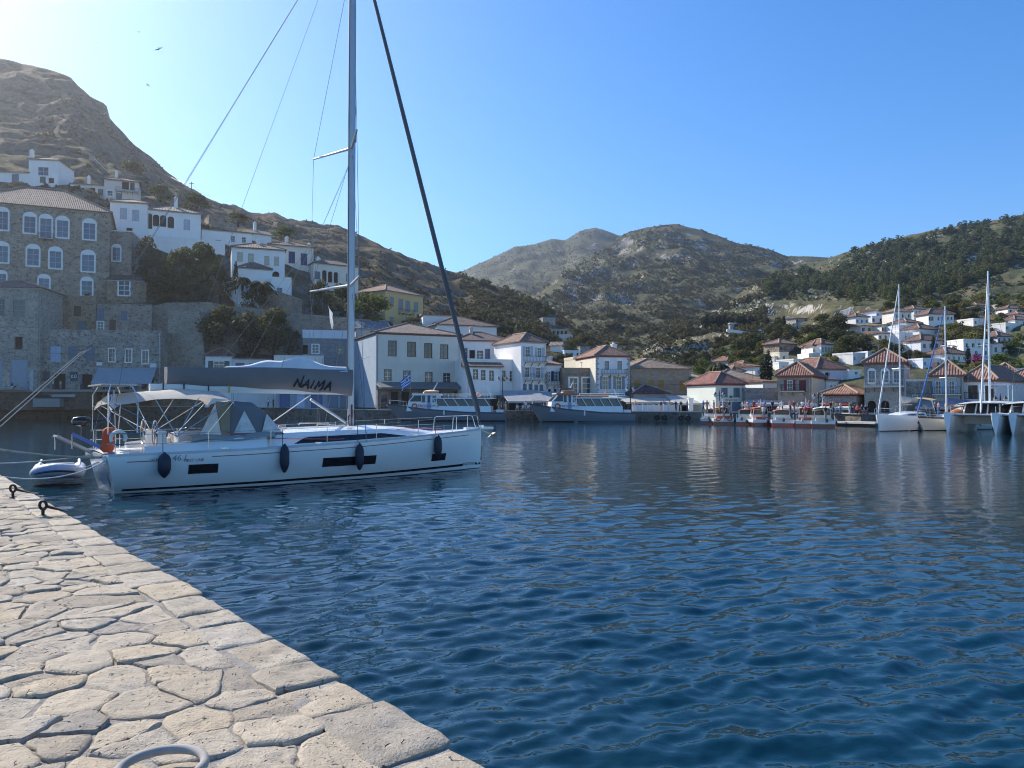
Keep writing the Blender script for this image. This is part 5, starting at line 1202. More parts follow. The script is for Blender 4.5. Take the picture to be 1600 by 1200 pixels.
# ---- two grey and white excursion boats
def tour_boat(label, L, lettering, canopy, seed):
    o = thing('excursion_boat', label, 'excursion boat', group='excursion boats along the quay'); k = L/19.0
    tb = [(0,2.1*k**.5),(4*k,2.35*k**.5),(11*k,2.35*k**.5),(15*k,1.8*k**.5),(18*k,.6),(L,.08)]; tw = [(0,1.8),(5*k,2.0),(11*k,1.8),(15*k,1.0),(17.5*k,.25),(L,.03)]
    tz = [(0,1.35),(6*k,1.45),(12*k,1.9),(16*k,2.35),(L,2.75)]
    h, f = simple_hull(L, tb, tw, tz, gloss((.17,.19,.215),.45), o, 2.6*k); deck(L, tb, tz, plain((.5,.5,.5)), o, -.25)
    side_band(f, h, gloss((.015,.02,.03)), 'waterline_stripe', .05, L-.05, lambda x:-.2, lambda x:.16, 2.6*k, L, tz)
    side_band(f, h, plain((.06,.07,.085),.5), 'rubbing_strake', .05, L-.1, lambda x:interp(x,tz)-.2, lambda x:interp(x,tz)+.03, 2.6*k, L, tz, .04)
    WB = gloss((.80,.80,.79),.3); hw = 1.75*k**.5
    def slab(name, x0, x1, z0, z1, y=hw, rf=0, rb=0, mat=WB, par=o):
        m = MB(); P = [(x0+0,-y,z0),(x1,-y,z0),(x1-rf,-y*.94,z1),(x0+rb,-y*.94,z1)]; m.prism(P, (0,2*y,0)); 
        m.v[4+2] = (m.v[6][0], y*.94, z1); m.v[4+3] = (m.v[7][0], y*.94, z1); return m.build(name, mat, par)
    xs = 2.2*k; xm = 10.6*k; xf = 15.4*k; zc = 1.3
    low = slab('cabin', xs, xm+.3, zc, 2.35, hw); fr_ = slab('wheelhouse', xm, xf, 1.55, 3.05, hw, .3)
    # saloon: sloping posts, glass between, roof slab
    roofz = 3.5; slab('roof', xs-.5, xm+.6, roofz, roofz+.14, hw+.2)
    gl = slab('saloon_glass', xs+.2, xm, 2.36, roofz-.01, hw-.16, .2, .2, glass((.12,.09,.06),.1))
    n = 5
    for i in range(n+1):
        xb = lerp(xs+.2, xm-.2, i/n)
        for sd_ in (-1,1): m = MB(); m.bar((xb,sd_*(hw-.05),2.33),(xb+.85*k,sd_*(hw-.1),roofz+.02),.22,.1); m.build('window_post', WB, low)
    wr_ = slab('wheelhouse_roof', xm-.3, xf-.9, 4.15, 4.32, hw+.12, 0, 0, WB); rb_ = MB(); rb_.box(xm-.3,-hw-.16,4.02,xf-.9,-hw-.125,4.3); rb_.box(xm-.3,hw+.125,4.02,xf-.9,hw+.16,4.3)
    rb_.build('roof_band', plain((.55,.11,.05),.5) if seed else WB, wr_)
    up = slab('wheelhouse_upper', xm, xf-.25, 3.05, 4.16, hw-.02, 1.0, 0)
    for sd_ in (-1,1):
        def pane(x0, x1, z0, z1, lean=0, mat=DARK, nm='pane'): m = MB(); y = sd_*(hw+.012); y2 = sd_*(hw*.955+.012); m.prism([(x0,y,z0),(x1,y,z0),(x1-lean,y2,z1),(x0-lean*0,y2,z1)], (0,sd_*.02,0)); m.build(nm, mat, up)
        pane(xf-2.3*k, xf-.5, 3.08, 4.0, .8); pane(xf-2.95*k, xf-2.45*k, 2.95, 4.0, 0, plain((.16,.11,.07))); pane(xf-3.75*k, xf-3.3*k, 2.9, 4.0, 0, plain((.02,.04,.12),.3)); pane(xf-3.85*k, xf-3.2*k, 1.7, 2.85, 0, plain((.20,.38,.62),.4), 'door')
        pane(xm+.15, xf-4.1*k, 2.95, 3.9, .0, glass((.10,.08,.06)))
        v, ff = text2d(lettering, .62*k); m = MB(); xc = xm+1.35*k; m.add([(xc-sd_*0+ (p[0] if sd_ < 0 else -p[0])*(-1 if False else 1), sd_*(hw+.03), 2.35+p[1]) for p in v], ff); m.build('lettering', plain((.45,.03,.04),.5), fr_, fix=False)
        m = MB(); m.torus((xf-1.3*k, sd_*(hw+.1), 2.35), .36, .10, 'y', 18, 7); lr = m.build('life_ring', plain((.62,.12,.06),.6), fr_, smooth=True)
        m = MB(); m.lathe([(.1,0),(.13,.15),(.12,.6),(.05,.75)], 8, (xm-1.2*k, sd_*(interp(xm-1.2*k,tb)+.14), .95)); m.build('fender', plain((.8,.8,.78)), h, smooth=True)
        m = MB()
        for z in (3.95,4.25): m.tube([(xs-.3,sd_*hw,z),(xm,sd_*hw,z)], .025, 5)
        for i in range(8): x = lerp(xs-.3,xm,i/7); m.tube([(x,sd_*hw,roofz),(x,sd_*hw,4.25)], .02, 5)
        m.build('railing', STL, o)
        m = MB(); m.tube([(L-.6,sd_*.3,2.7),(L-.6,sd_*.3,3.3),(L-3*k,sd_*1.3,3.1),(L-3*k,sd_*1.3,2.4)], .03, 5); m.build('bow_rail', STL, o)
    fw = MB(); fw.prism([(xf-.24,-hw*.8,3.08),(xf-.24,hw*.8,3.08),(xf-1.12,hw*.75,4.0),(xf-1.12,-hw*.75,4.0)], (.02,0,.01)); fw.build('windscreen', DARK, up)
    m = MB(); m.tube([(xf-3.6*k,0,4.3),(xf-4.6*k,0,6.1)], [.12,.05], 7); m.tube([(xf-4.1*k,-.5,5.1),(xf-4.1*k,.5,5.1)], .04, 5); mo = m.build('mast', WB, o)
    m = MB(); m.lathe([(.28,0),(.3,.15),(.1,.3)], 10, (xf-2.6*k,.3,4.32)); m.build('radar', WB, mo)
    m = MB(); m.box(xm+.2,-.9,4.36,xm+2.2*k,.9,4.62); m.build('life_raft', plain((.62,.16,.07),.6) , o)
    m = MB(); m.loft([[(xm+.1+1.1*k+1.2*k*c*math.cos(a), 1.0*c*math.sin(a), z) for a in np.linspace(0,2*math.pi,11)[:-1]] for c, z in ((1,4.64),(1,4.72),(.6,4.86),(.1,4.92))], True, True); m.build('raft_cover', plain((.72,.62,.40),.7), o)
    for x in (xs+.2,): m = MB(); m.tube([(x,-.8,3.6),(x+.5,-.8,5.0)], .03, 5); m.build('antenna', WB, o)
    m = MB(); m.torus((xs+2.2*k,-.9,4.2),.32,.09,'y',16,6); m.build('life_ring', plain((.65,.25,.15),.6), o, smooth=True)
    m = MB(); m.box(.4,-.9,1.2,1.5,.9,1.8); m.build('engine_box', WB, o)
    if seed:
        m = MB(); m.box(xs+2.4*k,-1.0,3.75,xm-.6,1.0,4.15); m.build('sun_canopy', canvas((.62,.28,.12),.2), o)
        m = MB(); m.box(xm+.4,-1.3,5.0,xm+2.9*k,1.3,5.08); m.build('wheelhouse_awning', plain((.05,.05,.07)), o)
    return o
def flip_text(o): pass
ta = pose(tour_boat('long grey and white excursion boat with a striped flag beside the furled headsail', 19.2, 'FREEDOM II', 0, 0), 791, 121, R(180)-R(4))
tb2 = pose(tour_boat('shorter grey and white excursion boat with red roof band and orange sun canopy', 16.0, 'FREEDOM X', 1, 1), 987, 117.5, R(180)+R(8))
fp = pt(638,600,117)
flag('boat_flag', 'blue and white striped flag flying above the wheelhouse of the excursion boat beside the headsail', lambda u, v: fp+Vector((.25-1.35*u+.10*math.sin(u*7+v*4), .15*math.sin(u*8), 1.75-1.3*u-(1-v)*1.7)), flagmat(), [pt(641,612,117),pt(641,581,117)])
# ---- red hulled water taxis
def taxi(label, L, B, hullc, topc, cab, roofc, rings=0, seed=0):
    o = thing('water_taxi', label, 'motor boat', group='red water taxis moored along the quay'); r = random.Random(seed)
    tb = [(0,B*.44),(L*.4,B*.5),(L*.7,B*.42),(L*.9,B*.2),(L,.06)]; tw = [(0,B*.4),(L*.5,B*.4),(L*.75,B*.26),(L*.93,.12),(L,.03)]; tz = [(0,.95),(L*.5,1.0),(L,1.5)]
    h, f = simple_hull(L, tb, tw, tz, gloss(hullc,.3), o, .7); side_band(f, h, gloss(topc,.3), 'topside', .03, L-.03, lambda x:interp(x,tz)*.55, lambda x:interp(x,tz)+.03, .7, L, tz, .02)
    tr_ = MB(); tr_.prism([(-.03,-B*.42,.5),(-.03,B*.42,.5),(-.03,B*.435,.97),(-.03,-B*.435,.97)], (.02,0,0)); tr_.build('transom', gloss(topc,.3), h); deck(L, tb, tz, plain((.6,.58,.54)), o)
    WBm = gloss((.78,.78,.77),.3); hw = B*.34; x0, x1 = L*.22, L*.66; zt = 2.35 if cab == 1 else 2.7
    m = MB(); m.prism([(x0,-hw,1.0),(x1+.5,-hw,1.0),(x1,-hw*.9,1.75),(x0,-hw*.9,1.75)], (0,2*hw,0)); c = m.build('cabin', WBm, o)
    m = MB(); m.prism([(x0+.1,-hw*.88,1.755),(x1,-hw*.88,1.755),(x1-.5,-hw*.82,zt),(x0+.1,-hw*.82,zt)], (0,2*hw*.88,0)); m.build('cabin_glass', DARK, c)
    for x in (x0+.1,(x0+x1)/2,x1-.1):
        for sd_ in (-1,1): m = MB(); m.bar((x,sd_*hw*.92,1.7),(x-.35*(x>x0+.2),sd_*hw*.86,zt+.02),.09); m.build('window_post', WBm, c)
    m = MB(); secs = [[(x,y,zt+.12-.16*(abs(y)/hw)**2+(.02 if i in (0,3) else .08)) for y in np.linspace(-hw*1.05,hw*1.05,7)] for i, x in enumerate(np.linspace(x0-.5,x1-.2,4))]
    m.loft(secs); m.loft([[ (p[0],p[1],p[2]-.1) for p in q] for q in secs]); m.build('cabin_roof', plain(roofc,.5), o)
    for sd_ in (-1,1):
        m = MB(); m.tube([(.1,sd_*B*.4,1.0),(.1,sd_*B*.4,1.75),(x0-.4,sd_*B*.42,1.75),(x0-.4,sd_*B*.42,1.0)], .03, 5); m.build('stern_rail', STL, o)
        m = MB(); m.tube([(L-.3,sd_*.2,1.5),(L-.3,sd_*.2,2.0),(L*.7,sd_*B*.36,1.9),(L*.7,sd_*B*.36,1.2)], .025, 5); m.build('bow_rail', STL, o)
        if rings: m = MB(); m.torus((-.12,sd_*B*.25,.95),.27,.09,'x',16,6); m.build('life_ring', plain((.6,.14,.07),.6), o, smooth=True)
    m = MB(); m.tube([(x0+.3,0,zt+.1),(x0+.1,0,zt+1.5)], [.06,.03], 6); m.tube([(x0+.2,-.35,zt+.8),(x0+.2,.35,zt+.8)], .03, 5); mo = m.build('mast', WBm, o)
    m = MB(); m.lathe([(.18,0),(.2,.1),(.06,.2)], 9, (x0+.6,0,zt+.15)); m.build('radar', WBm, mo)
    m = MB(); m.lathe([(.05,0),(.15,.05),(.17,.3),(.12,.5),(.03,.54)], 10, (-.28,.3*(seed%3-1),.75)); m.build('outboard_motor', plain((.45,.46,.48) if seed%2 else (.07,.07,.08),.4), o, smooth=50)
    if cab == 2:
        m = MB(); m.loft([[(x,y,2.55-.12*(y/(B*.42))**2) for y in np.linspace(-B*.42,B*.42,5)] for x in (-.1,x0-.5)]); m.build('stern_canopy', canvas(roofc,.15), o)
    m = MB(); m.box(.3,-B*.3,1.0,.8,B*.3,1.4); m.build('stern_seat', plain((.45,.10,.06) if seed%2 else (.6,.55,.45),.7), o)
    for sd_ in (-1,1): m = MB(); m.lathe([(.03,0),(.13,.12),(.13,.45),(.03,.58)], 8, (L*.35,sd_*(B*.49+.14),.35)); m.build('fender', plain((.03,.03,.05),.6), o, smooth=True)
    o.scale = (1,1,.80); return o
DRED, RED, ORR = (.16,.018,.022), (.34,.035,.02), (.55,.12,.05)
TX = [(1105,103,2.1,6,(.20,.02,.02),(.45,.58,.66),1,(.34,.03,.06),0,62,'smallest red water taxi with a pale blue cabin next to the pale green shop'),
 (1131,100,2.9,7.5,(.10,.02,.025),(.8,.8,.79),2,(.62,.28,.16),1,80,'white water taxi with two ring buoys on its stern below the shop lettering'),
 (1163,98,2.4,7,RED,(.75,.76,.78),1,(.6,.16,.10),0,70,'water taxi with rounded orange and white roof beside the low stone cafe'),
 (1193,95,2.8,7.5,(.08,.015,.02),(.80,.80,.79),2,ORR,0,84,'white and dark red water taxi with orange slatted cabin in front of the cafe'),
 (1224,92,2.9,7.5,RED,(.80,.80,.79),1,(.58,.16,.08),0,76,'low bright red water taxi below the red shuttered house'),
 (1258,90,2.5,7.5,(.36,.05,.02),(.80,.80,.79),2,(.55,.09,.05),0,66,'orange red water taxi with dark windscreen and peaked roof'),
 (1287,88,2.9,8,DRED,(.80,.80,.79),2,(.74,.74,.73),0,72,'largest water taxi with tall white cabin at the end of the red row')]
for i, (px, D, B, L, hc, tc, cb, rc, rg, yw_, lab) in enumerate(TX): pose(taxi(lab, L, B, hc, tc, cb, rc, rg, i), px-B*.0, D, R(yw_+ (0)))
# ---- sailing boats across the harbour
def sail_boat(label, L, B, free, hullc, sheerc, furl, mastz, roofc, cover, seed=0):
    o = thing('moored_sailboat', label, 'sailing boat', group='sailing boats across the harbour')
    tb = [(0,B*.40),(L*.3,B*.5),(L*.6,B*.46),(L*.8,B*.29),(L*.95,B*.07),(L,.05)]; tw = [(0,B*.3),(L*.4,B*.42),(L*.65,B*.32),(L*.85,B*.12),(L*.97,.03),(L,.02)]; tz = [(0,free),(L*.5,free*1.03),(L,free*1.28)]
    rk = .35 if seed == 0 else 1.3
    h, f = simple_hull(L, tb, tw, tz, gloss(hullc,.25), o, rk); deck(L, tb, tz, gloss((.7,.7,.68),.4), o)
    side_band(f, h, gloss((.02,.02,.03)), 'boot_stripe', .05, L-.03, lambda x:-.2, lambda x:.07, rk, L, tz)
    if sheerc: side_band(f, h, gloss(sheerc), 'sheer_stripe', .03, L-.03, lambda x:interp(x,tz)-.16, lambda x:interp(x,tz)+.05, rk, L, tz, .02)
    else:
        for x in (L*.52, L*.34): side_band(f, h, DARK, 'hull_window', x, x+.8, lambda x:free*.52, lambda x:free*.74, 0, L, tz, .015)
    cr_ = MB(); secs = []
    for t in np.linspace(0,1,12): x = lerp(L*.28,L*.70,t); b = interp(x,tb)*.62*(1-.35*t); hh = .55*(1-t**3); z = interp(x,tz); secs.append([(x,-b-.1,z),(x,-b,z+hh*.8),(x,-b*.6,z+hh),(x,b*.6,z+hh),(x,b,z+hh*.8),(x,b+.1,z)])
    cr_.loft(secs); c = cr_.build('coachroof', gloss((.78,.78,.77),.3), o, smooth=40)
    for sd_ in (-1,1):
        m = MB(); P = []
        for t in np.linspace(.1,.75,8): x = lerp(L*.28,L*.70,t); b = interp(x,tb)*.62*(1-.35*t); hh = .55*(1-t**3); z = interp(x,tz); P.append([(x,sd_*(b+.09),z+hh*.3),(x,sd_*(b+.05),z+hh*.62)])
        m.loft(P); m.build('window_strip', DARK, c)
    mx = L*.55; m = MB(); m.tube([(mx,0,free),(mx,0,mastz)], [.085,.06], 10); mst = m.build('mast', plain((.72,.73,.74),.35,.3), o, smooth=True)
    for zz, ln in ((mastz*.42,.9),(mastz*.68,.7)):
        m = MB(); m.tube([(mx-.3,-ln,zz),(mx,0,zz+.05),(mx-.3,ln,zz)], .04, 6); m.build('spreader', ALU, mst)
    for sd_ in (-1,1): wire('shroud', [(mx,0,mastz*.97),(mx-.3,sd_*.9,mastz*.42),(mx-.3,sd_*B*.45,free)], .014, par=o)
    wire('backstay', [(mx,0,mastz),(.1,0,free)], .014, par=o)
    a, b = Vector((L-.2,0,interp(L,tz)+.1)), Vector((mx+.1,0,mastz*.97))
    m = MB(); m.tube([a.lerp(b,t) for t in (0,.02,.06,.5,.95,1)], [.03,.075,.085,.07,.045,.03], 8); m.build('furled_headsail', canvas(furl,0), o, smooth=True)
    m = MB(); m.tube([(mx-.1,0,free+1.5),(mx-L*.36,0,free+1.6)], .09, 7); bo = m.build('boom', ALU, o)
    m = MB(); m.loft([[(x,.16*math.cos(q),free+1.8+k*math.sin(q)) for q in np.linspace(0,2*math.pi,9)[:-1]] for x, k in ((mx-.12,.42),(mx-L*.18,.30),(mx-L*.35,.18))], True, True); m.build('sail_cover', canvas(cover,0), bo, smooth=True)
    for name, x0, x1, zz, cc in (('sprayhood',L*.24,L*.36,free+1.25,(.10,.10,.11)),('bimini',L*.03,L*.22,free+1.95,roofc)):
        m = MB(); m.loft([[(x,y,zz-.25*(abs(y)/(B*.38))**2.4+.12*math.sin((x-x0)/(x1-x0)*math.pi)) for y in np.linspace(-B*.38,B*.38,9)] for x in np.linspace(x0,x1,6)]); bo_ = m.build(name, canvas(cc,.1), o, smooth=60)
        for sd_ in (-1,1):
            m = MB(); m.tube([(x0+.1,sd_*B*.37,zz-.2),((x0+x1)/2,sd_*B*.4,free)], .02, 5); m.tube([(x1-.1,sd_*B*.37,zz-.2),((x0+x1)/2,sd_*B*.4,free)], .02, 5); m.build('canopy_frame', STL, bo_)
    for sd_ in (-1,1):
        m = MB(); m.tube([(L-1.4,sd_*B*.2,free*1.2),(L-1.4,sd_*B*.2,free*1.2+.6),(L-.1,sd_*.12,free*1.28+.6),(L-.05,sd_*.1,free*1.28)], .02, 5); m.build('pulpit', STL, o)
        for hh in (.3,.6): wire('lifeline', [(x,sd_*interp(x,tb)*.96,interp(x,tz)+hh) for x in np.linspace(.1,L-1.4,6)], .008, STL, o)
        for x in (L*.3,L*.5): m = MB(); m.lathe([(.03,0),(.12,.12),(.12,.5),(.03,.64)], 8, (x,sd_*(B*.5+.12),free*.35)); m.build('fender', plain((.75,.75,.74) if seed else (.05,.06,.12),.6), o, smooth=True)
    return o
def aim(o, px, D, deg): g = pt(px, 650, D); o.location = (g.x,g.y,0); o.rotation_euler = (0,0,R(deg)); return o
# bows point at us: heading measured from world x
o = sail_boat('white sloop with square hull windows and tan bimini in front of the arched stone house', 12.5, 4.2, 1.35, (.80,.80,.79), None, (.72,.72,.70), 15.2, (.50,.38,.20), (.55,.50,.42)); hd = R(222); tip = pt(1371, 660, 76); o.location = (tip.x-12.5*math.cos(hd), tip.y-12.5*math.sin(hd), 0); o.rotation_euler = (0,0,hd)
o = sail_boat('cream hulled sloop with a dark sheer stripe and a blue furled headsail', 11.5, 3.5, 1.15, (.72,.69,.60), (.05,.02,.02), (.05,.14,.36), 13.0, (.05,.10,.22), (.10,.14,.25), 1); hd = R(209); tip = pt(1431, 660, 78); o.location = (tip.x-11.5*math.cos(hd), tip.y-11.5*math.sin(hd), 0); o.rotation_euler = (0,0,hd)
def catamaran(label, seed=0):
    o = thing('catamaran', label, 'catamaran', group='white catamarans at the end of the harbour'); L, half = 12.0, 2.55; W_ = gloss((.80,.80,.79),.25)
    tb = [(0,.75),(L*.4,.85),(L*.75,.68),(L*.93,.46),(L,.28)]; tw = [(0,.5),(L*.5,.55),(L*.8,.32),(L*.97,.08),(L,.05)]; tz = [(0,1.2),(L*.4,1.75),(L,1.95)]
    for sd_ in (-1,1):
        h, f = simple_hull(L, tb, tw, tz, W_, o, .15); h.location = (0,sd_*half,0); d = deck(L, tb, tz, W_, h)
        side_band(f, h, plain((.30,.32,.35),.4), 'hull_stripe', L*.45, L-.3, lambda x:interp(x,tz)-.32, lambda x:interp(x,tz)-.26, 0, L, tz)
        m = MB(); m.lathe([(.0,0),(.16,.0),(.16,.02),(.0,.02)], 12); q = m.build('porthole', DARK, h); q.location = (L*.78, -sd_*0-(f(L*.78,1.3)+.015), 1.35); q.rotation_euler = (R(90),0,0)
    m = MB(); m.box(1.0,-half,.85,L*.66,half,1.7); m.build('bridge_deck', W_, o)
    m = MB(); m.tube([(L*.93,-half,1.75),(L*.93,half,1.75)], .09, 8); m.build('cross_beam', ALU, o)
    m = MB(); m.add([(L*.66,-half+.6,1.72),(L*.93,-half+.4,1.72),(L*.93,half-.4,1.72),(L*.66,half-.6,1.72)], [(0,1,2,3)]); m.build('trampoline', plain((.10,.10,.11),.9), o)
    m = MB(); m.prism([(2.2,-2.2,1.7),(7.6,-2.2,1.7),(6.9,-2.0,2.75),(2.2,-2.0,2.75)], (0,4.4,0)); c = m.build('cabin_glass', DARK, o)
    for y in (-2.0,-1,0,1,2.0): m = MB(); m.bar((7.62,y,1.7),(6.95,y*.93,2.75),.12); m.build('window_post', W_, c)
    m = MB(); secs = [[(x,y,2.78+.26*math.sin(max(0,(x-.4))/7.6*math.pi)**.5-.22*(abs(y)/2.6)**3) for y in np.linspace(-2.6,2.6,9)] for x in np.linspace(.4,7.9,9)]; m.loft(secs); m.loft([[(p[0],p[1],2.72) for p in q] for q in secs]); m.build('cabin_roof', W_, o, smooth=50)
    if not seed: m = MB(); m.box(1.4,-1.2,4.6,4.6,1.4,4.72); hb = m.build('flybridge_roof', plain((.42,.50,.60),.5), o)
    if not seed:
        for x in (1.5,4.5):
            for y in (-1.1,1.3): m = MB(); m.tube([(x,y,2.9),(x,y,4.6)], .04, 5); m.build('roof_post', STL, hb)
    mz = 15.6; m = MB(); m.tube([(6.0,0,2.9),(6.0,0,mz)], [.10,.07], 10); ms_ = m.build('mast', plain((.74,.75,.76),.35,.3), o, smooth=True)
    m = MB(); m.tube([(5.8,-1.1,8.4),(6.0,0,8.45),(5.8,1.1,8.4)], .045, 6); m.build('spreader', ALU, ms_)
    a, b = Vector((L*.93,0,1.9)), Vector((6.15,0,mz*.95)); m = MB(); m.tube([a.lerp(b,t) for t in (0,.03,.08,.5,.95,1)], [.04,.085,.09,.075,.05,.03], 8); m.build('furled_headsail', canvas((.72,.71,.68),0), o, smooth=True)
    m = MB(); m.tube([(5.8,0,4.3),(1.2,0,4.45)], .1, 7); m.build('boom', ALU, o)
    for sd_ in (-1,1):
        wire('shroud', [(6,0,mz*.95),(5.2,sd_*2.6,1.8)], .014, par=o)
        m = MB(); m.tube([(L-.3,sd_*half,1.95),(L-.3,sd_*half,2.5),(L*.6,sd_*(half+.6),2.45),(L*.6,sd_*(half+.6),1.85)], .02, 5); m.build('rail', STL, o)
    return o
hd = R(230); c1 = catamaran('white catamaran with a wide dark cabin window and a grey flybridge roof'); tip = pt(1530, 660, 69.5); c1.location = (tip.x-12*math.cos(hd), tip.y-12*math.sin(hd), 0); c1.rotation_euler = (0,0,hd)
c2 = catamaran('white catamaran hull cut off by the picture edge beside the grey flybridge catamaran', 1); tip = pt(1609, 660, 66.5); c2.location = (tip.x-12*math.cos(hd), tip.y-12*math.sin(hd), 0); c2.rotation_euler = (0,0,hd)
m = MB(); m.lathe([(.05,0),(.5,.25),(.55,.6),(.3,.95),(.05,1.05)], 12); bb = m.build('orange_kayak_bag', canvas((.62,.18,.05),0), None, smooth=True); g = pt(1500, 650, 72); bb.location = (g.x+.2, g.y+.8, 1.72); bb.scale = (1.1,.7,.5); tag(bb, 'orange covered bundle on the bow of the catamaran', 'bag')
# ---- floating pontoon next to the sloop
a, b = pt(1312,660,97), pt(1378,660,92); m = MB(); m.bar((a.x,a.y,.42),(b.x,b.y,.42),2.6,.22); po = tag(m.build('pontoon', plaster((.60,.57,.52)), None), 'low pale pontoon between the red water taxis and the white sloop', 'pontoon')
m = MB(); m.bar((a.x,a.y+.2,.1),(b.x,b.y+.2,.1),2.2,.4); m.build('float', plain((.04,.04,.05)), po)
# ================================================================== houses on the hillsides
RECTS = []
def hill_house(name, label, x0, x1, yt, yb, wall, rf, wins, face=0.0, depth=None, group=G3, D=None):
    """a small house standing on the slope where its foot is seen; wins: list of (fraction along, fraction down, w, h px, style)"""
    xc = (x0+x1)/2; RECTS.append((x0-1,x1+1,yt-3,yb-2))
    if D is None: p = hit(xc, yb); D = p.y if p is not None else 240
    x0 = x0+(x1-x0)*(.26 if D is not None and group == G3 else .1); Dd = face*(x1-x0)/F*D
    zb = min(pt(xc, yb, D).z, pt(xc, yt, D).z-2)-3.0
    wd = (x1-x0)/F*D
    W_ = [(x0+(x1-x0)*a, yt+(yb-yt)*b, w, h, s) for a, b, w, h, s in wins]
    return house(name, label, x0, D-Dd/2, x1, D+Dd/2, yt, zb, depth or max(5, min(9, wd*.7)), wall, rf, W_, group=group, cornice=False)
PB = plaster((.72,.74,.78),.2)
def row(n, b=.3, w=3, h=5, s='Kwhite', a0=.14, a1=.86): return [(lerp(a0,a1,i/(n-1) if n > 1 else .5), b, w, h, s) for i in range(n)]
RB = (.24,.12,.085)
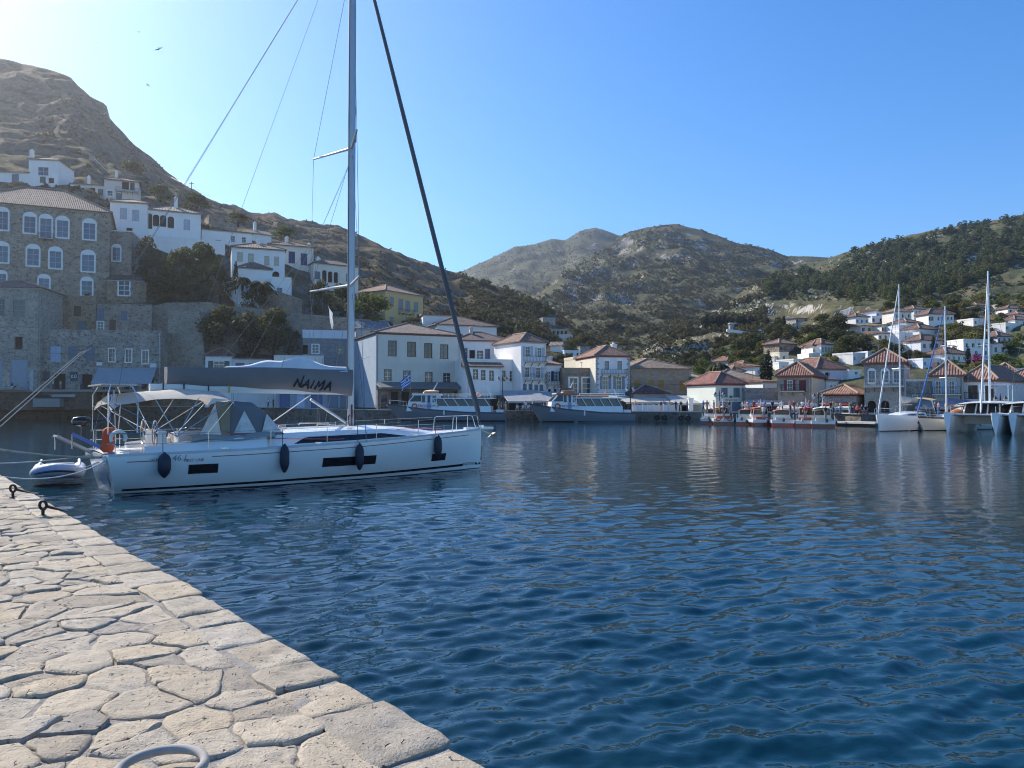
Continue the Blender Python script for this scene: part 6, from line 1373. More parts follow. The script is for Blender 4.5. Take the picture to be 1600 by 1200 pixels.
HH = [
 ('white house with three dark openings at the top of the village stair',1330,1357,495,510,PW,('hip',1.3,RB),row(3)),
 ('blue-white house with an arched opening beside the three dark openings',1357,1379,495,505,PB,('flat',),row(2,.25,4,5)),
 ('long blue-white house with a thin tiled roof above the masts',1360,1394,486,497,PB,('shed',1.0,RB),row(2,.3)),
 ('white house with cream tiles just below the brown terraces',1388,1424,487,499,PWC,('hip',1.2,TAN),row(3,.35)),
 ('white two storey house with four small windows under a brown roof',1420,1452,483,498,PW,('hip',1.3,RB),row(4,.2,2.5,4)),
 ('large white house with open corner verandas under a wide brown roof',1437,1490,491,508,PW,('hip',1.7,RB),[(.06,.2,5,6,'Tsand'),(.15,.2,4,6,'Tsand')]+row(5,.25,3,5,'Kwhite',.4,.92)),
 ('low house with a tan roof and a shaded porch',1336,1372,509,519,PPINK,('shed',1.0,TAN),row(3,.3,4,6)),
 ('small house with an awning below the blue-white arched house',1373,1391,508,520,PWC,('shed',.8,TAN),row(2,.35)),
 ('white cottage with a brown roof behind the white cube house',1408,1440,504,513,PW,('hip',1.2,RB),row(1,.3)),
 ('plain blue-white cube house',1400,1424,510,521,PB,('flat',),row(1,.3)),
 ('white house with a long brown roof beside the white chimney post',1426,1466,514,526,PW,('hip',1.4,RB),row(2,.4,2.5,4)),
 ('low white house among trees with a tiled porch',1364,1396,521,532,PWC,('shed',.9,RB),row(3,.3)),
 ('bright white cube house with a sunlit side wall',1398,1426,521,535,PW,('flat',),row(1,.3,3,4)),
 ('pale house with three windows and a tall cypress at its corner',1424,1480,532,549,PB,('hip',1.5,RB),row(4,.3,4,6,'Sslate')),
 ('white stepped house near the pink chimney',1326,1352,553,568,PW,('flat',),row(2,.35)),
 ('blue-white block adjoining the white stepped house',1352,1367,551,563,PB,('flat',),[]),
 ('low white house with a wide brown roof behind the pale shuttered house',1467,1511,553,565,PW,('hip',1.4,RB),row(4,.35)),
 ('large white house with a flat roof terrace above the purple bougainvillea',1491,1546,532,562,PW,('flat',),row(4,.15,4,6)+row(3,.55,4,6)),
 ('white house with three shaded windows next to the large terrace house',1541,1582,538,557,PWC,('shed',.9,(.4,.24,.16)),row(3,.25,4,7,'Sslate')),
 ('blue windowed cottage with a brown roof high among the trees',1551,1580,526,535,PB,('hip',1.2,RB),row(3,.3,3,5,'Sblue')),
 ('white cube house with two dark windows near the picture edge',1563,1594,506,517,PW,('flat',),row(2,.35,4,5)),
 ('white house under a long brown roof cut by the picture edge',1575,1615,500,508,PW,('hip',1.2,RB),row(3,.3)),
 ('highest white house with a brown roof below the rocky ridge',1514,1560,477,486,PB,('hip',1.2,RB),row(2,.3)),
 ('white house with arched windows beside the highest white house',1562,1610,482,491,PW,('hip',1.2,RB),row(3,.2,4,6,'Tsand')),
 ('small white house under a red roof at the upper picture edge',1582,1615,491,498,PW,('hip',1.1,(.34,.14,.09)),[]),
 ('broken white garden wall with dark doorways on the slope',1512,1546,499,508,PW,('flat',),row(2,.3)),
 ('white chapel-like hut between bushes',1405,1421,541,550,PWC,('flat',),[]),
 ('low stone and white hut between the trees above the grey terrace house',1432,1470,562,574,PB,('flat',),row(2,.3)),
 ('ruined stone house with an open gable above the cypress',1207,1246,537,551,ST_P,('hip',1.2,(.36,.2,.13)),row(2,.4)),
 ('white house with a red roof above the red shuttered house',1262,1291,541,554,PW,('hip',1.3,TERRA),row(3,.3)),
 ('white house with arched windows and a red roof beside the cypress grove',1276,1303,538,553,PW,('hip',1.3,TERRA),row(4,.3,3,6,'Tsand')),
 ('cream walled house on the slope behind the tall cypress',1213,1232,552,566,PCREAM,('flat',),row(1,.3)),
 ('small cream box house with one window near the tall cypress',1206,1222,558,568,PWC,('flat',),[]),
 ('cream and white cube house below the ruined stone house',1212,1232,568,580,PW,('flat',),row(1,.3)),
 ('long white wall house on the slope above the red shuttered house',1232,1262,563,572,PW,('flat',),[]),
 ('white house with a dark porch between two trees',1258,1281,554,563,PW,('flat',),row(2,.3)),
 ('bluish house with a red roof near the palm',1132,1151,564,576,plaster((.5,.5,.55)),('hip',1.0,TERRA),row(1,.3)),
 ('white house with a red roof and two windows above the tan roofs',1154,1177,573,586,PW,('hip',1.1,TERRA),row(3,.3,2.5,4)),
 ('small white house with red tiles next to the tall cypress',1176,1191,573,586,PW,('shed',.9,TERRA),row(1,.4)),
 ('low white house under a red roof above the cream shop',1136,1162,581,592,PW,('hip',1.0,TERRA),[]),
 ('stone house on the hill above the cypress grove',1237,1262,497,504,stonewall((.45,.42,.38)),('shed',.9,(.3,.26,.22)),row(2,.3)),
 ('grey stone cottage among the trees below the hilltop stone house',1236,1252,507,513,stonewall((.42,.40,.37)),('flat',),row(1,.3)),
]
for i, (lab, x0, x1, yt, yb, wl, rf, wn) in enumerate(HH): hill_house('hill_house', lab, x0, x1, yt, yb, wl, rf, wn, face=(.55,.4,.7,.3,.6,.15)[i%6])
G4 = 'houses in the valley behind the white tower houses'
VH = [('stone house with four dark openings in the valley',859,888,515,526,stonewall((.42,.34,.27)),('flat',),row(4,.2,3,6)),
 ('pinkish lower storey house below the stone house in the valley',872,892,524,534,PPINK,('flat',),[]),
 ('grey ruined stone house high in the valley',846,868,497,506,stonewall((.33,.31,.29)),('flat',),[]),
 ('white house with a sloping roof in the valley trees',858,877,541,550,PW,('gable',1.2,TAN),[]),
 ('pale blue house with two windows in the valley',879,906,549,557,PB,('flat',),row(3,.3)),
 ('white hut in the valley near the navy shuttered house',852,863,559,568,PW,('flat',),[]),
 ('grey stone cottage at the edge of the valley trees',905,922,543,553,stonewall((.33,.31,.29)),('flat',),[])]
for i, (lab, x0, x1, yt, yb, wl, rf, wn) in enumerate(VH): hill_house('valley_house', lab, x0, x1, yt, yb, wl, rf, wn, face=(.3,-.2)[i%2], group=G4)
def poly_wall(name, label, pts_, D0, D1, thick, mat, cat='wall', x0=None, x1=None):
    x0 = pts_[0][0] if x0 is None else x0; x1 = max(p[0] for p in pts_) if x1 is None else x1
    P = [pt(px, py, lerp(D0,D1,(px-x0)/max(1,x1-x0))) for px, py in pts_]; m = MB(); m.prism(P, (0,thick,0)); return tag(m.build(name, mat, None), label, cat)
poly_wall('retaining_wall','tall rubble stone retaining wall with a rusty niche behind the grey boom cover',[(236,478),(260,473),(330,472),(352,478),(400,481),(450,489),(545,496),(545,640),(236,640)],152,154,4,stonewall((.27,.225,.18),1.6,.3))
poly_wall('bastion','rounded stone bastion projecting from the retaining wall',[(262,487),(312,486),(318,540),(322,600),(262,600)],149.5,149.5,2.5,stonewall((.33,.28,.225),1.4,.25))
poly_wall('terrace_wall','dark brown stone wall under the shops beside the lower landing',[(-200,612),(150,610),(152,640),(-200,642)],139,139,1.5,stonewall((.12,.085,.06),1.2,.3))
poly_wall('terrace_kerb','pale terrace edge carrying the shops at the top of the dark wall',[(-200,608.5),(262,608.5),(262,612),(-200,612)],138.8,138.8,6,plaster((.36,.33,.29)))
poly_wall('stair_wall','white sloping stair wall running down beside the cypress',[(348,440),(356,438),(380,462),(386,476),(368,474),(350,456)],163,160,.8,PW)
poly_wall('garden_retaining_wall','brown stone garden wall below the white gatehouse',[(405,445),(425,452),(455,462),(472,468),(472,492),(405,486)],159,159,1.5,stonewall((.26,.205,.16),1.8,.3))
poly_wall('ridge_wall','old stone wall climbing the slope above the balcony cottage',[(139,243),(146,246),(165,266),(180,277),(180,284),(160,276),(139,258)],232,228,1.2,stonewall((.34,.28,.22),1.2,.3))
for lab, P in (('long white cemetery wall on the slope below the cypress grove',[(1136,514),(1150,515.5),(1172,519),(1172,523),(1150,520),(1136,518)]),('short white cemetery wall beside the long one below the cypress grove',[(1181,516),(1196,514),(1196,521),(1181,519)])):
    p = hit(1160, 525); poly_wall('cemetery_wall', lab, P, p.y-2, p.y-2, .8, plaster((.85,.85,.84),.1))
m = MB(); p = hit(1145,517); m.lathe([(1.5,0),(1.5,3.2),(1.8,3.3),(1.7,3.8)], 10, (p.x,p.y,p.z-1)); tag(m.build('cemetery_tower', PGREY, None), 'small round grey tower standing on the white cemetery wall', 'tower')

# ================================================================== trees
def leaf_cloud(n, blobs, size, seed, flat=.0):
    g = np.random.RandomState(seed); w = np.array([b[3]*b[4]*b[5] for b in blobs])**.8; k = g.choice(len(blobs), n, p=w/w.sum()); B = np.array(blobs)
    d = g.normal(size=(n,3)); d /= np.linalg.norm(d,axis=1,keepdims=True); r = g.uniform(.35,1.05,n)**.45
    c = B[k,:3]+d*r[:,None]*B[k,3:6]; nrm = d+g.normal(size=(n,3))*.7; nrm[:,2] += flat; nrm /= np.linalg.norm(nrm,axis=1,keepdims=True)
    t = np.cross(nrm, g.normal(size=(n,3))); t /= np.linalg.norm(t,axis=1,keepdims=True)+1e-9; b = np.cross(nrm,t); s = size*g.uniform(.6,1.4,n)[:,None]
    return np.stack([c-t*s, c-b*s*.62, c+t*s, c+b*s*.62], 1)
def cloud_mesh(name, Qd, mat): n = len(Qd); return np_mesh(name, Qd.reshape(-1,3), np.arange(n*4).reshape(n,4), mat, False)
def blobs_round(R0, Hh, n, seed, base=.25):
    r = random.Random(seed); out = []
    for i in range(n):
        a = r.uniform(0,6.28); z = r.uniform(base,1); rad = R0*(.62*math.sin(math.pi*min(.98,max(.05,(z-base)/(1.02-base)))**.75)+.1)*r.uniform(.4,1.05); s = R0*r.uniform(.28,.5)
        out.append((rad*math.cos(a), rad*math.sin(a), z*Hh-s*.3, s, s, s*.75))
    return out
PROTO = {}
def proto(kind):
    if kind in PROTO: return PROTO[kind]
    if kind.startswith('round'):
        i = int(kind[5:]); q = leaf_cloud(1500, blobs_round(.5,1,13,i), .035, i); c = ((.075,.092,.034),(.085,.125,.03),(.075,.085,.045),(.13,.14,.045))[i%4]; cr = cloud_mesh('crown', q, foliage(c))
        m = MB(); m.tube([(0,0,-.15),(.01,.01,.2),(.03,-.01,.45),(.0,.02,.75)], [.05,.04,.03,.01], 6)
        for k in range(4): a = k*1.6; m.tube([(.015,0,.3),(.2*math.cos(a),.2*math.sin(a),.6)], [.022,.008], 5)
        tr = m.mesh('trunk', bark())
    elif kind.startswith('pine'):
        i = int(kind[4:]); r = random.Random(i); bl = []
        for k in range(11): z = .3+.07*k; rad = .42*(1-.55*max(0,(z-.4)/.65)); a = k*2.4+r.random(); bl.append((rad*.6*math.cos(a),rad*.6*math.sin(a),z,rad*.6,rad*.6,.09))
        q = leaf_cloud(800, bl, .045, i, .6); cr = cloud_mesh('crown', q, foliage(((.075,.105,.040),(.095,.125,.045),(.11,.12,.050))[i%3],.4,.35)); m = MB(); m.tube([(0,0,-.15),(.02,0,.4),(0,0,.98)], [.04,.03,.006], 5); tr = m.mesh('trunk', bark())
    elif kind == 'cypress':
        bl = [(0,0,.1+.08*k,.115*math.sin(math.pi*min(1,.15+.085*k))**.6,.115*math.sin(math.pi*min(1,.15+.085*k))**.6,.08) for k in range(11)]
        q = leaf_cloud(1100, bl, .022, 5); cr = cloud_mesh('crown', q, foliage((.020,.032,.018),.35,.1)); m = MB(); m.tube([(0,0,-.1),(0,0,.9)], [.022,.006], 5); tr = m.mesh('trunk', bark())
    elif kind == 'palm':
        m = MB(); r = random.Random(3)
        for k in range(34):
            a = r.uniform(0,6.28); up = r.uniform(-.5,1.1); L = r.uniform(.42,.56); prev = None
            for j in range(7):
                t = j/6; x = L*t; z = .62+up*.35*t-.42*t*t*(1.1+.3*up); p = Vector((x*math.cos(a), x*math.sin(a), z)); e = Vector((-math.sin(a),math.cos(a),0))*(.075*math.sin(math.pi*(.1+.88*t)))
                d = Vector((0,0,-.055*math.sin(math.pi*(.1+.88*t))))
                if prev: m.add([prev[0],prev[1],p+e+d,p], [(0,1,2,3)]); m.add([prev[0],prev[2],p-e+d,p], [(0,1,2,3)])
                prev = (p, p+e+d, p-e+d)
        cr = m.mesh('crown', foliage((.07,.085,.035),.4)); m = MB(); m.tube([(0,0,-.1),(.01,0,.3),(0,0,.62)], [.055,.045,.05], 8); tr = m.mesh('trunk', bark((.10,.075,.05)))
    PROTO[kind] = (cr, tr); return PROTO[kind]
trnd = random.Random(21)
def tree(kind, P, w, h, label, cat='tree', name=None, group=None, parts=True):
    cr, tr = proto(kind); nm = name or {'r':'tree','p':'pine_tree','c':'cypress_tree'}[kind[0]]
    if not parts:
        o = tag(link(nm, cr), label, cat, group)
    else:
        o = thing(nm, label, cat, (0,0,0), 0, group); c = link('crown', cr, o); t = link('trunk', tr, o)
    o.location = P; o.rotation_euler = (0,0,trnd.uniform(0,6.28)); o.scale = (w,w,h); return o
def tree_px(kind, px, ytop, ybase, wpx, label, D=None, **k):
    if D is None: p = hit(px, ybase); D = p.y if p is not None else 200
    b = pt(px, ybase, D); h = (ybase-ytop)*D/F; return tree(kind, b, wpx*D/F, h, label, **k)
# town trees one can point at
for kind, px, yt, yb, w, D, lab, cat in [
 ('round1',575,455,512,88,168,'big bright green leafy tree beside the yellow house','tree'),
 ('round0',535,448,505,50,172,'dark green tree behind the mast below the arcade terrace','tree'),
 ('round2',500,440,497,46,160,'dark bushy tree under the cream arcade house','tree'),
 ('round2',228,372,440,54,164,'grey green tree against the long white garden wall','tree'),
 ('round0',283,392,470,76,163,'large dark bush on the slope under the garden wall','bush'),
 ('round0',318,385,462,62,166,'dark tree with an open top below the white long house','tree'),
 ('round2',250,425,478,66,160,'dark green thicket beside the square windowed stone outhouse','bush'),
 ('round0',345,420,475,46,161,'dark shrub at the head of the white stair wall','bush'),
 ('round2',300,440,480,70,157,'dark olive thicket just above the retaining wall','bush'),
 ('cypress',368,402,454,36,158.5,'slim dark cypress in front of the cream shuttered white house','cypress'),
 ('palm',379,421,458,34,157.5,'small palm next to the slim cypress','palm'),
 ('palm',408,426,466,48,156.5,'bushy palm with drooping fronds below the white lean-to','palm'),
 ('round2',395,452,488,44,156,'dark shrub at the foot of the two palms','bush'),
 ('round0',345,482,545,74,149.5,'ivy-dark bush hanging over the retaining wall beside the bastion','bush'),
 ('round2',388,490,560,80,148.5,'dark bush covering the middle of the retaining wall','bush'),
 ('round0',428,486,560,66,148.5,'dark bush beside the grey stone house','bush'),
 ('round2',452,512,556,40,147.5,'grey green bush touching the grey stone house','bush'),
 ('round2',645,496,512,36,165,'low shrub below the yellow house balcony','bush'),
 ('round1',445,352,378,40,200,'olive green tree below the small white house on the ridge','tree'),
 ('round0',372,335,352,46,206,'dark scrub in front of the flat stone house','bush'),
 ('round0',305,305,345,60,215,'dark olive bush behind the white loggia wing','bush'),
 ('round2',30,285,308,50,190,'dry brown bush above the stone mansion roof','bush'),
 ('round2',205,250,300,60,250,'dark scrub patch on the slope above the balcony cottage','bush'),
 ('round0',250,290,325,44,214,'green scrub beside the balcony cottage','bush'),
 ('palm',1122,552,596,44,150,'tall palm behind the dark window house','palm'),
 ('round1',1098,560,598,40,152,'light green tree next to the tall palm','tree'),
 ('round0',1160,548,580,44,175,'dark green tree above the white red-roofed house','tree'),
 ('round1',1176,558,582,34,172,'leafy tree between the small red-roofed houses','tree'),
 ('cypress',1200,540,602,70,140,'tall broad dark cypress behind the low stone cafe','cypress'),
 ('cypress',1192,556,602,44,141,'second dark cypress leaning against the tall broad one','cypress'),
 ('round3',1505,472,498,40,None,'yellow green tree high among the white houses','tree'),
 ('round0',1525,480,502,46,None,'dark green tree beside the yellow green tree','tree'),
 ('cypress',1459,520,556,34,None,'dark cypress at the corner of the pale three-windowed house','cypress'),
 ('cypress',1513,536,580,40,140,'dark cypress in front of the large terrace house','cypress'),
 ('round1',1570,552,588,70,138,'bright green garden tree below the white shaded-window house','tree'),
 ('round1',1490,562,586,50,136,'green garden tree behind the pale shuttered house','tree'),
 ('round3',1530,565,592,44,132,'yellow green bush behind the brown shuttered house','bush'),
 ('round0',1395,540,570,60,160,'dark tree behind the arched stone house','tree'),
 ('round2',1345,522,552,60,175,'dense dark trees left of the white stepped house','tree'),
 ('round0',1310,545,580,50,165,'dark green tree above the pale lavender house','tree'),
 ('round3',1308,556,582,26,160,'light green feathery tree over the lavender roof','tree'),
]: tree_px(kind, px, yt, yb, w, lab, D, cat=cat, name={'bush':'bush','palm':'palm_tree'}.get(cat))
g = pt(1528, 568, 134); bq = leaf_cloud(900, blobs_round(.5,1,8,9), .04, 9); bo = link('bougainvillea', cloud_mesh('bougainvillea', bq, foliage((.20,.03,.14),.4))); bo.location = g; bo.scale = (3.2,3.2,1.9); tag(bo, 'purple flowering bougainvillea below the large terrace house', 'bougainvillea')
# cypress grove at the cemetery
grv = random.Random(8)
for i in range(34):
    px = grv.choice((grv.uniform(1098,1125), grv.uniform(1120,1176), grv.uniform(1140,1176), grv.uniform(1195,1232))); yb = 511+grv.uniform(-3,4); p = hit(px, yb)
    if p is None: continue
    h = grv.uniform(13,23)*p.y/F; tree('cypress', p, grv.uniform(9,15)*p.y/F*3.0, h, 'dark cypress in the grove above the white cemetery walls', 'cypress', group='cypresses of the cemetery grove', parts=False)
for i, (px, yt, yb) in enumerate(((809,506,527),(825,508,528),(893,520,535))):
    tree_px('cypress', px, yt, yb, 14, ('slim cypress on the brown slope behind the tall white house','second slim cypress nearer the valley on the brown slope','small cypress beside the stone house in the valley')[i], cat='cypress')
# village greenery, one by one
vg = random.Random(31); n = 0
def hides(px, py, hpx, wpx):
    return any(a-wpx*.35 < px < b+wpx*.35 and py > d-1 and py-hpx*.85 < d-1 for a, b, c, d in RECTS)
zones = [(1296,1340,505,560,1.0),(1340,1600,505,575,1.3),(1195,1300,515,575,.9),(1100,1200,548,592,.6),(870,930,530,580,.7),(1380,1600,470,505,.6),(820,880,470,545,.5)]
zw = [z[4]*(z[1]-z[0])*(z[3]-z[2]) for z in zones]
for i in range(330):
    z = vg.choices(zones, zw)[0]; px, py = vg.uniform(z[0],z[1]), vg.uniform(z[2],z[3]); p = hit(px, py)
    if p is None or p.z > 150: continue
    k = vg.choice(('round0','round2','round0','round1','round2','round3','pine0')); s = vg.uniform(2.4,5.6)
    if hides(px, py, s*F/p.y, s*1.2*F/p.y): continue
    n += 1
    if n > 190: break
    dl = {'round0':'dark green tree among the hillside houses','round1':'fresh green tree among the hillside houses','round2':'grey green olive tree among the hillside houses','round3':'yellowish tree among the hillside houses','pine0':'dark pine among the hillside houses'}[k]
    tree(k, p-Vector((0,0,.4)), s*vg.uniform(1.0,1.5), s, dl, 'tree', group='trees among the hillside houses: '+k.rstrip('0123'), parts=False)
# pines on the wooded hill, the nearest 290 singly, the rest as a far wood
pts_p = []; pr = random.Random(77)
while len(pts_p) < 1300:
    px = pr.uniform(1180,1640); top = interp(px,[(1180,450),(1240,425),(1300,405),(1400,376),(1500,356),(1600,338),(1700,318)]); bot = interp(px,[(1180,480),(1260,470),(1340,478),(1440,470),(1500,452),(1600,415),(1700,390)])
    py = top+(bot-top)*pr.random(); 
    if noise.noise(Vector((px*.02,py*.035,4))) < -.3+.25*(px < 1330): continue
    p = hit(px, py)
    if p is not None and p.z > 12: pts_p.append((p, pr.uniform(3.0,6.2)))
pts_p.sort(key=lambda a: a[0].y/a[1])
for i, (p, s) in enumerate(pts_p[:290]): tree('pine%d' % (i%3), p-Vector((0,0,.5)), s*pr.uniform(.7,1.0), s, 'dark green pine standing on the wooded hillside', 'pine', group='pines on the wooded hillside', parts=False)
def scatter(name, label, P, src, mat):
    """many small plants as one mass"""
    out = []; g = np.random.RandomState(4)
    for p, s, k in P:
        q = src[k]; a = g.uniform(0,6.28); c, sn = math.cos(a)*s, math.sin(a)*s; M = np.array([[c,-sn,0],[sn,c,0],[0,0,s*g.uniform(.7,1.1)]]); out.append(q@M.T+np.array(p))
    Qd = np.concatenate(out); return tag(link(name, cloud_mesh(name, Qd, mat)), label, kind='stuff')
pl = []
for i in range(3):
    r = random.Random(40+i); bl = []
    for k in range(7): z = .3+.11*k; rad = .42*(1-.55*max(0,(z-.4)/.65)); a = k*2.4; bl.append((rad*.6*math.cos(a),rad*.6*math.sin(a),z,rad*.6,rad*.6,.1))
    pl.append(leaf_cloud(120, bl, .11, 50+i, .5))
scatter('far_wood', 'far pine wood covering the hillside', [(p-Vector((0,0,.5)), s, i%3) for i, (p, s) in enumerate(pts_p[290:])], pl, foliage((.085,.108,.042),.5,.35))
sh_ = [leaf_cloud(44, blobs_round(.55,.8,4,60+i,.1), .15, 70+i) for i in range(3)]
def bushes(name, label, n, reg, smin, smax, thr, c, seed):
    r = random.Random(seed); P = []; tries = 0
    while len(P) < n and tries < n*8:
        tries += 1; px, py = r.uniform(reg[0],reg[1]), r.uniform(reg[2],reg[3]); p = hit(px, py)
        if p is None or p.z < 6 or (py > 470 and px > 1195) or any(a-2 < px < b+2 and c-2 < py < d+6 for a,b,c,d in RECTS) or noise.noise(Vector((p.x*.02,p.y*.02,seed))) + .5*noise.noise(Vector((p.x*.07,p.y*.07,seed))) < thr: continue
        P.append((p-Vector((0,0,.2)), r.uniform(smin,smax), r.randrange(3)))
    return scatter(name, label, P, sh_, foliage(c,.45,.35))
bushes('mountain_scrub', 'dark scrub dotting the far mountain', 7500, (720,1240,352,540), 1.0, 3.8, -.2, (.085,.092,.048), 3)
bushes('valley_scrub', 'dark scrub on the rocky slope above the town', 5000, (930,1600,380,580), .6, 2.0, -.3, (.085,.095,.042), 5)
bushes('hill_scrub', 'dark scrub on the steep dry hill', 2300, (60,960,150,560), .6, 1.9, -.05, (.085,.08,.045), 6)
# ================================================================== life along the waterfront
def lamp_post(px, ylan, D, zb, label, rz=0):
    g = pt(px, ylan, D); h = g.z-zb; o = thing('street_lamp', label, 'street lamp', (g.x,g.y,zb), rz, 'twin lantern street lamps'); IR = plain((.03,.035,.035),.5,.3)
    m = MB(); m.lathe([(.22,0),(.2,.5),(.1,.7),(.075,1.0),(.06,h-.1),(.1,h),(.04,h+.5),(0.01,h+.7)], 10); m.build('post', IR, o, smooth=40)
    m = MB(); m.tube([(-.62,0,h-.02),(-.4,0,h-.25),(0,0,h-.1),(.4,0,h-.25),(.62,0,h-.02)], .035, 6); m.build('arm', IR, o)
    for sx in (-.62,.62):
        m = MB(); m.lathe([(.10,h-.42),(.27,h-.02),(.24,h)], 8, (sx,0,0)); l = m.build('lantern', plain((.62,.64,.66),.2,0,.1), o)
        m = MB(); m.lathe([(.30,h),(.17,h+.16),(.07,h+.28),(.02,h+.4)], 8, (sx,0,0)); m.build('cap', IR, l)
    return o
lamp_post(785,592,121,1.5,'twin lantern street lamp between the two excursion boats')
lamp_post(985,607,117,1.5,'twin lantern street lamp at the stern of the shorter excursion boat',.5)
lamp_post(1124,616,114,1.5,'twin lantern street lamp in front of the pale green shop')
lamp_post(1279,619,106,1.4,'twin lantern street lamp beside the cream wall of the red shuttered house')
lamp_post(1563,623,94,1.3,'twin lantern street lamp near the picture edge behind the catamaran')
def awning(label, x0, x1, ytop, ybot, D0, D1, out, c, name='awning', valance=.3, stripes=None, flap=None):
    """a sloping shop awning from its wall edge (ytop) to its front edge (ybot)"""
    A, B = pt(x0,ytop,D0), pt(x1,ytop,D1); d = Vector((B.x-A.x,B.y-A.y,0)).normalized(); n = Vector((d.y,-d.x,0)); o = thing(name, label, 'awning', (0,0,0), 0, 'awnings along the waterfront')
    zf = pt(x0,ybot,D0-out).z; k = 14; m = MB(); rows = []
    for i in range(k+1):
        p = A.lerp(B,i/k); q = p+n*out; q.z = zf+(B.z-A.z)*i/k; mid = p.lerp(q,.5)-Vector((0,0,.05)); rows.append([p, mid, q, q-Vector((0,0,valance))])
    m.loft(rows)
    if stripes: m.m = [((f//3)%2) for f in range(len(m.f))]
    cl = m.build('canopy', [canvas(c,.25), canvas(stripes,.25)] if stripes else canvas(c,.25), o)
    for i in (0,k): m = MB(); m.tube([rows[i][0]-Vector((0,0,.3)), rows[i][2]], .03, 5); m.build('arm', plain((.5,.5,.5),.5), o)
    return o
awning('broad grey awning under the three small white windows of the stone shop row', 153,244,575,598,140,142.5,4.5,(.42,.44,.46))
awning('long grey lean-to canopy over the ground floor of the pale plaster building', 588,730,597,605,134,140.5,3.2,(.20,.20,.20))
awning('large pale grey awning beside the lamp between the excursion boats', 782,842,610,627,131,132.5,6,(.40,.42,.44))
awning('second pale grey awning behind the wheelhouse of the shorter excursion boat', 842,900,612,628,132.5,134,6,(.44,.46,.47))
awning('off-white awning in front of the quoined house', 900,975,614,622,133,134,4,(.55,.52,.45))
awning('small cream awning lit by the sun beside the dark window house', 1083,1110,627,631,133,133,4,(.66,.60,.48))
awning('blue grey awning on the low stone cafe', 1163,1214,625,631,121.5,121.5,2.5,(.42,.46,.52))
awning('pale awning under the iron balcony of the red shuttered house', 1216,1266,633,638,119,117,2.5,(.60,.59,.56))
awning('cream awning below the dark red eaves of the low shop', 1284,1336,632,637,109.5,107,2,(.66,.64,.58))
awning('dark red fascia awning above the cream one on the low shop', 1284,1337,629,632.5,109.4,106.9,.8,(.20,.03,.03))
awning('long pale awning under the pale blue shuttered house', 1440,1506,626,636,105,101.5,3,(.42,.42,.41))
awning('striped cream awning behind the catamaran cabin', 1490,1558,633,641,98,96,3,(.58,.50,.36),stripes=(.72,.68,.58))
# taverna with a dark red pyramid roof and long white canopies
tv = thing('taverna_pavilion','open taverna pavilion with a dark red hipped roof beside the tan stone building','pavilion',(0,0,0)); a = pt(990,614,131); b = pt(1044,614,132)
fr = Fr(Vector((a.x,a.y)), Vector((b.x,b.y))); rf_ = thing('roof_base', None, None); rf_.parent = tv; rf_.location = (a.x,a.y,0); rf_.rotation_euler = (0,0,fr.yaw)
bpy.data.objects.remove(rf_); tv.location = (a.x,a.y,1.5); tv.rotation_euler = (0,0,fr.yaw)
roof(tv, fr.w, 6, a.z-1.5, 'hip', 1.5, rooftile((.20,.075,.065)), .4); m = MB(); m.box(0,0,a.z-1.5-1.0,fr.w,6,a.z-1.5-.17); m.build('valance', canvas((.42,.42,.42),.2), tv)
for i in range(5):
    u = fr.w*i/4; m = MB(); m.tube([(u,.1,0),(u,.1,a.z-2.4)], .07, 6); m.build('post', plain((.6,.58,.52)), tv)
awning('white fabric canopy stretched in front of the dark red taverna roof', 968,1040,622,628,129.5,130.5,4,(.58,.55,.48))
awning('grey white canopy joining the taverna to the white pillar', 1040,1081,618,630,130.5,131,5,(.50,.52,.53))
m = MB(); a = pt(1079,623,125); m.box(-.35,-.35,0,.35,.35,a.z-1.5); m.box(-.42,-.42,a.z-1.6,.42,.42,a.z-1.4); o = m.build('pillar', PW, None); o.location = (a.x,a.y,1.5); tag(o, 'white square pillar at the end of the taverna canopy', 'pillar')
for i in range(9):
    px = 988+i*8.2; a, b = pt(px,640,122.5), pt(px+7.2,640,122.5); m = MB(); m.box(a.x,a.y,1.5,b.x,a.y+.08,2.55); m.box(a.x-.05,a.y-.05,1.5,a.x+.05,a.y+.1,2.65)
    tag(m.build('terrace_screen', plaster((.74,.74,.73),.15), None), ('low white taverna screen beside the stern of the shorter excursion boat','second low white taverna screen from the excursion boat','third low white taverna screen from the excursion boat','fourth low white taverna screen from the excursion boat','middle low white taverna screen under the dark red roof','sixth low white taverna screen from the excursion boat','third low white taverna screen from the white pillar','second low white taverna screen from the white pillar','low white taverna screen closest to the white pillar')[i], 'screen', 'white screens round the taverna terrace')
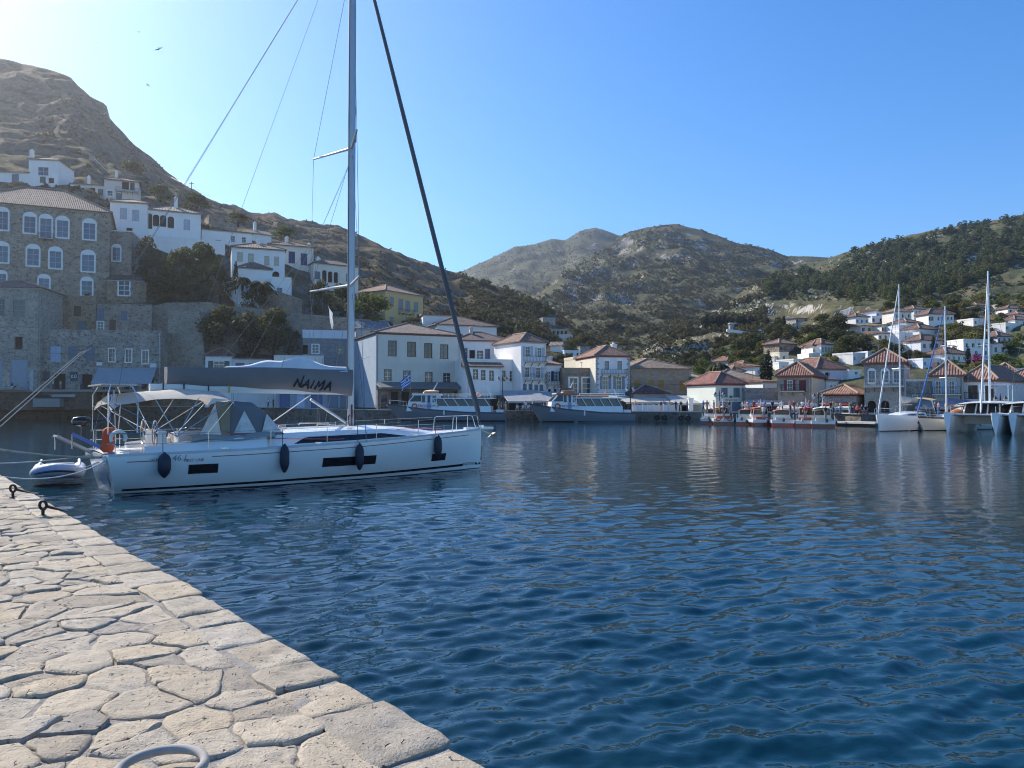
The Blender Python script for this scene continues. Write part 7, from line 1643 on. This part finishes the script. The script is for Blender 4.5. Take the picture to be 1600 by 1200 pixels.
# closed parasols
def parasol(px, yt, D, label, c=(.62,.58,.50)):
    g = pt(px, yt, D); h = g.z-1.4; o = thing('closed_parasol', label, 'parasol', (g.x,g.y,1.4), 0, 'closed parasols behind the water taxis')
    m = MB(); m.tube([(0,0,0),(0,0,h)], .035, 6); m.build('pole', plain((.5,.45,.38)), o); m = MB(); secs = []
    for z, r in ((1.1,.10),(1.25,.24),(h*.6,.20),(h*.85,.10),(h,.02)): secs.append([((r*(1+.25*math.cos(4*q)))*math.cos(q),(r*(1+.25*math.cos(4*q)))*math.sin(q),z) for q in np.linspace(0,2*math.pi,17)[:-1]])
    m.loft(secs, True, True); m.build('canopy', canvas(c,.15), o, smooth=60); m = MB(); m.lathe([(.3,0),(.28,.08),(.05,.1)], 8); m.build('base', plain((.2,.2,.2)), o)
for px, yt, lab in ((1160,627,'closed pale parasol beside the white and red cabin roof'),(1189,627,'closed pale parasol in front of the cafe windows'),(1218,628,'closed pale parasol under the red shuttered balcony'),(1246,629,'closed pale parasol at the peaked water taxi roof'),(1275,630,'closed pale parasol next to the tallest water taxi'),(1306,630,'closed white parasol standing alone on the pontoon side')): parasol(px, yt, 104, lab)
parasol(512, 609, 146, 'closed green parasol in front of the blue doors behind the boom', (.03,.10,.09))
# lettering, signs, shop things
def wall_text(body, px, py, D, size, c, yaw=0, par=None, name='lettering', label=None, cat='sign', shear=0, backing=None):
    g = pt(px, py, D); v, f = text2d(body, size, shear); m = MB(); m.add([(p[0],0,p[1]) for p in v], f); o = m.build(name, plain(c,.6), None, fix=False); o.location = g; o.rotation_euler = (0,0,yaw)
    if label: tag(o, label, cat)
    return o
def sign(body, px, py, D, w, h, cb, ct, size, label, vertical=False):
    g = pt(px, py, D); o = thing('shop_sign', label, 'sign', g); m = MB(); m.box(-w/2,0,-h/2,w/2,.06,h/2); m.build('board', plain(cb,.5), o)
    if body:
        items = [(ch, 0, h/2-h*(i+.6)/len(body)) for i, ch in enumerate(body)] if vertical else [(body,0,0)]
        m = MB()
        for t, x, z in items: v, f = text2d(t, size); m.add([(x+p[0],-.02,z+p[1]) for p in v], f)
        m.build('lettering', plain(ct,.5), o, fix=False)
    return o
sign('\u03b5\u03cd', 115.5, 588, 139.2, 1.35, 1.7, (.035,.05,.075), (.75,.75,.75), 1.0, 'dark blue sign with two white letters between the shop doors')
sign('', 72, 588, 139.2, 1.2, 1.6, (.05,.035,.05), (.5,.5,.5), .5, 'dark framed poster board beside the first shop door')
sign('', 155, 568.5, 139.2, 1.0, .6, (.70,.70,.68), (0,0,0), .3, 'small white plate at the corner of the grey awning')
sign('', 239, 571, 141.5, 1.2, .75, (.62,.64,.66), (0,0,0), .3, 'small white plate near the end of the stone shop row')
m = MB(); P = [[(.28*math.sin(i*1.3)*.3+x, .05*math.sin(i), 3.6-i*.24) for x in (-.3,.3)] for i in range(16)]; m.loft(P); o = m.build('shop_banner', canvas((.50,.55,.58),.2), None); g = pt(49,610,137); o.location = g; tag(o, 'tall pale vertical banner hanging beside the grey door', 'banner')
sl_ = shop2; 
m = MB(); lr = random.Random(2); zc_ = pt(1142,625,122).z-1.5      # too small to read in the photograph: a row of dark letter strokes
for i_ in range(11):
    x_ = shop2f.w*.52+(i_-5)*.2
    m.box(x_,-.03,zc_-.14,x_+.045,-.005,zc_+.14)
    if i_ % 3: m.box(x_+.047,-.03,zc_+(.09 if i_ % 2 else -.14),x_+.13,-.005,zc_+(.14 if i_ % 2 else -.09))
m.build('lettering', plain((.05,.07,.07),.6), shop2, fix=False)
m = MB(); m.lathe([(.02,0),(.25,.05),(.25,.3),(.02,.35)], 8, (shop2f.w*.52,-.05,pt(1142,621.5,122).z-1.5)); m.build('emblem', plain((.06,.08,.08),.6), shop2)
# ---- people
def person_mesh(seed, pose='stand'):
    r = random.Random(seed); bm = bmesh.new(); sk = bm.verts.layers.skin.verify()
    st = r.uniform(.0,.16) if pose == 'walk' else .03
    if pose == 'sit': J = {'pel':(0,0,.50),'che':(0,.03,.98),'nec':(0,.02,1.12),'hea':(0,-.02,1.24),'top':(0,-.02,1.36),'kl':(-.12,-.42,.52),'fl':(-.12,-.45,.06),'tl':(-.12,-.6,.03),'kr':(.12,-.42,.52),'fr':(.12,-.42,.06),'tr':(.12,-.57,.03),'sl':(-.2,.03,1.02),'el':(-.26,-.05,.76),'hl':(-.16,-.3,.66),'sr':(.2,.03,1.02),'er':(.26,-.05,.76),'hr':(.14,-.28,.68)}
    else: J = {'pel':(0,0,.92),'che':(0,.01,1.32),'nec':(0,0,1.48),'hea':(0,-.02,1.60),'top':(0,-.01,1.73),'kl':(-.1,-st,.5),'fl':(-.1,-st*.6,.07),'tl':(-.1,-st*.6-.15,.03),'kr':(.1,st*.6,.5),'fr':(.1,st*1.6,.09),'tr':(.1,st*1.6-.14,.03),'sl':(-.2,0,1.38),'el':(-.25,.02,1.12),'hl':(-.24,-.1-r.uniform(0,.2),.88),'sr':(.2,0,1.38),'er':(.25,.03,1.12),'hr':(.25,-.06-r.uniform(0,.2),.86)}
    rad = {'pel':.15,'che':.16,'nec':.06,'hea':.10,'top':.08,'kl':.075,'fl':.05,'tl':.04,'kr':.075,'fr':.05,'tr':.04,'sl':.07,'el':.05,'hl':.04,'sr':.07,'er':.05,'hr':.04}
    E = [('pel','che'),('che','nec'),('nec','hea'),('hea','top'),('pel','kl'),('kl','fl'),('fl','tl'),('pel','kr'),('kr','fr'),('fr','tr'),('che','sl'),('sl','el'),('el','hl'),('che','sr'),('sr','er'),('er','hr')]
    vs = {}
    for k, p in J.items(): v = bm.verts.new(p); v[sk].radius = (rad[k],rad[k]*(.75 if k in ('che','pel') else 1)); v[sk].use_root = (k == 'pel'); vs[k] = v
    for a, b in E: bm.edges.new((vs[a],vs[b]))
    me = bpy.data.meshes.new('person'); bm.to_mesh(me); bm.free(); o = bpy.data.objects.new('person', me); COL.objects.link(o); o.modifiers.new('skin','SKIN'); o.modifiers.new('sub','SUBSURF').levels = 1
    dg = bpy.context.evaluated_depsgraph_get(); dg.update(); m2 = bpy.data.meshes.new_from_object(o.evaluated_get(dg)); bpy.data.objects.remove(o)
    hip = .98 if pose != 'sit' else .62; sh_z = 1.44 if pose != 'sit' else 1.08
    for k in range(4): m2.materials.append(None)
    idx = []
    for p in m2.polygons:
        c = p.center; idx.append(3 if c.z > sh_z+.2 or (c.z > sh_z+.1 and c.y > .02) else 2 if c.z > sh_z-.0 and abs(c.x) < .14 or (abs(c.x) > .21 and c.z < sh_z-.2 and c.z > .6) else 0 if c.z > hip else 1 if c.z > .12 else 3)
    m2.polygons.foreach_set('material_index', idx); smooth_mesh(m2, 80); return m2
PM = {(p, i): person_mesh(i*7+1, p) for p in ('stand','walk','sit') for i in range(2)}
CLO = {'white':(.65,.65,.65),'navy':(.03,.04,.10),'blue':(.06,.14,.36),'red':(.42,.05,.04),'black':(.02,.02,.022),'tan':(.42,.34,.24),'pink':(.55,.28,.28),'green':(.08,.16,.09),'grey':(.25,.26,.27)}
prs = random.Random(13)
def person(px, D, z, pose, top, bot, label, rz=None):
    me = PM[(pose, prs.randrange(2))].copy(); skin = plain(prs.choice(((.45,.28,.20),(.36,.22,.15))),.6); hair = plain(prs.choice(((.03,.02,.015),(.08,.05,.03),(.18,.12,.06))),.7)
    for i, m_ in enumerate((plain(CLO[top],.8), plain(CLO[bot],.8), skin, hair)): me.materials[i] = m_
    o = link('person', me); g = pt(px, 640, D); o.location = (g.x, g.y, z); o.rotation_euler = (0,0,prs.uniform(-1,1) if rz is None else rz); return tag(o, label, 'person', 'people along the waterfront')
m = MB(); m.box(-1.2,-.25,0,1.2,.25,.45); o = m.build('stone_bench', plaster((.35,.33,.3)), None); g = pt(22,610,136.3); o.location = (g.x,g.y,5.25); tag(o, 'low stone bench below the grey doors of the corner house', 'bench')
person(18,136.2,5.25,'sit','navy','white','person in navy sitting beside the grey door of the corner house'); person(25.5,136.2,5.25,'sit','tan','black','person in tan sitting next to the one in navy')
person(126,137.5,5.2,'stand','blue','navy','person in blue standing outside the second shop door'); person(94,137.6,5.2,'stand','tan','grey','person in tan inside the first shop doorway')
person(427,144.5,2.0,'walk','navy','black','person in dark clothes walking behind the boom'); person(419,144.8,2.0,'walk','white','navy','person in white walking ahead of the one in dark clothes')
for px, D, z, ps, tp, bt, lab in [(1099,118,1.5,'stand','blue','navy','person in blue standing under the small cream awning'),(1056,121,1.5,'stand','navy','black','person in navy at the edge of the taverna screens'),(1064,121.5,1.5,'walk','black','grey','person in black walking past the white pillar'),
 (1074,121,1.5,'stand','grey','navy','person in grey beside the white pillar'),(1008,126,1.5,'sit','red','navy','person in red sitting at a taverna table'),(1022,126,1.5,'sit','white','navy','person in white sitting at a taverna table'),(1036,126,1.5,'sit','black','grey','person in black sitting under the taverna canopy'),
 (1046,125,1.5,'stand','tan','black','person in tan serving under the taverna canopy'),(1178,103,1.5,'stand','red','black','person in red standing between two water taxis'),(1207,101,1.5,'stand','black','navy','person in black behind the slatted water taxi'),(1235,99,1.5,'stand','pink','navy','person in pink behind the low bright red taxi'),
 (1241,99,1.5,'stand','red','grey','person in red next to the one in pink'),(1270,97,1.4,'walk','white','navy','person in white walking behind the peaked taxi'),(1298,96,1.4,'stand','black','black','person in black at the tallest water taxi'),(1302,96.5,1.4,'walk','tan','navy','person in tan walking from the tallest water taxi'),
 (848,124,1.5,'stand','navy','tan','person in navy near the large pale awning'),(856,124.5,1.5,'walk','red','black','person in red walking near the large pale awning'),(835,127,1.5,'sit','white','black','person in white seated under the large pale awning'),(818,127,1.5,'sit','blue','grey','person in blue seated under the large pale awning'),
 (1168,112,1.5,'walk','pink','white','person in pink outside the low stone cafe'),(1140,113,1.5,'stand','white','navy','person in white outside the pale green shop'),(1340,100,1.3,'sit','red','black','person in red seated by the arched stone house'),(1347,100,1.3,'sit','navy','grey','person in navy seated by the arched stone house'),
 (1353,99.5,1.3,'sit','black','navy','person in black seated by the arched stone house'),(198,137,5.2,'sit','white','navy','person in white sitting under the broad grey awning'),(214,137,5.2,'sit','pink','black','person in pink sitting under the broad grey awning'),(180,137.2,5.2,'stand','grey','navy','person in grey standing under the broad grey awning')]: person(px, D, z, ps, tp, bt, lab, prs.uniform(-1.2,1.2))
seen_ = set()
for place, xs, D, z, n_ in (('water taxis',(1098,1300),100,1.5,10),('lamp by the excursion boats',(760,835),125,1.5,5),('pontoon',(1308,1345),99,1.3,3),('shorter excursion boat stern',(990,1050),122,1.5,4),('grey stone shop row',(60,150),136.8,5.2,4),('pale shuttered house',(1455,1510),97,1.3,4)):
    for _ in range(n_):
        for _t in range(30):
            tp, bt = prs.choice(list(CLO)), prs.choice(('navy','black','tan','grey','white','blue'))
            if (place,tp,bt) not in seen_ and tp != bt: break
        seen_.add((place,tp,bt)); person(prs.uniform(*xs), D+prs.uniform(-1,1.5), z, prs.choice(('stand','walk','walk')), tp, bt, 'person in a %s top and %s trousers near the %s' % (tp,bt,place), prs.uniform(-2.5,2.5))
for px, D, tp, lab in ((1131,99,'navy','skipper in navy standing at the stern of the white ring buoy taxi'),(1193,94,'white','skipper in white on the orange slatted water taxi'),(1258,89,'red','skipper in red on the peaked water taxi'),(1290,87,'black','skipper in black on the tallest water taxi')): person(px, D, .85, 'stand', tp, 'grey', lab)
# ---- chairs and tables of the tavernas
def chair(par_loc, rz, c, label):
    o = thing('cafe_chair', label, 'chair', par_loc, rz, 'cafe chairs along the quay'); mt = plain(c,.6)
    m = MB(); m.box(-.22,-.22,.43,.22,.22,.47); m.build('seat', mt, o); m = MB(); m.box(-.22,.2,.5,.22,.24,.95); m.build('backrest', mt, o)
    for x in (-.2,.2):
        for y in (-.2,.2): m = MB(); m.box(x-.025,y-.025,0,x+.025,y+.025,.43 if y < 0 else .95); m.build('leg', mt, o)
    return o
def table(loc, label, c=(.6,.58,.54)):
    o = thing('cafe_table', label, 'table', loc, 0, 'cafe tables along the quay'); m = MB(); m.box(-.45,-.45,.72,.45,.45,.76); m.build('tabletop', plain(c,.6), o); m = MB(); m.tube([(0,0,0),(0,0,.72)], .05, 6); m.build('pedestal', plain((.15,.15,.15)), o); return o
cpt = {}
ctab = [(808+i*8.5,125.5,1.5,(.70,.70,.70),'white cafe chair under the large pale grey awning') for i in range(8)]+[(1000+i*9,126.3,1.5,(.30,.22,.14),'brown cafe chair inside the taverna') for i in range(6)]+[(165+i*13,136.5,5.2,(.45,.45,.46),'grey cafe chair under the broad grey awning') for i in range(6)]+[(1336+i*6,100.6,1.3,(.20,.08,.05),'dark red cafe chair beside the arched stone house') for i in range(4)]
for px, D, z, c, lab in ctab:
    g = pt(px, 640, D); loc = (g.x,g.y+prs.uniform(-.3,.3),z); rz = prs.uniform(-.9,.9)
    if c not in cpt: cpt[c] = chair(loc, rz, c, lab); ct_ = {}
    else:
        src = cpt[c]; o = src.copy(); COL.objects.link(o); o.location = loc; o.rotation_euler = (0,0,rz)
        for ch in src.children: k = ch.copy(); COL.objects.link(k); k.parent = o
for px, D, z, lab in ((812,125,1.5,'cafe table under the large pale grey awning nearest the lamp'),(830,125,1.5,'middle cafe table under the large pale grey awning'),(848,125,1.5,'cafe table under the pale awning nearest the shorter excursion boat'),(1012,126,1.5,'taverna table nearest the lamp'),(1030,126,1.5,'taverna table under the dark red roof'),(188,136,5.2,'first table under the broad grey awning'),(220,136,5.2,'second table under the broad grey awning')):
    g = pt(px,640,D); table((g.x,g.y,z), lab)
# ---- boats and gear on the lower landing
def rowboat(loc, rz, L, c, label, flip=False):
    o = thing('rowing_boat', label, 'rowing boat', loc, rz, 'small boats on the lower landing'); m = MB(); secs = []
    for t in np.linspace(0,1,9): x = L*(t-.5); b = .62*math.sin(math.pi*min(.97,.22+t*.78))**.7; secs.append([(x,-b,.5+.1*t),(x,-b*.8,.15),(x,0,.02),(x,b*.8,.15),(x,b,.5+.1*t)])
    m.loft(secs, caps=True); m.build('hull', plain(c,.5), o, smooth=40)
    for t in (.35,.6): m = MB(); m.box(L*(t-.5)-.12,-.5,.40,L*(t-.5)+.12,.5,.44); m.build('thwart', plain((.3,.22,.14),.7), o)
    m = MB(); m.tube([Vector(q[0])+Vector((0,0,.02)) for q in secs], .04, 5); m.tube([Vector(q[4])+Vector((0,0,.02)) for q in secs], .04, 5); m.build('gunwale', plain(mul(c,.6),.6), o); return o
for px, D, z, L, c, lab, rz in ((78,138.2,3.6,5.2,(.05,.045,.05),'long dark rowing boat stored at the foot of the shop terrace',0),(98,138.3,3.8,4.2,(.42,.44,.45),'pale rowing boat leaning behind the long dark one',.1),(88,141.5,2.2,4.0,(.38,.42,.45),'small grey boat on the edge of the lower landing',-.1),(118,141,2.2,3.4,(.28,.32,.36),'blue grey boat on the lower landing near the mooring rail',.3)):
    g = pt(px,640,D); rowboat((g.x,g.y-(.0),z-0.0), rz, L, c, lab)
m = MB(); m.box(-1.6,-1.2,0,3.2,1.0,1.5); o = m.build('landing_block', plaster((.30,.29,.27)), None); g = pt(80,640,138.9); o.location = (g.x-1,g.y,2.15); tag(o, 'grey stone landing step under the long dark rowing boat', 'step')
for i, px in enumerate((48,62)): m = MB(); m.box(0,0,0,1.5,.5,.55); m.box(0,.0,.58,1.5,.45,1.05); o = m.build('stone_block', plaster((.36,.37,.37)), None); g = pt(px,634,142); o.location = (g.x,g.y,2.2); tag(o, ('pale stone block pair on the landing edge farther from the mast','pale stone block pair on the landing edge nearer the mast')[i], 'stone block')
# ---- small motor boat behind the dinghy
mbt = rowboat((ground(140,657)+Vector((0,0,-.05))), R(15), 4.2, (.05,.06,.07), 'small dark open boat lying off the far landing behind the yacht stern'); mbt['group'] = 'small boats on the water'
# ---- tyres hung on the quay as fenders
for i, px in enumerate((838,847,1027,1038,1064,1075)):
    g = pt(px,655,126 if px < 900 else 120.0); m = MB(); m.torus((0,0,0),0.30,.13,'y',16,7); o = m.build('tyre', plain((.018,.018,.02),.8), None, smooth=True); D = np.interp(px,[e[0] for e in edge],[e[1] for e in edge]); q = pt(px,655,D-.35); o.location = (q.x,q.y,.55); tag(o, 'black tyre hung as a fender on the quay wall', 'tyre', 'tyres on the quay wall')
# ---- poles and wires on the slope, gulls
def pole(px, yt, yb, D, lab): a, b = pt(px,yb,D), pt(px,yt,D); o = thing('utility_pole', lab, 'pole', a); m = MB(); m.tube([(0,0,-1),(0,0,b.z-a.z)], .11, 7); m.build('post', bark((.10,.08,.065)), o); m = MB(); m.box(-.7,-.05,b.z-a.z-.6,.7,.05,b.z-a.z-.45); m.build('crossarm', bark((.10,.08,.065)), o); return o
pole(299,284,308,230,'wooden utility pole on the ridge above the white loggia wing'); pole(49,268,290,200,'dark utility pole in front of the square white tower house')
m = MB(); m.tube(sag(pt(268,277,260), pt(299,286,230), .6), .03, 4); m.tube(sag(pt(299,286,230), pt(330,306,330), 1), .03, 4); tag(m.build('power_line', plain((.05,.05,.05)), None), 'thin power line hanging from the ridge pole', 'cable')
def gull(px, py, D, span, bank, label, c):
    m = MB(); m.loft([[(.0+x,r*math.cos(q),r*math.sin(q)) for q in np.linspace(0,2*math.pi,7)[:-1]] for x, r in ((-.5,.02),(-.25,.07),(.05,.1),(.25,.07),(.42,.015))], True, True)
    for s_ in (-1,1): m.loft([[(x0,s_*y,z),(x1,s_*y,z-.01)] for y, x0, x1, z in ((.05,.2,-.12,.03),(.45,.22,-.1,.16),(.75,.1,-.12,.12),(1.05,-.12,-.2,.05))])
    m.add([(-.45,-.03,0),(-.45,.03,0),(-.68,.12,0),(-.68,-.12,0)], [(0,1,2,3)])
    o = m.build('gull', plain(c,.8), None, smooth=60); o.location = pt(px,py,D); o.scale = (span/2.1,)*3; o.rotation_euler = bank; tag(o, label, 'bird', 'gulls over the hill')
for a in ((217,50,75,.62,(.3,.1,.6),'pale gull gliding highest over the hill',(.5,.5,.5)),(248,77,60,.72,(-.6,.3,1.9),'dark gull banking with spread wings over the hill',(.10,.10,.10)),(153,67,80,.45,(.1,.2,.2),'tiny pale gull close to the bright sky',(.5,.5,.5)),(231,133,70,.8,(.2,.0,.1),'white gull gliding level beside the cliff top',(.7,.7,.7)),(180,180,85,.5,(.4,.2,.4),'small pale gull near the cliff edge',(.6,.6,.6))): gull(*a)
# ================================================================== the air over the harbour
hz = MB(); hz.box(-1300,-60,-3.6,1500,1900,460); ho_ = tag(hz.build('haze', None, None), 'thin pale sea haze filling the air', kind='stuff')
hm = bpy.data.materials.new('sea_haze'); hm.use_nodes = True; ht = hm.node_tree; ht.nodes.remove(ht.nodes['Principled BSDF'])
pv = ht.nodes.new('ShaderNodeVolumePrincipled'); pv.inputs['Color'].default_value = (.90,.93,.98,1); pv.inputs['Density'].default_value = .00017; pv.inputs['Anisotropy'].default_value = .72
ht.links.new(pv.outputs[0], ht.nodes['Material Output'].inputs['Volume']); ho_.data.materials.clear(); ho_.data.materials.append(hm)
